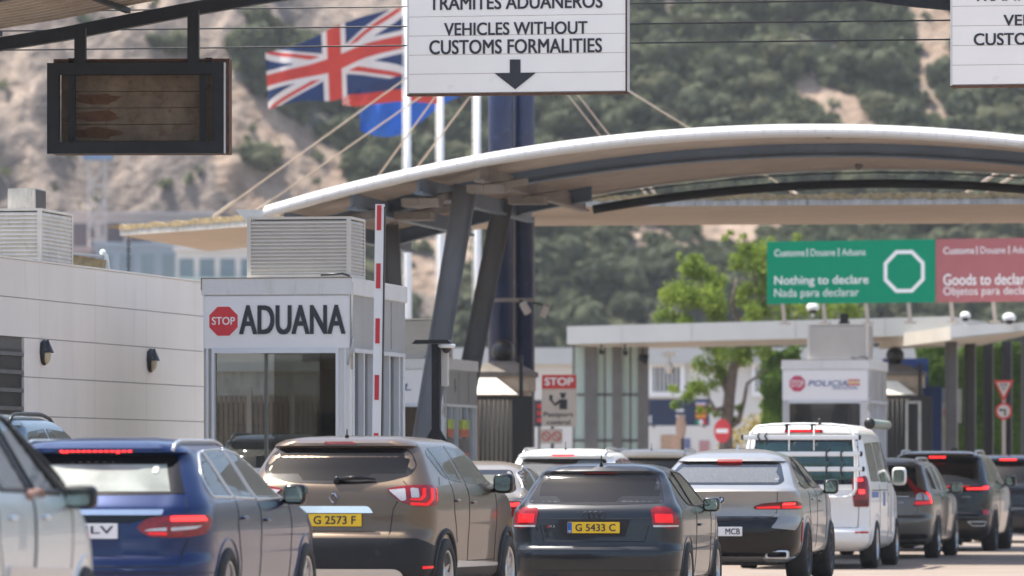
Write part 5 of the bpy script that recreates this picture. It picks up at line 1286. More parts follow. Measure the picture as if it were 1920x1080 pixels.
def wheel(parent, x, y, Rw, wd, style, side, hub=None, rimm=None):
    """tyre mesh named wheel with its rim as a child; axis along x"""
    Mx = Matrix.Rotation(R(90), 4, 'Y') if side > 0 else Matrix.Rotation(R(-90), 4, 'Y')
    rr = Rw*.68; h = wd/2
    mb = MB(); mb.lathe([(rr, h*.8), (rr+.012, h*.98), (Rw*.86, h*1.0), (Rw*.965, h*.86), (Rw, h*.6), (Rw, -h*.6), (Rw*.965, -h*.86), (Rw*.86, -h), (rr, -h*.8), (rr, h*.8)], 40, Mx)
    for k in (-.35, 0, .35): mb.lathe([(Rw+.0015, h*k-.004), (Rw+.0015, h*k+.004)], 40, Mx)
    wo = mb.build('wheel', C_['tyre'], parent, (x, y, Rw-.004))
    rimm = rimm or C_['rim']
    mb = MB(); mb.lathe([(rr, h*.85), (rr-.012, h*.9), (rr-.025, h*.8), (rr-.03, h*.2), (rr-.05, -h*.3)], 40, Mx)
    ns, ww = {'five': (5, .055), 'ten': (10, .022), 'seven': (7, .035), 'multi': (14, .014), 'y': (5, .03)}[style]
    for i in range(ns):
        a = 2*math.pi*i/ns
        def S(r_, t, z): v = Vector((r_*math.cos(a)-t*math.sin(a), r_*math.sin(a)+t*math.cos(a), z)); return Mx@v
        fork = (-1, 1) if style in ('y', 'five', 'seven') else (0,)
        for f in fork:
            o = .03*f if f else 0; r0, r1 = .05, rr-.02
            vs = [S(r0, -ww*.7+o*.4, h*.62), S(r0, ww*.7+o*.4, h*.62), S(r1, ww*.5+o*2.0, h*.72), S(r1, -ww*.5+o*2.0, h*.72), S(r0, -ww*.7+o*.4, h*.3), S(r0, ww*.7+o*.4, h*.3), S(r1, ww*.5+o*2.0, h*.45), S(r1, -ww*.5+o*2.0, h*.45)]
            mb.add(vs, [(0,1,2,3),(0,4,5,1),(1,5,6,2),(3,2,6,7),(0,3,7,4)])
    mb.lathe([(0, h*.72), (.05, h*.7), (.075, h*.6), (.075, h*.3)], 20, Mx)
    mb.build('rim', rimm, wo)
    mb = MB(); mb.lathe([(0, h*.05), (rr*.72, h*.05), (rr*.72, -h*.1)], 28, Mx); mb.build('brake_disc', C_['brake'], wo)
    return wo
def mirror(parent, x, y, z, side, housing, w_=.088, h_=.07):
    w_ *= .78; x -= w_*.35
    mb = MB(); c = Vector((side*x, y, z)); mb.ball(c, 1, 20, (w_*1.02, .085, h_*1.08), .5)
    mb.bar(c+Vector((-side*w_*.8, .02, -h_*.7)), c+Vector((-side*w_*1.9, .05, -h_*1.0)), .05, .035)
    mo = mb.build('mirror', housing, parent)
    mb = MB(); n = 24; f = lambda t: math.copysign(abs(t)**.45, t)
    vs = [(c.x+f(math.cos(2*math.pi*i/n))*w_*.76, c.y-.086, c.z+f(math.sin(2*math.pi*i/n))*h_*.78) for i in range(n)]
    vs2 = [(v[0], v[1]+.03, v[2]) for v in vs]
    mb.add(vs+vs2, [list(range(n)), *[(i, (i+1) % n, n+(i+1) % n, n+i) for i in range(n)]]); mb.build('mirror_glass', C_['mirrorglass'], mo)
def plate(B, parent, z, txt, m, blue=True, tx=None, w_=.52, h_=.11, tilt=0, x=0, txc=None):
    q, nn = B.hit('rear', x, z); y = q.y-.014
    mb = MB(); mb.box((x-w_/2, y-.006, z-h_/2), (x+w_/2, y+.01, z+h_/2), bev=.003); po = mb.build('number_plate', m, parent)
    if blue:
        mb = MB(); mb.box((x-w_/2+.002, y-.009, z-h_/2+.003), (x-w_/2+.045, y-.0065, z+h_/2-.003)); mb.build('blue_band', C_['plateblue'], po)
        mb = MB(); add_text(mb, 'GBZ', x-w_/2+.008, z-h_/2+.012, x-w_/2+.04, z-h_/2+.028, y-.011, .01); mb.build('country_code', M['white'], po)
    mb = MB(); a, b = tx or (-.19, .22)
    add_text(mb, txt, x+a, z-.036, x+b, z+.036, y-.0085, .016); mb.build('lettering', M['letter'], po)
    return po
def make_car(name, label, cat, px, Y, th, sp, pos=None, group='cars queueing for the border control'):
    """sp: dict with slices and feature outlines; px is the photo column of the middle of the rear"""
    X = (px-960)*Y/F if pos is None else pos
    t = thing(name, label, cat, (X, Y, gz(X+.3)+sp.get('dz', 0)), th, group)
    L_ = sp['L']; B = Body(sp['sl'], L_); Rw = sp.get('Rw', .33); wx = sp['wx']; wy = sp['wy']; paint = sp['paint']
    me = bpy.data.meshes.new('body'); me.from_pydata(B.v, [], B.f); me.update()
    bm = bmesh.new(); bm.from_mesh(me); bmesh.ops.recalc_face_normals(bm, faces=bm.faces); bm.to_mesh(me); bm.free()
    me.materials.append(paint); me.materials.append(C_['under'])
    bo = bpy.data.objects.new('body', me); COL.objects.link(bo)
    cb = MB(); ar = Rw+sp.get('gap', .05)
    for yy in wy:
        for s_ in (-1, 1):
            cb.m = 1; cb.lathe([(0, -.22), (ar, -.22), (ar, .3), (0, .3)], 40, Matrix.Translation((s_*(wx+.02), yy, Rw))@Matrix.Rotation(R(90), 4, 'Y'), False)
    cb.mi = [1]*len(cb.mi)
    co = cb.build('cut', [C_['under'], C_['under']], None)
    md = bo.modifiers.new('b', 'BOOLEAN'); md.operation = 'DIFFERENCE'; md.object = co; md.solver = 'EXACT'
    cuts = [co]
    me.materials.append(C_['trim_inner'])
    def prism_cut(poly, mode, d, lo_, hi_):
        pl = inset(roundpoly(poly, .02, 3), d)
        if len(pl) < 4: return
        n = len(pl); vs = [((p.x, lo_, p.y) if mode == 'rear' else (lo_, p.x, p.y)) for p in pl]+[((p.x, hi_, p.y) if mode == 'rear' else (hi_, p.x, p.y)) for p in pl]
        q = MB(); q.add(vs, [list(range(n)), list(range(n, 2*n))[::-1]]+[(i, n+i, n+(i+1) % n, (i+1) % n) for i in range(n)])
        ob = q.build('cut', [C_['trim_inner']], None); cuts.append(ob); md = bo.modifiers.new('c', 'BOOLEAN'); md.operation = 'DIFFERENCE'; md.object = ob; md.solver = 'EXACT'
        if hasattr(md, 'material_mode'): md.material_mode = 'TRANSFER'
    md.material_mode = 'TRANSFER'
    seen = [f for f in sp['feat'] if f.get('k') == 'patch' and f.get('n') in ('rear_window', 'side_window', 'quarter_window') and f.get('m') in SEEG]
    cab = False
    for f in seen:
        if f['mode'] == 'rear':
            cab = True; zs_ = [q[1] for q in f['p']]; prism_cut(f['p'], 'rear', .03, -.5, L_*.68)
        else: prism_cut(f['p'], 'side', .022, -1.3, 1.3)
    if cab:
        for ob in [f for f in sp['feat'] if f.get('n') == 'windscreen']: prism_cut(ob['p'], 'rear', .03, L_*.62, L_+.3); ob['m'] = C_['glassgrey']
    dg = bpy.context.evaluated_depsgraph_get(); nm = bpy.data.meshes.new_from_object(bo.evaluated_get(dg))
    if len(nm.polygons) > 500:
        bo.modifiers.clear(); bo.data = nm; nm.name = 'body'
    else: print('BOOL FAIL', name); bo.modifiers.clear()
    for q in cuts: bpy.data.objects.remove(q)
    if cab:
        zt_ = max(q[1] for f in seen for q in f['p']); zb_ = min(q[1] for f in seen if f['mode'] == 'rear' for q in f['p'])
        for yy, xx in ((L_*.47, (-.36, .36)), (L_*.24, (-.42, 0, .42))):
            for x in xx:
                mb = MB(); mb.box((x-.2, yy, zb_-.25), (x+.2, yy+.1, zb_+.06), bev=.03); so = mb.build('seat_back', C_['seat'], t)
                mb = MB(); mb.box((x-.12, yy, zb_+.08), (x+.12, yy+.08, zb_+.2 if yy > 1.5 else zb_+.14), bev=.03); mb.tube([(x-.05, yy+.04, zb_), (x-.05, yy+.04, zb_+.1)], .008, 5); mb.tube([(x+.05, yy+.04, zb_), (x+.05, yy+.04, zb_+.1)], .008, 5); mb.build('headrest', C_['seat'], so)
        mb = MB(); mb.box((-.6, L_*.64, zb_-.3), (.6, L_*.70, zb_+.0), bev=.02); mb.build('dashboard', C_['trim_inner'], t)
        mb = MB(); mb.box((-.1, L_*.60, zt_-.10), (.1, L_*.60+.02, zt_-.04), bev=.008); mb.build('rear_view_mirror', C_['trim_inner'], t)
    bo.data.polygons.foreach_set('use_smooth', [True]*len(bo.data.polygons)); bo.data.set_sharp_from_angle(angle=R(38)); bo.parent = t
    # wheels
    wd = sp.get('wd', .225)
    for yy in wy:
        for s_ in (-1, 1): wheel(t, s_*(wx-wd/2+.01), yy, Rw, wd, sp.get('rim', 'five'), s_, rimm=sp.get('rimm'))
    # arch lips
    for s_ in (-1, 1):
        for yy in wy:
            pl = [(yy+(ar+.004)*math.cos(a), Rw+(ar+.004)*math.sin(a)) for a in [R(x_) for x_ in range(-20, 201, 8)]]
            pl = [p for p in pl if p[1] > sp['sl'][0][0]+.02]
            strip(B, pl, 'side', 'arch_trim', sp.get('arch', paint), t, sp.get('archr', .009), s_, off=0, n=6, res=.03)
    mir = lambda k: (1, -1) if k else (1,)
    for f in sp['feat']:
        f = dict(f); kind = f.pop('k')
        m = f.pop('m', None); nm_ = f.pop('n', None); sides = f.pop('sides', (1,))
        for s_ in sides:
            if kind == 'patch':
                poly = f['p']; mode = f['mode']
                if mode in ('rear', 'front', 'top') and s_ < 0: poly = [(-p[0],)+tuple(p[1:]) for p in poly][::-1]
                o = patch(B, poly, mode, nm_, m, t, f.get('off', .003), s_, f.get('r', .02), f.get('res', .05), f.get('th', .01))
                for ch in f.get('ch', ()):
                    cp = ch['p']; 
                    if mode in ('rear', 'front', 'top') and s_ < 0: cp = [(-p[0],)+tuple(p[1:]) for p in cp][::-1]
                    c2 = patch(B, cp, mode, ch['n'], ch['m'], o, ch.get('off', f.get('off', .003)+.004), s_, ch.get('r', .01), ch.get('res', .03), ch.get('th', .006))
                if 'trim' in f:
                    pl = roundpoly([(p[0]*(.0157 if mode == 'wrap' else 1),)+tuple(p[1:]) for p in poly], f.get('r', .02))
                    pl = [((p.x/(.0157 if mode == 'wrap' else 1)), p.y) for p in pl]
                    strip(B, pl, mode, 'window_trim', f['trim'], o, f.get('tr', .008), s_, off=.002, closed=True, res=.06)
            elif kind == 'strip':
                pl = f['p']; mode = f['mode']
                if mode in ('rear', 'front', 'top') and s_ < 0: pl = [(-p[0], p[1]) for p in pl]
                strip(B, pl, mode, nm_, m, t, f.get('rad', .004), s_, f.get('off', 0), f.get('res', .04), flat=f.get('flat', 1))
            elif kind == 'rail':
                y0, y1, x = f['y0'], f['y1'], f['x']; pts = []; up = f.get('up', .035)
                for i in range(17):
                    u = i/16; y = y0+(y1-y0)*u; q, nn = B.hit('top', s_*(x-.03*(2*u-1)**2*0), y); e = min(1, min(u, 1-u)/.12); pts.append(q+Vector((0, 0, up*math.sin(e*math.pi/2)+.004)))
                mb = MB(); mb.tube(pts, f.get('rad', .017), 8); mb.build('roof_rail', m, t)
            elif kind == 'handle':
                q, nn = B.hit('side', f['y'], f['z'], s_); mb = MB(); mb.ball(q+nn*.012, 1, 12, (.018, .1, .014), .8); mb.build('door_handle', m, t)
            elif kind == 'mirror': mirror(t, f['x'], f['y'], f['z'], s_, m, f.get('w', .112), f.get('h', .078))
            elif kind == 'antenna':
                q, nn = B.hit('top', 0, f['y']); mb = MB()
                if f.get('fin'): mb.prism([(-.008,0),(.008,0),(.008,.05),(-.008,.05)], 0, .01); mb.v = []; mb.f = []; mb.mi = []; mb.sm = []; mb.add([(q.x-.022,q.y,q.z-.01),(q.x+.022,q.y,q.z-.01),(q.x,q.y+.2,q.z-.015),(q.x,q.y+.01,q.z+.06),(q.x,q.y+.05,q.z+.055)], [(0,1,3),(1,2,4,3),(2,0,3,4),(0,2,1)])
                else: mb.lathe([(0,0),(.02,0),(.012,.025),(0,.03)], 10, Matrix.Translation(q)); mb.tube([q+Vector((0,0,.02)), q+Vector((0,-.05 if not f.get('up') else 0,f.get('len', .1)))], .006, 5)
                mb.build('antenna', m, t)
            elif kind == 'plate': plate(B, t, f['z'], f['t'], m, f.get('blue', True), f.get('tx'))
            elif kind == 'wiper':
                (xa, za), (xb, zb_) = f['a'], f['b']; qa, na = B.hit('rear', xa, za); qb, nb = B.hit('rear', xb, zb_); mb = MB()
                mb.tube([qa+na*.03, qa.lerp(qb, .5)+na*.045, qb+nb*.02], [.022, .017, .007], 8); mb.ball(qa+na*.02, .035, 10); mb.build('wiper', m, t)
            elif kind == 'text':
                x0, z0, x1, z1 = f['r_']; q, nn = B.hit('rear', (x0+x1)/2, (z0+z1)/2); mb = MB(); add_text(mb, f['t'], x0, z0, x1, z1, q.y-.01, f.get('bold', .01)); mb.build(nm_ or 'badge_lettering', m, t)
            elif kind == 'fn': f['f'](t, B)
    return t, B

def paintm(name, col, metal=.5, rough=.32, var=.04, dirt=(.25,.23,.2), da=-.25):
    return mat(name, col, rough, metal=metal, var=var, scale=2.5, coat=.5, spec=.35, dirt=dirt, dirt_amt=da)
def scale_sl(sl, kz=1): return sl
def common(L_, **k):
    """features shared by all: underbody box"""
    return []
def seam(p, mode='side', sides=(1, -1), rad=.0045, m=None): return dict(k='strip', n='shut_line', m=m or C_['seam'], p=p, mode=mode, sides=sides, rad=rad)
def under(W_, L_, z0=.2):
    def f(t, B):
        mb = MB(); mb.box((-W_/2+.32, .25, z0-.03), (W_/2-.32, L_-.25, z0+.25)); mb.box((-W_/2+.25, .45, z0+.03), (-W_/2+.3, .8, z0+.2)); mb.build('underbody', C_['under'], t)
    return dict(k='fn', f=f)
G_, GG = C_['glass'], C_['glassgrey']
QG = 'cars queueing for the border control'
SEAT = None

# ---- brown crossover -------------------------------------------------------
brown = paintm('paint_brown', (.125, .088, .058), .55, .34)
sl = [(.22,.16,4.0,.70,.14,.03,.2,), (.30,.06,4.08,.83,.2,.06,.3), (.42,.0,4.12,.865,.26,.09,.34), (.60,.0,4.12,.875,.26,.09,.34), (.69,.03,4.10,.88,.26,.09,.34), (.73,.075,4.08,.885,.26,.09,.34), (.90,.09,3.98,.89,.24,.085,.3),
      (1.02,.10,3.75,.885,.22,.08,.28), (1.10,.12,3.35,.865,.2,.08,.26), (1.17,.17,2.98,.83,.18,.09,.24), (1.25,.235,2.85,.79,.16,.10,.22), (1.38,.33,2.62,.725,.15,.11,.2), (1.46,.39,2.46,.675,.15,.11,.2), (1.475,.335,2.44,.665,.17,.11,.2), (1.50,.34,2.36,.64,.2,.12,.2), (1.53,.40,2.2,.58,.2,.12,.2), (1.553,.62,1.98,.46,.2,.1,.2), (1.566,.95,1.7,.28,.15,.05,.15)]
def diamond(t, B):
    q, nn = B.hit('rear', 0, 1.02); mb = MB()
    o = [(0, .065), (.047, 0), (0, -.065), (-.047, 0)]; i = [(0, .03), (.02, 0), (0, -.03), (-.02, 0)]; mm = [(0, .048), (.034, 0), (0, -.048), (-.034, 0)]
    y = q.y
    vs = [(a, y-.01, 1.02+b) for a, b in o]+[(a, y-.03, 1.02+b) for a, b in mm]+[(a, y-.01, 1.02+b) for a, b in i]
    mb.add(vs, [(k, (k+1) % 4, 4+(k+1) % 4, 4+k) for k in range(4)]+[(4+k, 4+(k+1) % 4, 8+(k+1) % 4, 8+k) for k in range(4)]); mb.build('emblem', C_['chrome'], t)
brown_sp = dict(L=4.12, sl=sl, wx=.885, wy=(.74, 3.35), Rw=.335, rim='five', rimm=C_['rim'], paint=brown, arch=C_['plastic'], archr=.028, dz=.03, feat=[
    dict(k='patch', n='rear_window', m=G_, mode='rear', p=[(-.60,1.455,.08),(.60,1.455,.08),(.69,1.30,.10),(.655,1.215,.1),(.42,1.15,.25),(0,1.135,.2),(-.42,1.15,.25),(-.655,1.215,.1),(-.69,1.30,.10)], off=.002, res=.06),
    dict(k='patch', n='brake_light', m=C_['lampdark'], mode='rear', p=[(-.14,1.487),(.14,1.487),(.14,1.505),(-.14,1.505)], r=.005, off=.008),
    dict(k='wiper', m=C_['gloss'], a=(.02,1.165), b=(.36,1.17)),
    dict(k='patch', n='tail_lamp', m=C_['lamp'], mode='wrap', p=[(28.5,1.095,.02),(38,1.125,.03),(54,1.13,.05),(58,1.07,.06),(56,.96,.06),(43,.935,.05),(34,.985,.05)], sides=(1,-1), off=.01, res=.03,
         ch=[dict(n='reverse_light', m=C_['lampwhite'], p=[(29.5,1.085),(37,1.10),(37,1.0),(35,.99)]), dict(n='reflector', m=C_['lampwhite'], p=[(39,1.10),(42.5,1.10),(42.5,1.02),(39,1.02)]), dict(n='lit_band', m=C_['litred'], p=[(38.5,.955),(47,.95),(51,1.0),(52,1.1),(49.5,1.1),(48.5,1.01),(46,.975),(38.5,.98)]), dict(n='lit_band', m=C_['litred'], p=[(38.5,1.0),(43.5,.995),(46,1.03),(46.5,1.1),(44.5,1.1),(44,1.04),(42.5,1.012),(38.5,1.015)]), dict(n='lit_band', m=C_['litred'], p=[(53.5,.98),(55,1.0),(56,1.1),(54.6,1.1)])]),
    dict(k='patch', n='chrome_strip', m=C_['chrome'], mode='rear', p=[(-.345,.885),(-.32,.945,.03),(.32,.945,.03),(.36,.885)], r=.012, off=.03, th=.01),
    dict(k='text', t='CAPTUR', r_=(-.20,.902,.2,.935), m=M['postgrey']),
    dict(k='fn', f=diamond),
    dict(k='plate', z=.825, t='G 2573 F', m=C_['platey'], tx=(-.17,.21)),
    dict(k='patch', n='bumper', m=C_['plastic'], mode='wrap', p=[(-89,.23),(-89,.60),(-52,.60),(-40,.665),(40,.665),(52,.60),(89,.60),(89,.23)], r=.01, off=.008, res=.06),
    dict(k='patch', n='skid_plate', m=C_['satin'], mode='wrap', p=[(-33,.25),(-33,.40,.06),(33,.40,.06),(36,.25)], r=.03, off=.016, res=.06),
    dict(k='patch', n='bumper_reflector', m=C_['litred'], mode='wrap', p=[(43,.40),(43,.425),(54,.425),(54,.405)], r=.004, off=.014, sides=(1,-1)),
    dict(k='patch', n='sill', m=C_['plastic'], mode='side', p=[(1.1,.26),(1.1,.40),(3.0,.40),(3.0,.26)], r=.01, off=.008, sides=(1,-1)),
    dict(k='patch', n='sill_trim', m=C_['satin'], mode='side', p=[(1.15,.40),(1.2,.46),(2.9,.42),(2.9,.39)], r=.01, off=.011, sides=(1,-1)),
    dict(k='patch', n='quarter_window', m=G_, mode='side', p=[(.66,1.40,.03),(.78,1.45,.03),(1.02,1.18,.02),(.86,1.22)], off=.003, sides=(1,-1)),
    dict(k='patch', n='side_window', m=C_['glassblue'], mode='side', p=[(.83,1.46,.02),(1.42,1.475,.02),(1.55,1.15,.02),(1.07,1.17,.02)], off=.003, sides=(1,-1)),
    dict(k='patch', n='side_window', m=C_['glassblue'], mode='side', p=[(1.50,1.478,.02),(2.12,1.45,.04),(2.66,1.14,.03),(2.6,1.12),(1.63,1.145,.02)], off=.003, sides=(1,-1)),
    dict(k='patch', n='windscreen', m=G_, mode='front', p=[(-.56,1.45,.05),(.56,1.45,.05),(.70,1.2,.05),(-.70,1.2,.05)], off=.003),
    seam([(-.50,.665),(-.53,.92),(-.57,.99)], 'rear', (1,-1)), seam([(-.64,1.13),(-.60,1.165)], 'rear', (1,-1)),
    seam([(.62,1.13),(.74,1.2)]), seam([(1.03,1.16),(1.02,.9),(1.18,.62)]), seam([(1.60,1.14),(1.60,.45)]), seam([(2.72,1.1),(2.78,.9),(2.75,.42)]), seam([(1.18,.45),(2.75,.45)]),
    dict(k='handle', y=1.14, z=.99, m=brown, sides=(1,-1)), dict(k='handle', y=1.78, z=.97, m=brown, sides=(1,-1)),
    dict(k='mirror', x=1.02, y=2.62, z=1.14, m=C_['gloss'], w=.12, h=.085, sides=(1,-1)),
    dict(k='antenna', y=.6, m=C_['plastic'], up=1, len=.07), under(1.78, 4.12)])
make_car('crossover_car', 'bronze brown crossover with yellow plate G 2573 F', 'car', 620, 49.6, 12.0, brown_sp)

# ---- dark grey hatchback ------------------------------------------------------
dgrey = paintm('paint_dark_grey', (.014, .017, .022), .35, .3)
sl = [(.16,.2,4.0,.70,.14,.03,.2), (.24,.10,4.15,.82,.2,.06,.3), (.36,.02,4.2,.86,.28,.1,.34), (.50,.0,4.2,.872,.3,.1,.34), (.57,.012,4.19,.875,.3,.1,.34), (.60,.05,4.18,.875,.3,.1,.34), (.72,.065,4.1,.88,.28,.1,.3),
      (.86,.075,3.8,.88,.25,.1,.28), (.95,.10,3.3,.865,.22,.1,.26), (1.01,.16,2.95,.82,.18,.1,.24), (1.10,.30,2.76,.765,.15,.11,.22), (1.22,.46,2.5,.70,.14,.12,.2), (1.30,.56,2.33,.645,.14,.12,.2), (1.318,.545,2.30,.635,.16,.12,.2), (1.34,.54,2.2,.61,.18,.12,.2), (1.38,.58,2.0,.53,.2,.12,.2), (1.405,.80,1.8,.42,.2,.1,.2), (1.42,1.1,1.6,.24,.15,.05,.15)]
def rings4(t, B):
    for i in range(4):
        c = (i-1.5)*.052; q, nn = B.hit('rear', c, .905); mb = MB(); mb.tube([(c+.034*math.cos(a), q.y-.012, .905+.034*math.sin(a)) for a in [2*math.pi*k/20 for k in range(21)]], .0045, 6, cap=False); mb.build('emblem_ring', C_['rimdark'], t)
    for x in (-.55, -.42):
        mb = MB(); mb.lathe([(.0,.0),(.04,0),(.042,-.12),(.036,-.12),(.034,-.02),(0,-.02)], 16, Matrix.Translation((x, .1, .235))@Matrix.Rotation(R(-90), 4, 'X')); mb.build('exhaust_tip', C_['satin'], t)
grey_sp = dict(L=4.2, sl=sl, wx=.875, wy=(.76, 3.34), Rw=.322, rim='multi', paint=dgrey, feat=[
    dict(k='patch', n='rear_window', m=G_, mode='rear', p=[(-.575,1.308,.04),(.575,1.308,.04),(.685,1.02,.05),(0,1.0),(-.685,1.02,.05)], off=.002, res=.06),
    dict(k='patch', n='brake_light', m=C_['lampdark'], mode='rear', p=[(-.16,1.315),(.16,1.315),(.16,1.328),(-.16,1.328)], r=.004, off=.008),
    dict(k='patch', n='tail_lamp', m=C_['lamp'], mode='wrap', p=[(33,.80,.02),(33,.955,.03),(36,.985,.04),(42,.985,.07),(48,.90,.08),(49,.785,.03),(42,.77,.02)], sides=(1,-1), off=.009, res=.03,
         ch=[dict(n='lit_light', m=C_['litred'], p=[(34.5,.83),(34.5,.915),(43.5,.915),(44,.83)]), dict(n='reverse_light', m=C_['lampwhite'], p=[(33.5,.786),(33.5,.806),(48,.806),(48,.79)])]),
    dict(k='fn', f=rings4),
    dict(k='patch', n='plate_recess', m=C_['plastic'], mode='rear', p=[(-.36,.86),(.36,.86),(.31,.69),(-.31,.69)], r=.015, off=.002),
    dict(k='plate', z=.782, t='G 5433 C', m=C_['platey'], tx=(-.18,.22)),
    dict(k='text', t='S', r_=(-.47,.782,-.445,.806), m=M['red'], n='badge_letter'), dict(k='text', t='R3', r_=(-.44,.782,-.39,.806), m=C_['satin'], n='badge_lettering'),
    dict(k='patch', n='diffuser', m=C_['plastic'], mode='wrap', p=[(-44,.19),(-40,.27,.05),(40,.27,.05),(44,.19)], r=.03, off=.008, res=.06),
    seam([(-.50,.645),(.50,.645)], 'rear', (1,)), seam([(-.50,.645),(-.515,.70),(-.54,.80)], 'rear', (1,-1)), seam([(-.56,.87),(.56,.87)], 'rear', (1,), .003), seam([(-60,.56),(60,.56)], 'wrap', (1,), .003), seam([(-60,.36),(60,.36)], 'wrap', (1,), .003),
    dict(k='patch', n='side_window', m=C_['glassgrey'], mode='side', p=[(.78,1.27,.04),(1.22,1.33,.02),(1.36,.99,.02),(1.02,1.01,.08)], off=.003, sides=(1,-1), trim=C_['seam'], tr=.007),
    dict(k='patch', n='side_window', m=C_['gloss'], mode='side', p=[(1.29,1.335,.02),(1.9,1.315,.08),(2.52,1.0,.03),(1.43,.985,.02)], off=.003, sides=(1,-1), trim=C_['seam'], tr=.007),
    dict(k='patch', n='windscreen', m=G_, mode='front', p=[(-.54,1.31,.05),(.54,1.31,.05),(.68,1.05,.05),(-.68,1.05,.05)], off=.003),
    seam([(1.38,.97),(1.36,.3)]), seam([(2.66,.95),(2.66,.3)]), seam([(1.36,.28),(2.66,.28)]), seam([(1.1,.56),(2.95,.58)], rad=.006, m=C_['plastic']),
    dict(k='handle', y=1.6, z=.80, m=dgrey, sides=(1,-1)), dict(k='mirror', x=.965, y=2.2, z=1.0, m=dgrey, w=.11, h=.07, sides=(1,-1)),
    dict(k='antenna', y=.66, m=C_['plastic'], up=1, len=.11), dict(k='antenna', y=.64, m=C_['plastic'], fin=1), under(1.76, 4.2, .17)])
make_car('hatchback_car', 'dark grey three door hatchback with yellow plate G 5433 C', 'car', 1111.5, 56, 8.3, grey_sp)

# ---- blue estate ------------------------------------------------------------
blue = paintm('paint_blue', (.003, .018, .082), .5, .28)
sl = [(.17,.2,4.5,.70,.14,.03,.2), (.24,.08,4.65,.84,.22,.06,.3), (.36,.02,4.7,.88,.34,.12,.36), (.50,.0,4.7,.895,.36,.13,.38), (.57,.015,4.69,.90,.36,.13,.38), (.60,.05,4.68,.90,.36,.13,.38), (.74,.055,4.6,.905,.36,.13,.36),
      (.88,.07,4.3,.90,.34,.13,.34), (.93,.085,4.0,.89,.30,.13,.3), (.99,.14,3.4,.865,.26,.13,.28), (1.04,.19,3.25,.83,.22,.12,.26), (1.20,.36,2.9,.745,.18,.13,.22), (1.33,.49,2.55,.67,.16,.14,.2), (1.345,.40,2.5,.66,.2,.15,.2), (1.375,.40,2.4,.63,.22,.15,.2), (1.41,.47,2.2,.56,.22,.14,.2), (1.44,.72,2.0,.44,.2,.1,.2), (1.457,1.1,1.75,.25,.15,.05,.15)]
SW = 26
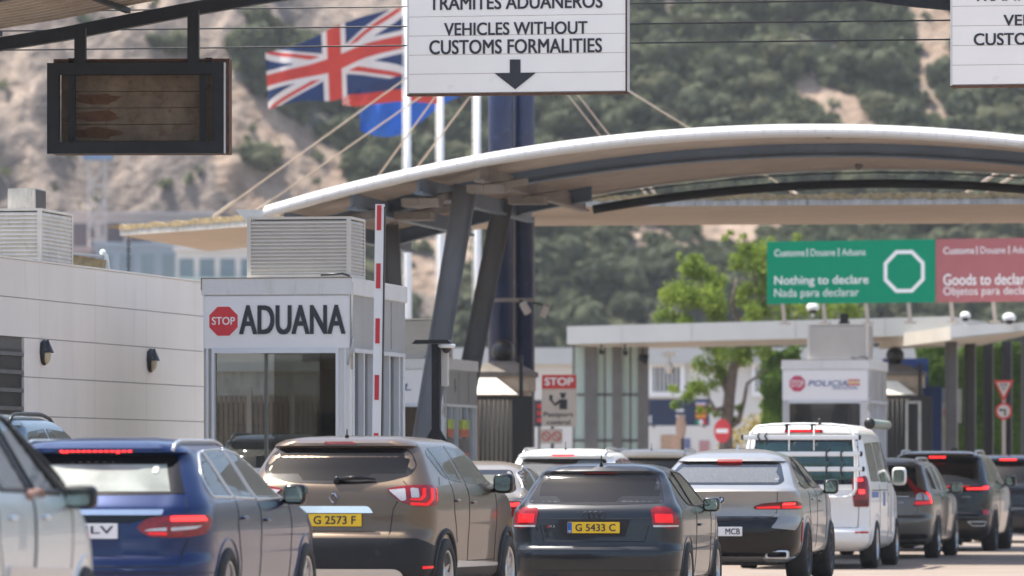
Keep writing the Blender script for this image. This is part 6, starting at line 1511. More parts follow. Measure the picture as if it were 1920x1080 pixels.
blue_sp = dict(L=4.7, sl=sl, wx=.90, wy=(.92, 3.76), Rw=.33, rim='five', paint=blue, dz=.02, feat=[
    dict(k='patch', n='rear_window', m=C_['glassbright'], mode='rear', p=[(-.575,1.325,.06),(.575,1.325,.06),(.70,1.04,.05),(0,1.03),(-.70,1.04,.05)], off=.002, res=.06,
         ch=[dict(n='glass_band', m=C_['gloss'], p=[(-.57,1.32,.05),(.57,1.32,.05),(.60,1.255),(-.60,1.255)], off=.0045), dict(n='glass_band', m=C_['gloss'], p=[(.57,1.32),(.70,1.04),(.60,1.045),(.50,1.30)], off=.005), dict(n='inspection_sticker', m=M['capwhite'], p=[(.43,1.19),(.43,1.245,.02),(.47,1.245,.02),(.47,1.19)], off=.007, r=.015)]),
    dict(k='patch', n='brake_light', m=C_['gloss'], mode='rear', p=[(-.3,1.343),(.3,1.343),(.3,1.36),(-.3,1.36)], r=.004, off=.006, ch=[dict(n='light_segment', m=C_['lit'], p=[(-.26+i*.042,1.345),(-.26+i*.042,1.358),(-.23+i*.042,1.358),(-.23+i*.042,1.345)], off=.010, r=.002) for i in range(13)]),
    dict(k='patch', n='tail_lamp', m=C_['lamp'], mode='wrap', p=[(23,.80,.02),(27,.865,.05),(40,.895,.08),(54,.885,.05),(57,.85,.04),(53,.755,.05),(40,.725,.08),(27,.735,.05)], sides=(1,-1), off=.010, res=.03,
         ch=[dict(n='brake_light_lit', m=C_['lit'], p=[(36,.845),(36,.88),(51,.885),(53,.85)]), dict(n='reverse_light', m=C_['lampwhite'], p=[(28,.79),(34.5,.80),(34.5,.775),(26,.775)]), dict(n='reverse_light', m=C_['lampwhite'], p=[(36,.775),(36,.8),(50,.815),(46,.79)]), dict(n='lit_band', m=C_['litred'], p=[(28,.75),(34.5,.745),(34.5,.765),(27,.765)])]),
    dict(k='patch', n='chrome_strip', m=C_['chrome'], mode='rear', p=[(-.58,.885),(-.58,.925),(.58,.925),(.57,.885)], r=.01, off=.022),
    dict(k='patch', n='handle_recess', m=C_['gloss'], mode='rear', p=[(-.57,.885),(.57,.885),(.34,.83),(-.34,.83)], r=.01, off=.003),
    dict(k='plate', z=.775, t='0000 JLV'.replace('0000', '2186')[5:] if False else 'JLV', m=C_['platew'], blue=True, tx=(.0,.23)),
    seam([(-.60,.60),(-.60,.55)], 'rear', (1,-1)), seam([(-38,.52),(38,.52)], 'wrap', (1,)), seam([(38,.52),(40,.60),(43,.72)], 'wrap', (1,-1)), seam([(42.5,.9),(44,1.0)], 'wrap', (1,-1)), seam([(-75,.47),(75,.47)], 'wrap', (1,), .003),
    dict(k='patch', n='quarter_window', m=C_['glassgrey'], mode='side', p=[(.66,1.02,.04),(.64,1.18,.1),(.92,1.335,.12),(1.06,1.35),(1.25,1.01)], off=.003, sides=(1,-1), trim=C_['satin'], tr=.011),
    dict(k='patch', n='side_window', m=C_['glassblue'], mode='side', p=[(1.10,1.355,.02),(1.75,1.37,.02),(1.95,1.0,.02),(1.31,1.01,.02)], off=.004, sides=(1,-1), trim=C_['satin'], tr=.009),
    dict(k='patch', n='side_window', m=C_['glassblue'], mode='side', p=[(1.83,1.372,.02),(2.35,1.325,.15),(3.05,1.0,.03),(2.03,.995,.02)], off=.004, sides=(1,-1), trim=C_['satin'], tr=.009),
    dict(k='patch', n='windscreen', m=G_, mode='front', p=[(-.56,1.34,.05),(.56,1.34,.05),(.74,1.08,.05),(-.74,1.08,.05)], off=.003),
    seam([(1.28,.99),(1.22,.8),(1.36,.5),(1.36,.28)]), seam([(2.0,.98),(2.0,.28)]), seam([(3.08,.97),(3.14,.8),(3.1,.28)]), seam([(1.36,.25),(3.1,.25)]),
    dict(k='handle', y=1.42, z=.86, m=blue, sides=(1,-1)), dict(k='handle', y=2.2, z=.84, m=blue, sides=(1,-1)),
    dict(k='mirror', x=1.0, y=2.95, z=1.03, m=C_['gloss'], w=.115, h=.075, sides=(1,-1)),
    dict(k='rail', x=.555, y0=.52, y1=2.25, m=C_['satin'], rad=.014, up=.018, sides=(1,-1)), under(1.81, 4.7, .18)])
make_car('estate_car', 'blue estate car with silver roof rails and a white plate ending JLV, lower left', 'car', 152, 41, 9.5, blue_sp)

# ---- silver car at the left edge -------------------------------------------------
silver = paintm('paint_silver', (.56, .62, .65), .55, .3)
sl = [(.2,.2,4.1,.70,.14,.03,.2), (.27,.08,4.2,.84,.2,.06,.3), (.40,.02,4.26,.88,.26,.08,.36), (.60,.0,4.26,.895,.28,.08,.4), (.78,.03,4.15,.905,.28,.08,.4), (.95,.06,3.85,.90,.26,.08,.38), (1.03,.08,3.62,.885,.24,.08,.34), (1.08,.09,3.5,.865,.22,.08,.3), (1.2,.15,3.32,.81,.2,.08,.26),
      (1.36,.25,3.0,.735,.18,.08,.22), (1.5,.34,2.6,.665,.18,.08,.2), (1.55,.34,2.4,.62,.18,.08,.2), (1.59,.42,2.1,.52,.2,.08,.2), (1.61,.7,1.9,.4,.2,.08,.2), (1.62,1.1,1.7,.24,.15,.05,.15)]
silver_sp = dict(L=4.26, sl=sl, wx=.895, wy=(.78, 3.46), Rw=.32, rim='seven', paint=silver, dz=.0, feat=[
    dict(k='patch', n='rear_window', m=G_, mode='rear', p=[(-.6,1.47,.06),(.6,1.47,.06),(.7,1.12,.05),(-.7,1.12,.05)], off=.002, res=.06),
    dict(k='patch', n='side_window', m=C_['glassblue'], mode='side', p=[(.45,1.1,.05),(.6,1.46,.1),(1.15,1.5,.02),(1.27,1.095,.02)], off=.003, sides=(1,-1), trim=C_['plastic'], tr=.01),
    dict(k='patch', n='side_window', m=C_['glassblue'], mode='side', p=[(1.25,1.5,.03),(1.78,1.52,.02),(2.02,1.08,.02),(1.37,1.09,.02)], off=.003, sides=(1,-1), trim=C_['plastic'], tr=.012),
    dict(k='patch', n='side_window', m=C_['glassblue'], mode='side', p=[(1.90,1.53,.03),(2.22,1.50,.05),(2.80,1.07,.02),(2.14,1.08,.02)], off=.003, sides=(1,-1), trim=C_['plastic'], tr=.02),
    dict(k='patch', n='quarter_window', m=C_['glassblue'], mode='side', p=[(2.36,1.44,.03),(2.9,1.2,.02),(3.16,1.075,.03),(2.95,1.06,.02)], off=.003, sides=(1,-1), trim=C_['plastic'], tr=.014),
    dict(k='patch', n='windscreen', m=G_, mode='front', p=[(-.58,1.5,.05),(.58,1.5,.05),(.76,1.14,.05),(-.76,1.14,.05)], off=.003),
    seam([(1.20,1.07),(1.2,.8),(1.32,.62),(1.32,.3)]), seam([(2.06,1.06),(2.06,.3)], rad=.009), seam([(3.05,1.04),(3.02,.3)], rad=.004), seam([(1.32,.3),(3.0,.3)]),
    dict(k='patch', n='side_rub_strip', m=C_['satin'], mode='side', p=[(1.42,.565),(1.42,.66),(3.0,.62),(3.0,.55)], r=.015, off=.012, sides=(1,-1)),
    dict(k='patch', n='tail_lamp', m=C_['lamp'], mode='wrap', p=[(38,.85),(38,1.1),(58,1.12),(58,.85)], sides=(1,-1), off=.01, res=.04),
    dict(k='handle', y=1.5, z=.93, m=silver, sides=(1,-1)), dict(k='handle', y=2.32, z=.93, m=silver, sides=(1,-1)),
    dict(k='mirror', x=.985, y=3.0, z=1.045, m=C_['plastic'], w=.12, h=.065, sides=(1,-1)), under(1.79, 4.26, .2)])
sc_, SB = make_car('silver_car', 'silver grey car cut off by the left picture edge, with a black mirror', 'car', 0, 30.75, 8.5, silver_sp, pos=-3.93)

# ---- grey coupe SUV ------------------------------------------------------------
def suv_sl(L_, Hh, W_, belt=1.0, rake=.45, tail=.0, hood=1.0):
    """generic tall hatch body; rake = how far the roof end lies ahead of the tail"""
    h = W_/2; t = Hh
    return [(.2,.22,L_-.2,h-.18,.14,.03,.2), (.28,.08,L_-.05,h-.05,.22,.06,.3), (.42,.01,L_,h-.02,.28,.1,.36), (.58,.0,L_,h-.005,.3,.1,.38), (.64,.02,L_-.01,h,.3,.1,.38), (.67,.055,L_-.02,h,.3,.1,.38), (.82,.07,L_-.1,h,.28,.1,.36),
            (belt-.06,.09,L_-.5,h-.005,.26,.1,.32), (belt+.01,.12,L_-1.0,h-.03,.22,.1,.28), (belt+.07,.17,L_-1.22,h-.07,.18,.1,.24), (belt+(t-belt)*.5,.17+rake*.55,L_-1.6,h-.15,.16,.11,.22), (t-.13,.17+rake,L_-2.0,h-.22,.15,.12,.2), (t-.115,.10+rake,L_-2.05,h-.23,.17,.12,.2),
            (t-.08,.11+rake,L_-2.15,h-.26,.2,.12,.2), (t-.04,.19+rake,L_-2.35,h-.34,.2,.12,.2), (t-.015,.45+rake,L_-2.6,h-.46,.2,.1,.2), (t,.9+rake,L_-2.9,h-.66,.12,.05,.12)]
g4 = paintm('paint_mid_grey', (.27, .27, .268), .4, .3)
L_ = 4.75
sl = [(.26,.24,L_-.2,.74,.14,.03,.2), (.33,.10,L_-.05,.88,.24,.08,.3), (.45,.02,L_,.935,.34,.14,.4), (.62,.0,L_,.95,.36,.15,.42), (.74,.02,L_-.02,.958,.36,.15,.42), (.79,.06,L_-.05,.958,.36,.15,.42), (.93,.075,L_-.12,.955,.34,.15,.4),
      (1.06,.05,L_-.6,.945,.30,.15,.34), (1.10,.035,L_-.9,.925,.28,.14,.3), (1.125,.06,L_-1.1,.90,.26,.14,.28), (1.15,.16,L_-1.25,.87,.24,.14,.26), (1.25,.42,L_-1.42,.81,.22,.14,.24), (1.39,.84,L_-1.72,.72,.2,.14,.22), (1.45,1.0,L_-1.9,.68,.2,.14,.2), (1.462,.96,L_-1.95,.67,.2,.14,.2),
      (1.52,1.08,L_-2.1,.60,.2,.12,.2), (1.57,1.35,L_-2.35,.48,.2,.1,.2), (1.60,1.7,L_-2.6,.34,.15,.06,.15), (1.615,2.0,L_-2.55,.18,.1,.03,.1)]
def roundel(t, B):
    q, nn = B.hit('rear', 0, 1.0); c = .04
    bl = mat('emblem_blue', (.02, .12, .4), .3); y = q.y
    mb = MB(); mb.prism(ngon(0, 1.0, .042, 24), y-.016, y+.02); e = mb.build('emblem', C_['chrome'], t)
    mb = MB(); mb.prism(ngon(0, 1.0, .037, 24), y-.018, y-.016); mb.build('emblem_ring', C_['gloss'], e)
    for k, m in ((0, bl), (1, M['white']), (2, bl), (3, M['white'])):
        a0 = math.pi/2*k; pl = [(0, 1.0)]+[(.024*math.cos(a0+math.pi/2*i/6), 1.0+.024*math.sin(a0+math.pi/2*i/6)) for i in range(7)]
        mb = MB(); mb.prism([(-x, z) for x, z in pl][::-1], y-.0205, y-.018); mb.build('emblem_quarter', m, e)
    mb = MB(); 
    pl = roundpoly([(.52,.30),(.52,.40),(.80,.40),(.80,.30)], .03); q2, _ = B.hit('rear', .62, .36); yy = q2.y-.01
    pin = roundpoly([(.545,.318),(.545,.382),(.775,.382),(.775,.318)], .025); n = len(pl)
    for s_ in (1, -1):
        mb = MB(); mb.add([(s_*p.x, yy, p.y) for p in pl]+[(s_*p.x, yy-.01, p.y) for p in pin]+[(s_*p.x, yy+.12, p.y) for p in pl]+[(s_*p.x, yy+.12, p.y) for p in pin], [(i, (i+1) % n, n+(i+1) % n, n+i) for i in range(n)]+[(i, 2*n+i, 2*n+(i+1) % n, (i+1) % n) for i in range(n)]+[(n+i, n+(i+1) % n, 3*n+(i+1) % n, 3*n+i) for i in range(n)]); mb.build('exhaust_tip', C_['satin'], t)
x4 = dict(L=L_, sl=sl, wx=.955, wy=(.98, 3.84), Rw=.375, wd=.265, gap=.045, rim='ten', rimm=C_['rimdark'], paint=g4, arch=g4, feat=[
    dict(k='patch', n='rear_window', m=C_['glasswet'], mode='rear', p=[(-.60,1.445,.06),(-.2,1.45),(.2,1.45),(.60,1.445,.06),(.715,1.22,.12),(.66,1.175,.08),(-.66,1.175,.08),(-.715,1.22,.12)], off=.002, res=.06),
    dict(k='patch', n='brake_light', m=C_['litred'], mode='rear', p=[(-.15,1.456),(.15,1.456),(.15,1.472),(-.15,1.472)], r=.004, off=.010),
    dict(k='fn', f=roundel),
    dict(k='patch', n='tail_lamp', m=C_['lampdark'], mode='wrap', p=[(22.5,.915,.02),(28,.955,.05),(40,.975),(52,.985,.02),(59,.955,.03),(59,.89,.02),(40,.885),(24,.885)], sides=(1,-1), off=.010, res=.03, r=.01,
         ch=[dict(n='lit_bar', m=C_['litred'], p=[(25,.895),(25,.915),(39.5,.93),(39.5,.895)]), dict(n='brake_light_lit', m=C_['lit'], p=[(40.5,.935),(41.5,.965),(51,.965),(50,.94)]), dict(n='lit_bar', m=C_['litred'], p=[(40.5,.895),(40.5,.925),(58,.93),(58,.90)])]),
    dict(k='patch', n='bumper_panel', m=C_['gloss'], mode='wrap', p=[(-38,.79,.01),(38,.79,.01),(32,.665,.03),(50,.635,.03),(58,.75,.03),(64,.80,.04),(64,.5,.04),(56,.33),(-56,.33),(-64,.5,.04),(-64,.80,.04),(-58,.75,.03),(-50,.635,.03),(-32,.665,.03)], r=.01, off=.006, res=.05),
    dict(k='plate', z=.625, t='MCB', m=C_['platew'], blue=True, tx=(.06,.235)),
    dict(k='patch', n='lower_lip', m=C_['satin'], mode='wrap', p=[(34,.27),(30,.31),(46,.30),(56,.33),(54,.27)], r=.01, off=.016, sides=(1,-1)),
    dict(k='patch', n='bumper_reflector', m=C_['reflector'], mode='wrap', p=[(59.5,.50),(59.5,.73),(61.8,.73),(61.8,.50)], r=.006, off=.014, sides=(1,-1)),
    dict(k='text', t='xDrive20d', r_=(.42,.75+.055,.68,.75+.085), m=C_['satin'], bold=.004),
    seam([(-.60,.80),(.60,.80)], 'rear', (1,)), seam([(.60,.80),(.655,.85),(.665,1.09)], 'rear', (1,-1)),
    dict(k='patch', n='side_window', m=C_['glassgrey'], mode='side', p=[(1.02,1.19,.04),(1.35,1.42,.1),(1.85,1.50,.02),(1.95,1.15,.02),(1.15,1.13,.05)], off=.003, sides=(1,-1), trim=C_['gloss'], tr=.01),
    dict(k='patch', n='side_window', m=C_['glassgrey'], mode='side', p=[(1.93,1.51,.02),(2.4,1.49,.1),(3.1,1.14,.03),(2.03,1.145,.02)], off=.003, sides=(1,-1), trim=C_['gloss'], tr=.01),
    dict(k='patch', n='windscreen', m=G_, mode='front', p=[(-.6,1.48,.05),(.6,1.48,.05),(.76,1.2,.05),(-.76,1.2,.05)], off=.003),
    seam([(1.2,1.1),(1.2,.9),(1.42,.5)]), seam([(2.02,1.13),(2.0,.4)]), seam([(3.16,1.1),(3.2,.5)]), dict(k='patch', n='sill', m=C_['gloss'], mode='side', p=[(1.45,.27),(1.45,.37),(3.35,.37),(3.35,.27)], r=.01, off=.006, sides=(1,-1)),
    dict(k='handle', y=1.5, z=1.0, m=g4, sides=(1,-1)), dict(k='handle', y=2.3, z=.98, m=g4, sides=(1,-1)), dict(k='mirror', x=1.06, y=3.0, z=1.15, m=C_['gloss'], w=.115, h=.085, sides=(1,-1)),
    dict(k='antenna', y=1.75, m=C_['satin'], fin=1), under(1.9, L_, .25)])
make_car('coupe_suv', 'mid grey coupe style SUV with slim red tail lamps and speckled rear window', 'car', 1351, 67.5, 8.7, x4)

# ---- white camper van -----------------------------------------------------------
wv = paintm('paint_white', (.74, .74, .72), 0, .35, .03)
L_ = 4.9
sl = [(.25,.2,L_-.2,.78,.14,.03,.2), (.32,.07,L_-.03,.90,.16,.05,.25), (.42,.0,L_,.94,.18,.06,.3), (.52,.0,L_,.95,.18,.06,.3), (.56,.03,L_-.01,.952,.16,.06,.3), (.58,.06,L_-.02,.952,.14,.05,.3), (.9,.07,L_-.15,.952,.14,.05,.3), (1.02,.075,L_-.45,.95,.14,.05,.3), (1.12,.09,L_-.95,.945,.14,.05,.3), (1.2,.105,L_-1.1,.925,.14,.05,.28),
      (1.5,.19,L_-1.5,.87,.13,.06,.24), (1.75,.27,L_-1.85,.82,.13,.06,.2), (1.84,.30,L_-2.0,.79,.14,.06,.2), (1.86,.26,L_-2.05,.78,.16,.06,.2), (1.92,.28,L_-2.2,.73,.18,.07,.2), (1.97,.42,L_-2.4,.62,.2,.07,.2), (1.99,.8,L_-2.7,.45,.15,.05,.15)]
wm = mat('white_tube', (.78, .78, .77), .3, var=.02)
def carrier(t, B):
    y = -.02
    mb = MB(); pts = []
    for x, z in ((.70,1.02),(.74,1.1),(.735,1.5),(.70,1.86),(.62,1.95),(.4,1.975),(0,1.985),(-.4,1.975),(-.62,1.95),(-.70,1.86),(-.735,1.5),(-.74,1.1),(-.70,1.02)): pts.append((x, y+(.13 if z > 1.9 else .06*(z-1)), z))
    mb.tube(pts, .021, 8); mb.tube([(-.70,y,1.02),(-.6,y,.985),(.6,y,.985),(.70,y,1.02)], .017, 8); fr = mb.build('bicycle_carrier', wm, t)
    for z, x0 in ((1.80, .80), (1.575, .82), (1.37, .85)):
        mb = MB(); yy = y-.05; mb.box((-x0, yy-.035, z-.032), (x0, yy+.02, z+.032), bev=.012); rl = mb.build('rail', wm, fr)
        mb = MB()
        for s_ in (-1, 1): mb.box((s_*x0-.02, yy-.04, z-.036), (s_*x0+.02, yy+.03, z+.036), bev=.01)
        mb.build('end_cap', M['black'], rl)
    mb = MB()
    for x in (-.17, .17): mb.tube([(x, y, 1.62), (x, y+.02, 1.96)], .010, 6)
    mb.build('upright', wm, fr)
    mb = MB()
    for x in (-.57, -.47): mb.tube([(x, y-.06, 1.86), (x-.02, y-.1, 1.82), (x+.02, y-.1, 1.75), (x, y-.08, 1.71)], .013, 6)
    for x in (.37, .57):
        for z in (1.575, 1.37):
            mb.tube([(x+.03, y-.05, z+.07), (x-.02, y-.09, z+.02), (x-.02, y-.09, z-.04), (x, y-.07, z-.1)], .014, 6)
    for x in (-.2, .15): mb.box((x-.03, y+.06, 1.9), (x+.03, y+.15, 1.99))
    mb.tube([(.24, y+.1, 1.98), (.24, y+.1, 2.06)], .022, 8); mb.build('strap', M['black'], fr)
    # rolled awning on the right side
    mb = MB(); Mx = Matrix.Translation((.90, .32, 1.99))@Matrix.Rotation(R(-90), 4, 'X'); mb.lathe([(0,0),(.065,0),(.065,2.6),(0,2.6)], 18, Mx); aw = mb.build('rolled_awning', mat('awning_grey_green', (.24, .29, .25), .5), t)
    mb = MB(); mb.lathe([(0,-.02),(.075,-.02),(.075,.06),(.06,.06)], 18, Matrix.Translation((.90, .3, 1.99))@Matrix.Rotation(R(-90), 4, 'X')); mb.build('end_cap', M['black'], aw)
van = dict(L=L_, sl=sl, wx=.945, wy=(1.0, 4.0), Rw=.345, wd=.235, rim='seven', paint=wv, gap=.055, feat=[
    dict(k='patch', n='rear_window', m=C_['gloss'], mode='rear', p=[(-.73,1.80,.05),(.73,1.80,.05),(.79,1.16,.05),(-.79,1.16,.05)], off=.002, res=.08,
         ch=[dict(n='glass', m=mat('van_glass_green', (.008, .035, .032), .05, var=.3, scale=2, spec=.8), p=[(-.66,1.74,.05),(.66,1.74,.05),(.72,1.22,.05),(-.72,1.22,.05)], off=.005)]),
    dict(k='patch', n='brake_light', m=C_['lamp'], mode='rear', p=[(-.26,1.865),(.26,1.865),(.26,1.905),(-.26,1.905)], r=.006, off=.012, ch=[dict(n='light_row', m=C_['litred'], p=[(-.22,1.875),(.22,1.875),(.22,1.893),(-.22,1.893)], off=.016)]),
    dict(k='patch', n='tail_lamp', m=C_['lamp'], mode='wrap', p=[(37.5,.98,.02),(38.0,1.24),(47.5,1.28,.02),(49.5,1.24),(48,.855,.02),(38,.855,.02)], sides=(1,-1), off=.010, res=.04,
         ch=[dict(n='lit_light', m=C_['lit'], p=[(40,1.20),(40.5,1.24),(44.5,1.24),(44.5,1.20)]), dict(n='lit_light', m=C_['lit'], p=[(41,1.03),(41,1.09),(44.5,1.09),(44.5,1.03)]), dict(n='reverse_light', m=C_['lampdark'], p=[(39,.87),(39,.95),(47,.95),(47,.87)])]),
    dict(k='patch', n='bumper_reflector', m=C_['reflector'], mode='wrap', p=[(37,.495),(37,.52),(47,.52),(47,.495)], r=.004, off=.01, sides=(1,-1)),
    seam([(-.76,.57),(.76,.57)], 'rear', (1,)), seam([(.76,.57),(.78,1.0),(.82,1.2)], 'rear', (1,-1)), seam([(-.7,1.08),(.7,1.08)], 'rear', (1,), .005, C_['satin']),
    dict(k='fn', f=carrier),
    dict(k='patch', n='side_window', m=C_['glassgrey'], mode='side', p=[(.48,1.72,.06),(1.35,1.74,.03),(1.55,1.20,.03),(.55,1.20,.06)], off=.003, sides=(1,-1)),
    dict(k='patch', n='side_window', m=C_['glassgrey'], mode='side', p=[(1.45,1.74,.03),(2.4,1.75,.03),(2.5,1.19,.03),(1.65,1.19,.03)], off=.003, sides=(1,-1)),
    dict(k='patch', n='side_window', m=C_['glassblue'], mode='side', p=[(2.55,1.75,.03),(2.9,1.72,.08),(3.6,1.18,.03),(2.65,1.18,.03)], off=.003, sides=(1,-1)),
    dict(k='patch', n='windscreen', m=G_, mode='front', p=[(-.68,1.76,.05),(.68,1.76,.05),(.8,1.25,.05),(-.8,1.25,.05)], off=.003),
    seam([(1.4,1.15),(1.4,.45)]), seam([(2.5,1.15),(2.5,.4)]), seam([(3.6,1.15),(3.65,.5)]), seam([(.5,1.08),(2.4,1.08)], rad=.006), seam([(.25,1.25),(.25,.58)], rad=.003),
    dict(k='patch', n='side_sticker', m=mat('sticker_blue', (.1, .16, .4), .5), mode='side', p=[(.45,.98),(.45,1.06),(1.2,1.06),(1.2,.98)], off=.002, r=.01), dict(k='patch', n='side_sticker', m=mat('sticker_blue2', (.1, .16, .4), .5), mode='side', p=[(1.8,.86),(1.8,1.06),(2.1,1.06),(2.1,.86)], off=.002, r=.01),
    dict(k='handle', y=2.65, z=1.02, m=wv, sides=(1,-1)), dict(k='mirror', x=1.07, y=3.35, z=1.27, m=wv, w=.13, h=.12, sides=(1,-1)), under(1.9, L_, .28)])
make_car('camper_van', 'white camper van with an empty bicycle carrier on its tailgate and a rolled awning', 'van', 1503, 77.5, 9, van)

# ---- taupe estate ---------------------------------------------------------------
def est_sl(L_, Hh, W_, belt=.98, rake=.4):
    return suv_sl(L_, Hh, W_, belt, rake)
tp = paintm('paint_taupe', (.15, .13, .11), .5, .32)
L_ = 4.82
vol = dict(L=L_, sl=suv_sl(L_, 1.55, 1.87, .98, .38), wx=.93, wy=(.98, 3.8), Rw=.345, rim='five', paint=tp, feat=[
    dict(k='patch', n='rear_window', m=C_['gloss'], mode='rear', p=[(-.60,1.40,.05),(.60,1.40,.05),(.69,1.03,.03),(-.69,1.03,.03)], off=.002, res=.06),
    dict(k='patch', n='tail_lamp', m=C_['lamp'], mode='wrap', p=[(35,1.38,.02),(40.5,1.38,.02),(41.5,1.10,.05),(51,1.0,.04),(53.5,.83,.02),(35,.80,.01),(37.5,.96,.04),(37,1.1,.05)], sides=(1,-1), off=.012, res=.03, r=.01,
         ch=[dict(n='reverse_light', m=C_['lampwhite'], p=[(37,.90),(38.5,.98),(42.5,1.01),(42.5,.90)]), dict(n='reverse_light', m=C_['lampwhite'], p=[(43.5,.9),(43.5,1.01),(48,.96),(49,.9)]), dict(n='lit_band', m=C_['lit'], p=[(46.5,1.02),(50,.99),(52.5,.85),(50.5,.85),(49.5,.95)]), dict(n='lit_band', m=C_['litred'], p=[(36,.83),(37,.875),(49.5,.88),(50,.84)])]),
    seam([(-.62,.66),(.62,.66)], 'rear', (1,)), seam([(.62,.66),(.68,.72),(.70,.85)], 'rear', (1,-1)), dict(k='strip', n='chrome_strip', m=C_['chrome'], mode='rear', p=[(-.55,.95),(.55,.95)], rad=.014, off=.005),
    dict(k='plate', z=.84, t='GZ 1204', m=C_['platew'], blue=True) if False else dict(k='text', t='D4', r_=(.40,.85,.47,.88), m=C_['satin']),
    dict(k='patch', n='lower_bumper', m=C_['plastic'], mode='wrap', p=[(-48,.23),(-46,.38,.05),(46,.38,.05),(48,.23)], r=.04, off=.006, res=.06),
    dict(k='patch', n='side_window', m=C_['glassgrey'], mode='side', p=[(.62,1.06,.05),(.75,1.38,.1),(1.25,1.42,.02),(1.4,1.04,.02)], off=.003, sides=(1,-1), trim=C_['satin'], tr=.01),
    dict(k='patch', n='side_window', m=C_['gloss'], mode='side', p=[(1.32,1.42,.02),(1.98,1.43,.02),(2.1,1.03,.02),(1.46,1.03,.02)], off=.003, sides=(1,-1), trim=C_['satin'], tr=.008),
    dict(k='patch', n='side_window', m=C_['glassblue'], mode='side', p=[(2.05,1.43,.02),(2.5,1.38,.1),(3.2,1.03,.03),(2.16,1.03,.02)], off=.003, sides=(1,-1), trim=C_['satin'], tr=.008),
    dict(k='patch', n='windscreen', m=G_, mode='front', p=[(-.6,1.42,.05),(.6,1.42,.05),(.76,1.1,.05),(-.76,1.1,.05)], off=.003),
    seam([(1.42,1.02),(1.42,.35)]), seam([(2.12,1.02),(2.12,.35)]), seam([(3.2,1.0),(3.25,.35)]),
    dict(k='handle', y=1.7, z=.92, m=tp, sides=(1,-1)), dict(k='handle', y=2.4, z=.92, m=tp, sides=(1,-1)), dict(k='mirror', x=1.03, y=3.05, z=1.08, m=tp, w=.12, h=.08, sides=(1,-1)),
    dict(k='rail', x=.60, y0=.6, y1=2.5, m=C_['satin'], rad=.018, up=.035, sides=(1,-1)), under(1.87, L_, .22)])
make_car('estate_car', 'taupe estate car with tall red lamps beside its rear window, next to the camper van', 'car', 1635, 87, 10, vol)

# ---- black SUV -------------------------------------------------------------------
bk = paintm('paint_black', (.009, .010, .012), .3, .22)
L_ = 4.6
bsuv = dict(L=L_, sl=suv_sl(L_, 1.69, 1.92, 1.08, .4), wx=.955, wy=(.92, 3.62), Rw=.365, wd=.25, rim='five', rimm=C_['rimdark'], paint=bk, feat=[
    dict(k='patch', n='rear_window', m=G_, mode='rear', p=[(-.62,1.53,.05),(.62,1.53,.05),(.72,1.14,.05),(-.72,1.14,.05)], off=.002, res=.06),
    dict(k='patch', n='brake_light', m=C_['lit'], mode='rear', p=[(-.14,1.572),(.14,1.572),(.14,1.592),(-.14,1.592)], r=.004, off=.010),
    dict(k='strip', n='light_bar', m=C_['litred'], mode='wrap', p=[(-34,1.085),(34,1.085)], rad=.010, off=.005),
    dict(k='patch', n='tail_lamp', m=C_['lampdark'], mode='wrap', p=[(30,1.03),(30,1.10),(53,1.11,.02),(55,1.05,.02),(50,1.01)], sides=(1,-1), off=.010, res=.04, r=.01, ch=[dict(n='brake_light_lit', m=C_['lit'], p=[(31,1.03),(31,1.055),(44,1.06),(45,1.085),(52,1.09),(50,1.04)])]),
    dict(k='patch', n='bumper_reflector', m=C_['reflector'], mode='wrap', p=[(43,.62),(43,.70),(51,.70),(50,.62)], r=.006, off=.01, sides=(1,-1)),
    dict(k='strip', n='exhaust_trim', m=C_['chrome'], mode='wrap', p=[(30,.50),(46,.50),(44,.43),(34,.43),(30,.50)], rad=.010, off=.004, sides=(1,-1)),
    dict(k='text', t='HSE', r_=(.45,.90,.60,.925), m=C_['satin']),
    seam([(-.6,.7),(.6,.7)], 'rear', (1,)),
    dict(k='patch', n='side_window', m=C_['glassgrey'], mode='side', p=[(.6,1.16,.05),(.78,1.5,.1),(1.45,1.55,.02),(1.6,1.14,.02)], off=.003, sides=(1,-1)),
    dict(k='patch', n='side_window', m=C_['glassgrey'], mode='side', p=[(1.55,1.55,.02),(2.3,1.52,.1),(2.95,1.13,.03),(1.7,1.13,.02)], off=.003, sides=(1,-1)),
    dict(k='patch', n='windscreen', m=G_, mode='front', p=[(-.6,1.52,.05),(.6,1.52,.05),(.76,1.2,.05),(-.76,1.2,.05)], off=.003),
    seam([(1.62,1.1),(1.62,.4)]), dict(k='handle', y=1.3, z=1.0, m=bk, sides=(1,-1)), dict(k='mirror', x=1.06, y=2.85, z=1.18, m=bk, w=.12, h=.085, sides=(1,-1)),
    dict(k='rail', x=.62, y0=.62, y1=2.3, m=C_['satin'], rad=.018, up=.035, sides=(1,-1)), under(1.9, L_, .24)])
make_car('suv', 'black SUV with a thin red light bar across its tail, right of the taupe estate', 'car', 1752, 95, 10, bsuv)
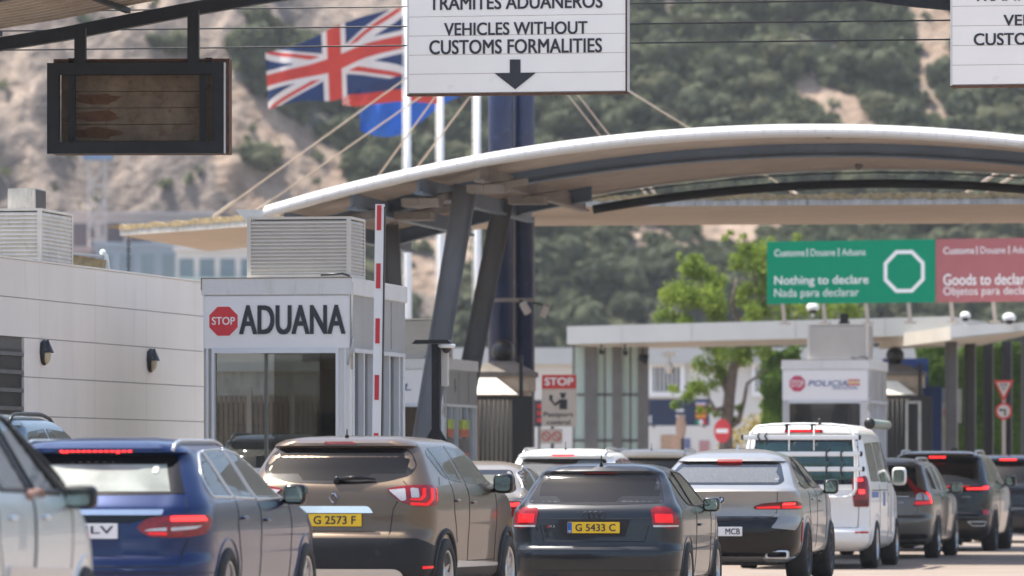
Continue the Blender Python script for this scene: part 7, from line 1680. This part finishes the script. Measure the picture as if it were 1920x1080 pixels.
# right edge car
L_ = 4.5
def simple(paint, W_, Hh, belt, rake, third=True, lamps=True, railm=None, glassm=None, ant=True, lampz=(.9, 1.08), roofpaint=None, L_=4.4):
    h = Hh-1.69
    ft = [dict(k='patch', n='rear_window', m=glassm or G_, mode='rear', p=[(-.60,Hh-.15,.05),(.60,Hh-.15,.05),(W_/2-.22,belt+.06,.05),(-W_/2+.22,belt+.06,.05)], off=.002, res=.06),
          dict(k='patch', n='side_window', m=C_['glassgrey'], mode='side', p=[(.6,belt+.07,.05),(.75,Hh-.18,.1),(1.4,Hh-.14,.02),(1.5,belt+.05,.02)], off=.003, sides=(1,-1)),
          dict(k='patch', n='side_window', m=C_['glassblue'], mode='side', p=[(1.48,Hh-.14,.02),(2.2,Hh-.17,.1),(2.9,belt+.05,.03),(1.6,belt+.05,.02)], off=.003, sides=(1,-1)),
          dict(k='patch', n='windscreen', m=G_, mode='front', p=[(-.6,Hh-.17,.05),(.6,Hh-.17,.05),(.72,belt+.12,.05),(-.72,belt+.12,.05)], off=.003),
          seam([(-.6,.7),(.6,.7)], 'rear', (1,)), seam([(1.55,belt),(1.55,.4)]),
          dict(k='handle', y=1.3, z=belt-.1, m=paint, sides=(1,-1)), dict(k='mirror', x=W_/2+.11, y=2.8, z=belt+.1, m=C_['gloss'], sides=(1,-1)), under(W_, L_, .22)]
    if third: ft.append(dict(k='patch', n='brake_light', m=C_['lit'], mode='rear', p=[(-.16,Hh-.112),(.16,Hh-.112),(.16,Hh-.092),(-.16,Hh-.092)], r=.004, off=.010))
    if lamps: ft.append(dict(k='patch', n='tail_lamp', m=C_['lamp'], mode='wrap', p=[(36,lampz[0]),(36,lampz[1]),(54,lampz[1],.05),(56,lampz[0]+.02,.04),(50,lampz[0])], sides=(1,-1), off=.01, res=.04, ch=[dict(n='brake_light_lit', m=C_['lit'], p=[(38,lampz[1]-.08),(38,lampz[1]-.03),(50,lampz[1]-.03),(50,lampz[1]-.08)])]))
    if railm: ft.append(dict(k='rail', x=W_/2-.34, y0=.6+rake-.4, y1=2.3, m=railm, rad=.018, up=.035, sides=(1,-1)))
    if ant: ft.append(dict(k='antenna', y=rake+.35, m=C_['plastic'], up=1, len=.12))
    return dict(L=L_, sl=suv_sl(L_, Hh, W_, belt, rake), wx=W_/2-.005, wy=(.85, L_-.95), Rw=.34, rim='five', paint=paint, feat=ft)
make_car('suv', 'dark car with a pale reflecting roof half cut by the right edge', 'car', 1886, 106, 10, simple(paintm('paint_navy', (.02, .024, .034), .4, .22), 1.86, 1.66, 1.05, .4))
wht = paintm('paint_pearl', (.82, .83, .82), 0, .3, .02)
make_car('suv', 'white SUV with sun flaring in its rear window, behind the dark hatchback', 'car', 1045, 80.5, 9, simple(wht, 1.86, 1.67, 1.05, .45, railm=C_['satin'], glassm=C_['glassgrey']))
crm = paintm('paint_cream', (.80, .77, .68), .1, .3, .02)
make_car('people_carrier', 'cream car with roof rails between the white SUV and the grey coupe SUV', 'car', 1212, 95.5, 9, simple(crm, 1.82, 1.72, 1.1, .3, third=False, railm=C_['satin'], ant=True))
# blue grey SUV by the wall
bgp = paintm('paint_steel_blue', (.14, .19, .22), .5, .3)
make_car('suv', 'steel blue SUV with black roof rails half hidden behind the silver car', 'car', 0, 52, 10, simple(bgp, 1.84, 1.69, 1.05, .4, railm=M['black'], third=False, ant=False), pos=-5.32)

make_car('suv', 'black SUV with roof rails glimpsed through the customs booth window', 'car', 490, 77.5, 10, simple(bk, 1.8, 1.74, 1.08, .4, railm=M['black'], third=False, ant=True, lamps=False))
# ---- beige sedan -------------------------------------------------------------
bei = paintm('paint_beige', (.33, .28, .22), .55, .3)
L_ = 4.7
sl = [(.18,.22,L_-.2,.72,.14,.03,.2), (.26,.08,L_-.05,.84,.22,.06,.3), (.40,.01,L_,.88,.3,.1,.36), (.56,.0,L_,.895,.32,.1,.38), (.60,.04,L_-.02,.9,.32,.1,.38), (.8,.06,L_-.1,.9,.3,.1,.36), (.93,.05,L_-.4,.895,.26,.1,.32), (.985,.10,L_-.9,.875,.24,.1,.28), (1.01,.45,L_-1.15,.85,.24,.12,.26), (1.03,.62,L_-1.25,.83,.24,.12,.26),
      (1.2,1.02,L_-1.6,.75,.2,.14,.22), (1.32,1.3,L_-1.9,.68,.2,.14,.2), (1.36,1.42,L_-2.05,.63,.2,.12,.2), (1.40,1.6,L_-2.2,.55,.2,.1,.2), (1.43,1.9,L_-2.4,.42,.15,.06,.15), (1.445,2.1,L_-2.35,.26,.1,.02,.1)]
sed = dict(L=L_, sl=sl, wx=.895, wy=(1.0, 3.75), Rw=.33, rim='five', paint=bei, feat=[
    dict(k='patch', n='rear_window', m=C_['glassblue'], mode='rear', p=[(-.58,1.33,.06),(.58,1.33,.06),(.72,1.06,.05),(-.72,1.06,.05)], off=.002, res=.06),
    dict(k='patch', n='tail_lamp', m=C_['lamp'], mode='wrap', p=[(34,.74),(34,.93),(52,.94,.04),(56,.88,.04),(54,.74,.03)], sides=(1,-1), off=.01, res=.04, ch=[dict(n='brake_light_lit', m=C_['lit'], p=[(38,.87),(38,.915),(49,.92),(50,.875)])]),
    dict(k='patch', n='side_window', m=C_['glassgrey'], mode='side', p=[(1.05,1.09,.05),(1.35,1.30,.12),(1.95,1.37,.02),(2.05,1.05,.02),(1.12,1.05,.03)], off=.003, sides=(1,-1), trim=C_['satin'], tr=.01),
    dict(k='patch', n='side_window', m=C_['glassblue'], mode='side', p=[(2.03,1.375,.02),(2.5,1.33,.1),(3.15,1.05,.03),(2.13,1.045,.02)], off=.003, sides=(1,-1), trim=C_['satin'], tr=.01),
    dict(k='patch', n='windscreen', m=G_, mode='front', p=[(-.56,1.33,.05),(.56,1.33,.05),(.72,1.08,.05),(-.72,1.08,.05)], off=.003),
    seam([(2.08,1.03),(2.08,.35)]), dict(k='handle', y=1.6, z=.9, m=bei, sides=(1,-1)), dict(k='mirror', x=1.0, y=2.95, z=1.08, m=bei, sides=(1,-1)), under(1.8, L_, .18)])
make_car('saloon_car', 'beige saloon car glimpsed between the brown crossover and the dark hatchback', 'car', 842, 71, 9, sed)

# ---- people ------------------------------------------------------------------------
skin = mat('skin', (.27, .145, .10), .55, var=.08, scale=10); cloth = mat('dark_shirt', (.03, .035, .045), .85, var=.2); hairm = mat('dark_hair', (.012, .01, .009), .7, var=.3, scale=40)
def skinned(name, chains, m, parent=None, sub=2):
    """chains: lists of (point, radius); the first chain starts at the pelvis; later chains start from an existing point"""
    vs, es, rs, idx = [], [], [], {}
    for ch in chains:
        prev = None
        for p, r in ch:
            key = tuple(round(c, 4) for c in p)
            if key not in idx: idx[key] = len(vs); vs.append(p); rs.append(r)
            i = idx[key]
            if prev is not None and prev != i: es.append((prev, i))
            prev = i
    me = bpy.data.meshes.new(name); me.from_pydata(vs, es, []); o = bpy.data.objects.new(name, me); COL.objects.link(o)
    md = o.modifiers.new('s', 'SKIN'); md.use_smooth_shade = True; me.update()
    if not me.skin_vertices:
        bm = bmesh.new(); bm.from_mesh(me); bm.verts.layers.skin.new(); bm.to_mesh(me); bm.free()
    for i, sv in enumerate(me.skin_vertices[0].data): r = rs[i]; sv.radius = (r, r) if not isinstance(r, tuple) else r; sv.use_root = (i == 0)
    s2 = o.modifiers.new('u', 'SUBSURF'); s2.levels = sub; s2.render_levels = sub
    dg = bpy.context.evaluated_depsgraph_get(); nm = bpy.data.meshes.new_from_object(o.evaluated_get(dg)); nm.name = name
    o.modifiers.clear(); o.data = nm; nm.materials.clear(); nm.materials.append(m)
    for p in nm.polygons: p.use_smooth = True
    if parent: o.parent = parent
    return o
# pedestrian seen from behind between the lanes
g = G(1789, 101); t = thing('person', 'dark haired person whose head shows above the black SUV', 'person', g, 10)
body = skinned('body', [[((0,0,.93),.13), ((0,.0,1.1),.13), ((0,0,1.3),.15), ((0,0,1.42),.10), ((0,0,1.5),.055), ((0,.01,1.56),.06)],
    [((0,0,.93),.13), ((.10,0,.86),.09), ((.11,.02,.48),.06), ((.11,-.02,.10),.045), ((.11,.12,.04),.04)], [((0,0,.93),.13), ((-.10,0,.86),.09), ((-.11,-.03,.48),.06), ((-.11,-.1,.10),.045), ((-.11,.02,.04),.04)],
    [((0,0,1.42),.10), ((.17,0,1.38),.06), ((.22,-.02,1.12),.045), ((.2,.1,.88),.035), ((.2,.13,.80),.03)], [((0,0,1.42),.10), ((-.17,0,1.38),.06), ((-.22,-.02,1.12),.045), ((-.2,.1,.88),.035), ((-.2,.13,.80),.03)]], cloth, t)
mb = MB(); mb.ball((0, .01, 1.64), 1, 20, (.078, .095, .115)); mb.tube([(0,0,1.5),(0,0,1.58)], .055, 12); mb.ball((.078,.01,1.63), .018, 8, (.5,1,1.4)); mb.ball((-.078,.01,1.63), .018, 8, (.5,1,1.4)); mb.ball((0,.105,1.62), .016, 8); mb.build('head', skin, t)
mb = MB(); mb.ball((0, -.01, 1.665), 1, 20, (.09, .1, .105)); mb.build('hair', hairm, t)
# hand resting at the window of the silver car
def hand(t, B):
    pass
q, nn = SB.hit('side', 2.16, 1.065, 1)
MW = Matrix.Translation(sc_.location)@Matrix.Rotation(sc_.rotation_euler.z, 4, 'Z')
hp_ = MW@(q+nn*.004); t = thing('person', 'person whose bare hand rests at the side window of the silver car', 'person', hp_, 8.5)
ch = [[((0,-.22,-.015),.032), ((0,-.10,.0),.028), ((0,-.03,.012),(.030,.018)), ((0,.03,.018),(.034,.016))]]
for i, (dx, ln) in enumerate(((-.030,.062),(-.010,.072),(.011,.068),(.030,.052))):
    ch.append([((0,.03,.018),(.034,.016)), ((dx*.9,.045,.020),.0095), ((dx*1.05,.045+ln*.5,.012),.0085), ((dx*1.05,.045+ln*.85,-.008),.0075), ((dx*1.05,.045+ln*.92,-.026),.0065)])
ch.append([((0,-.03,.012),(.030,.018)), ((-.035,-.012,.006),.011), ((-.052,.016,-.002),.009), ((-.055,.038,-.010),.0075)])
skinned('body', ch, skin, t)

# ============================================================ UNSEEN BUILDING AND FENCE ADDED FOR GLASS REFLECTIONS, LEFT
t = thing('low_building', 'made-up cream building with a slatted fence, out of view left, added for reflections', 'building', (-26, 26, 0), 24)
mb = MB(); mb.box((-9, -6, 0), (9, 0, 3.6)); mb.build('wall', M['concrete'], t)
mb = MB(); mb.box((-9.5, -6.5, 3.9), (9.5, 1.6, 4.3)); mb.build('roof', M['fascia'], t)
for i in range(5):
    mb = MB(); mb.box((-7.6+i*3.6, -.02, 1.0), (-6.0+i*3.6, .03, 2.5)); mb.build('window', M['black'], t)
mb = MB()
for i in range(90): mb.box((-9+i*.2, 3.0, 0), (-8.9+i*.2, 3.04, 2.0))
mb.box((-9, 3.04, .3), (9, 3.08, .4)); mb.box((-9, 3.04, 1.6), (9, 3.08, 1.7)); mb.build('slat_fence', M['stone'], t)

# ============================================================ HAZE
mb = MB(); mb.box((-1600, -700, -1.1), (1600, 1500, 330)); 
hm = bpy.data.materials.new('haze'); hm.use_nodes = True; n_ = hm.node_tree.nodes; n_.remove(n_['Principled BSDF'])
pv = n_.new('ShaderNodeVolumePrincipled'); pv.inputs['Color'].default_value = (.78, .84, .92, 1); pv.inputs['Density'].default_value = .00013; pv.inputs['Anisotropy'].default_value = .3
hm.node_tree.links.new(pv.outputs[0], n_['Material Output'].inputs['Volume'])
tag(mb.build('haze', hm), 'thin bluish summer haze in front of the hill', 'haze', kind='stuff')
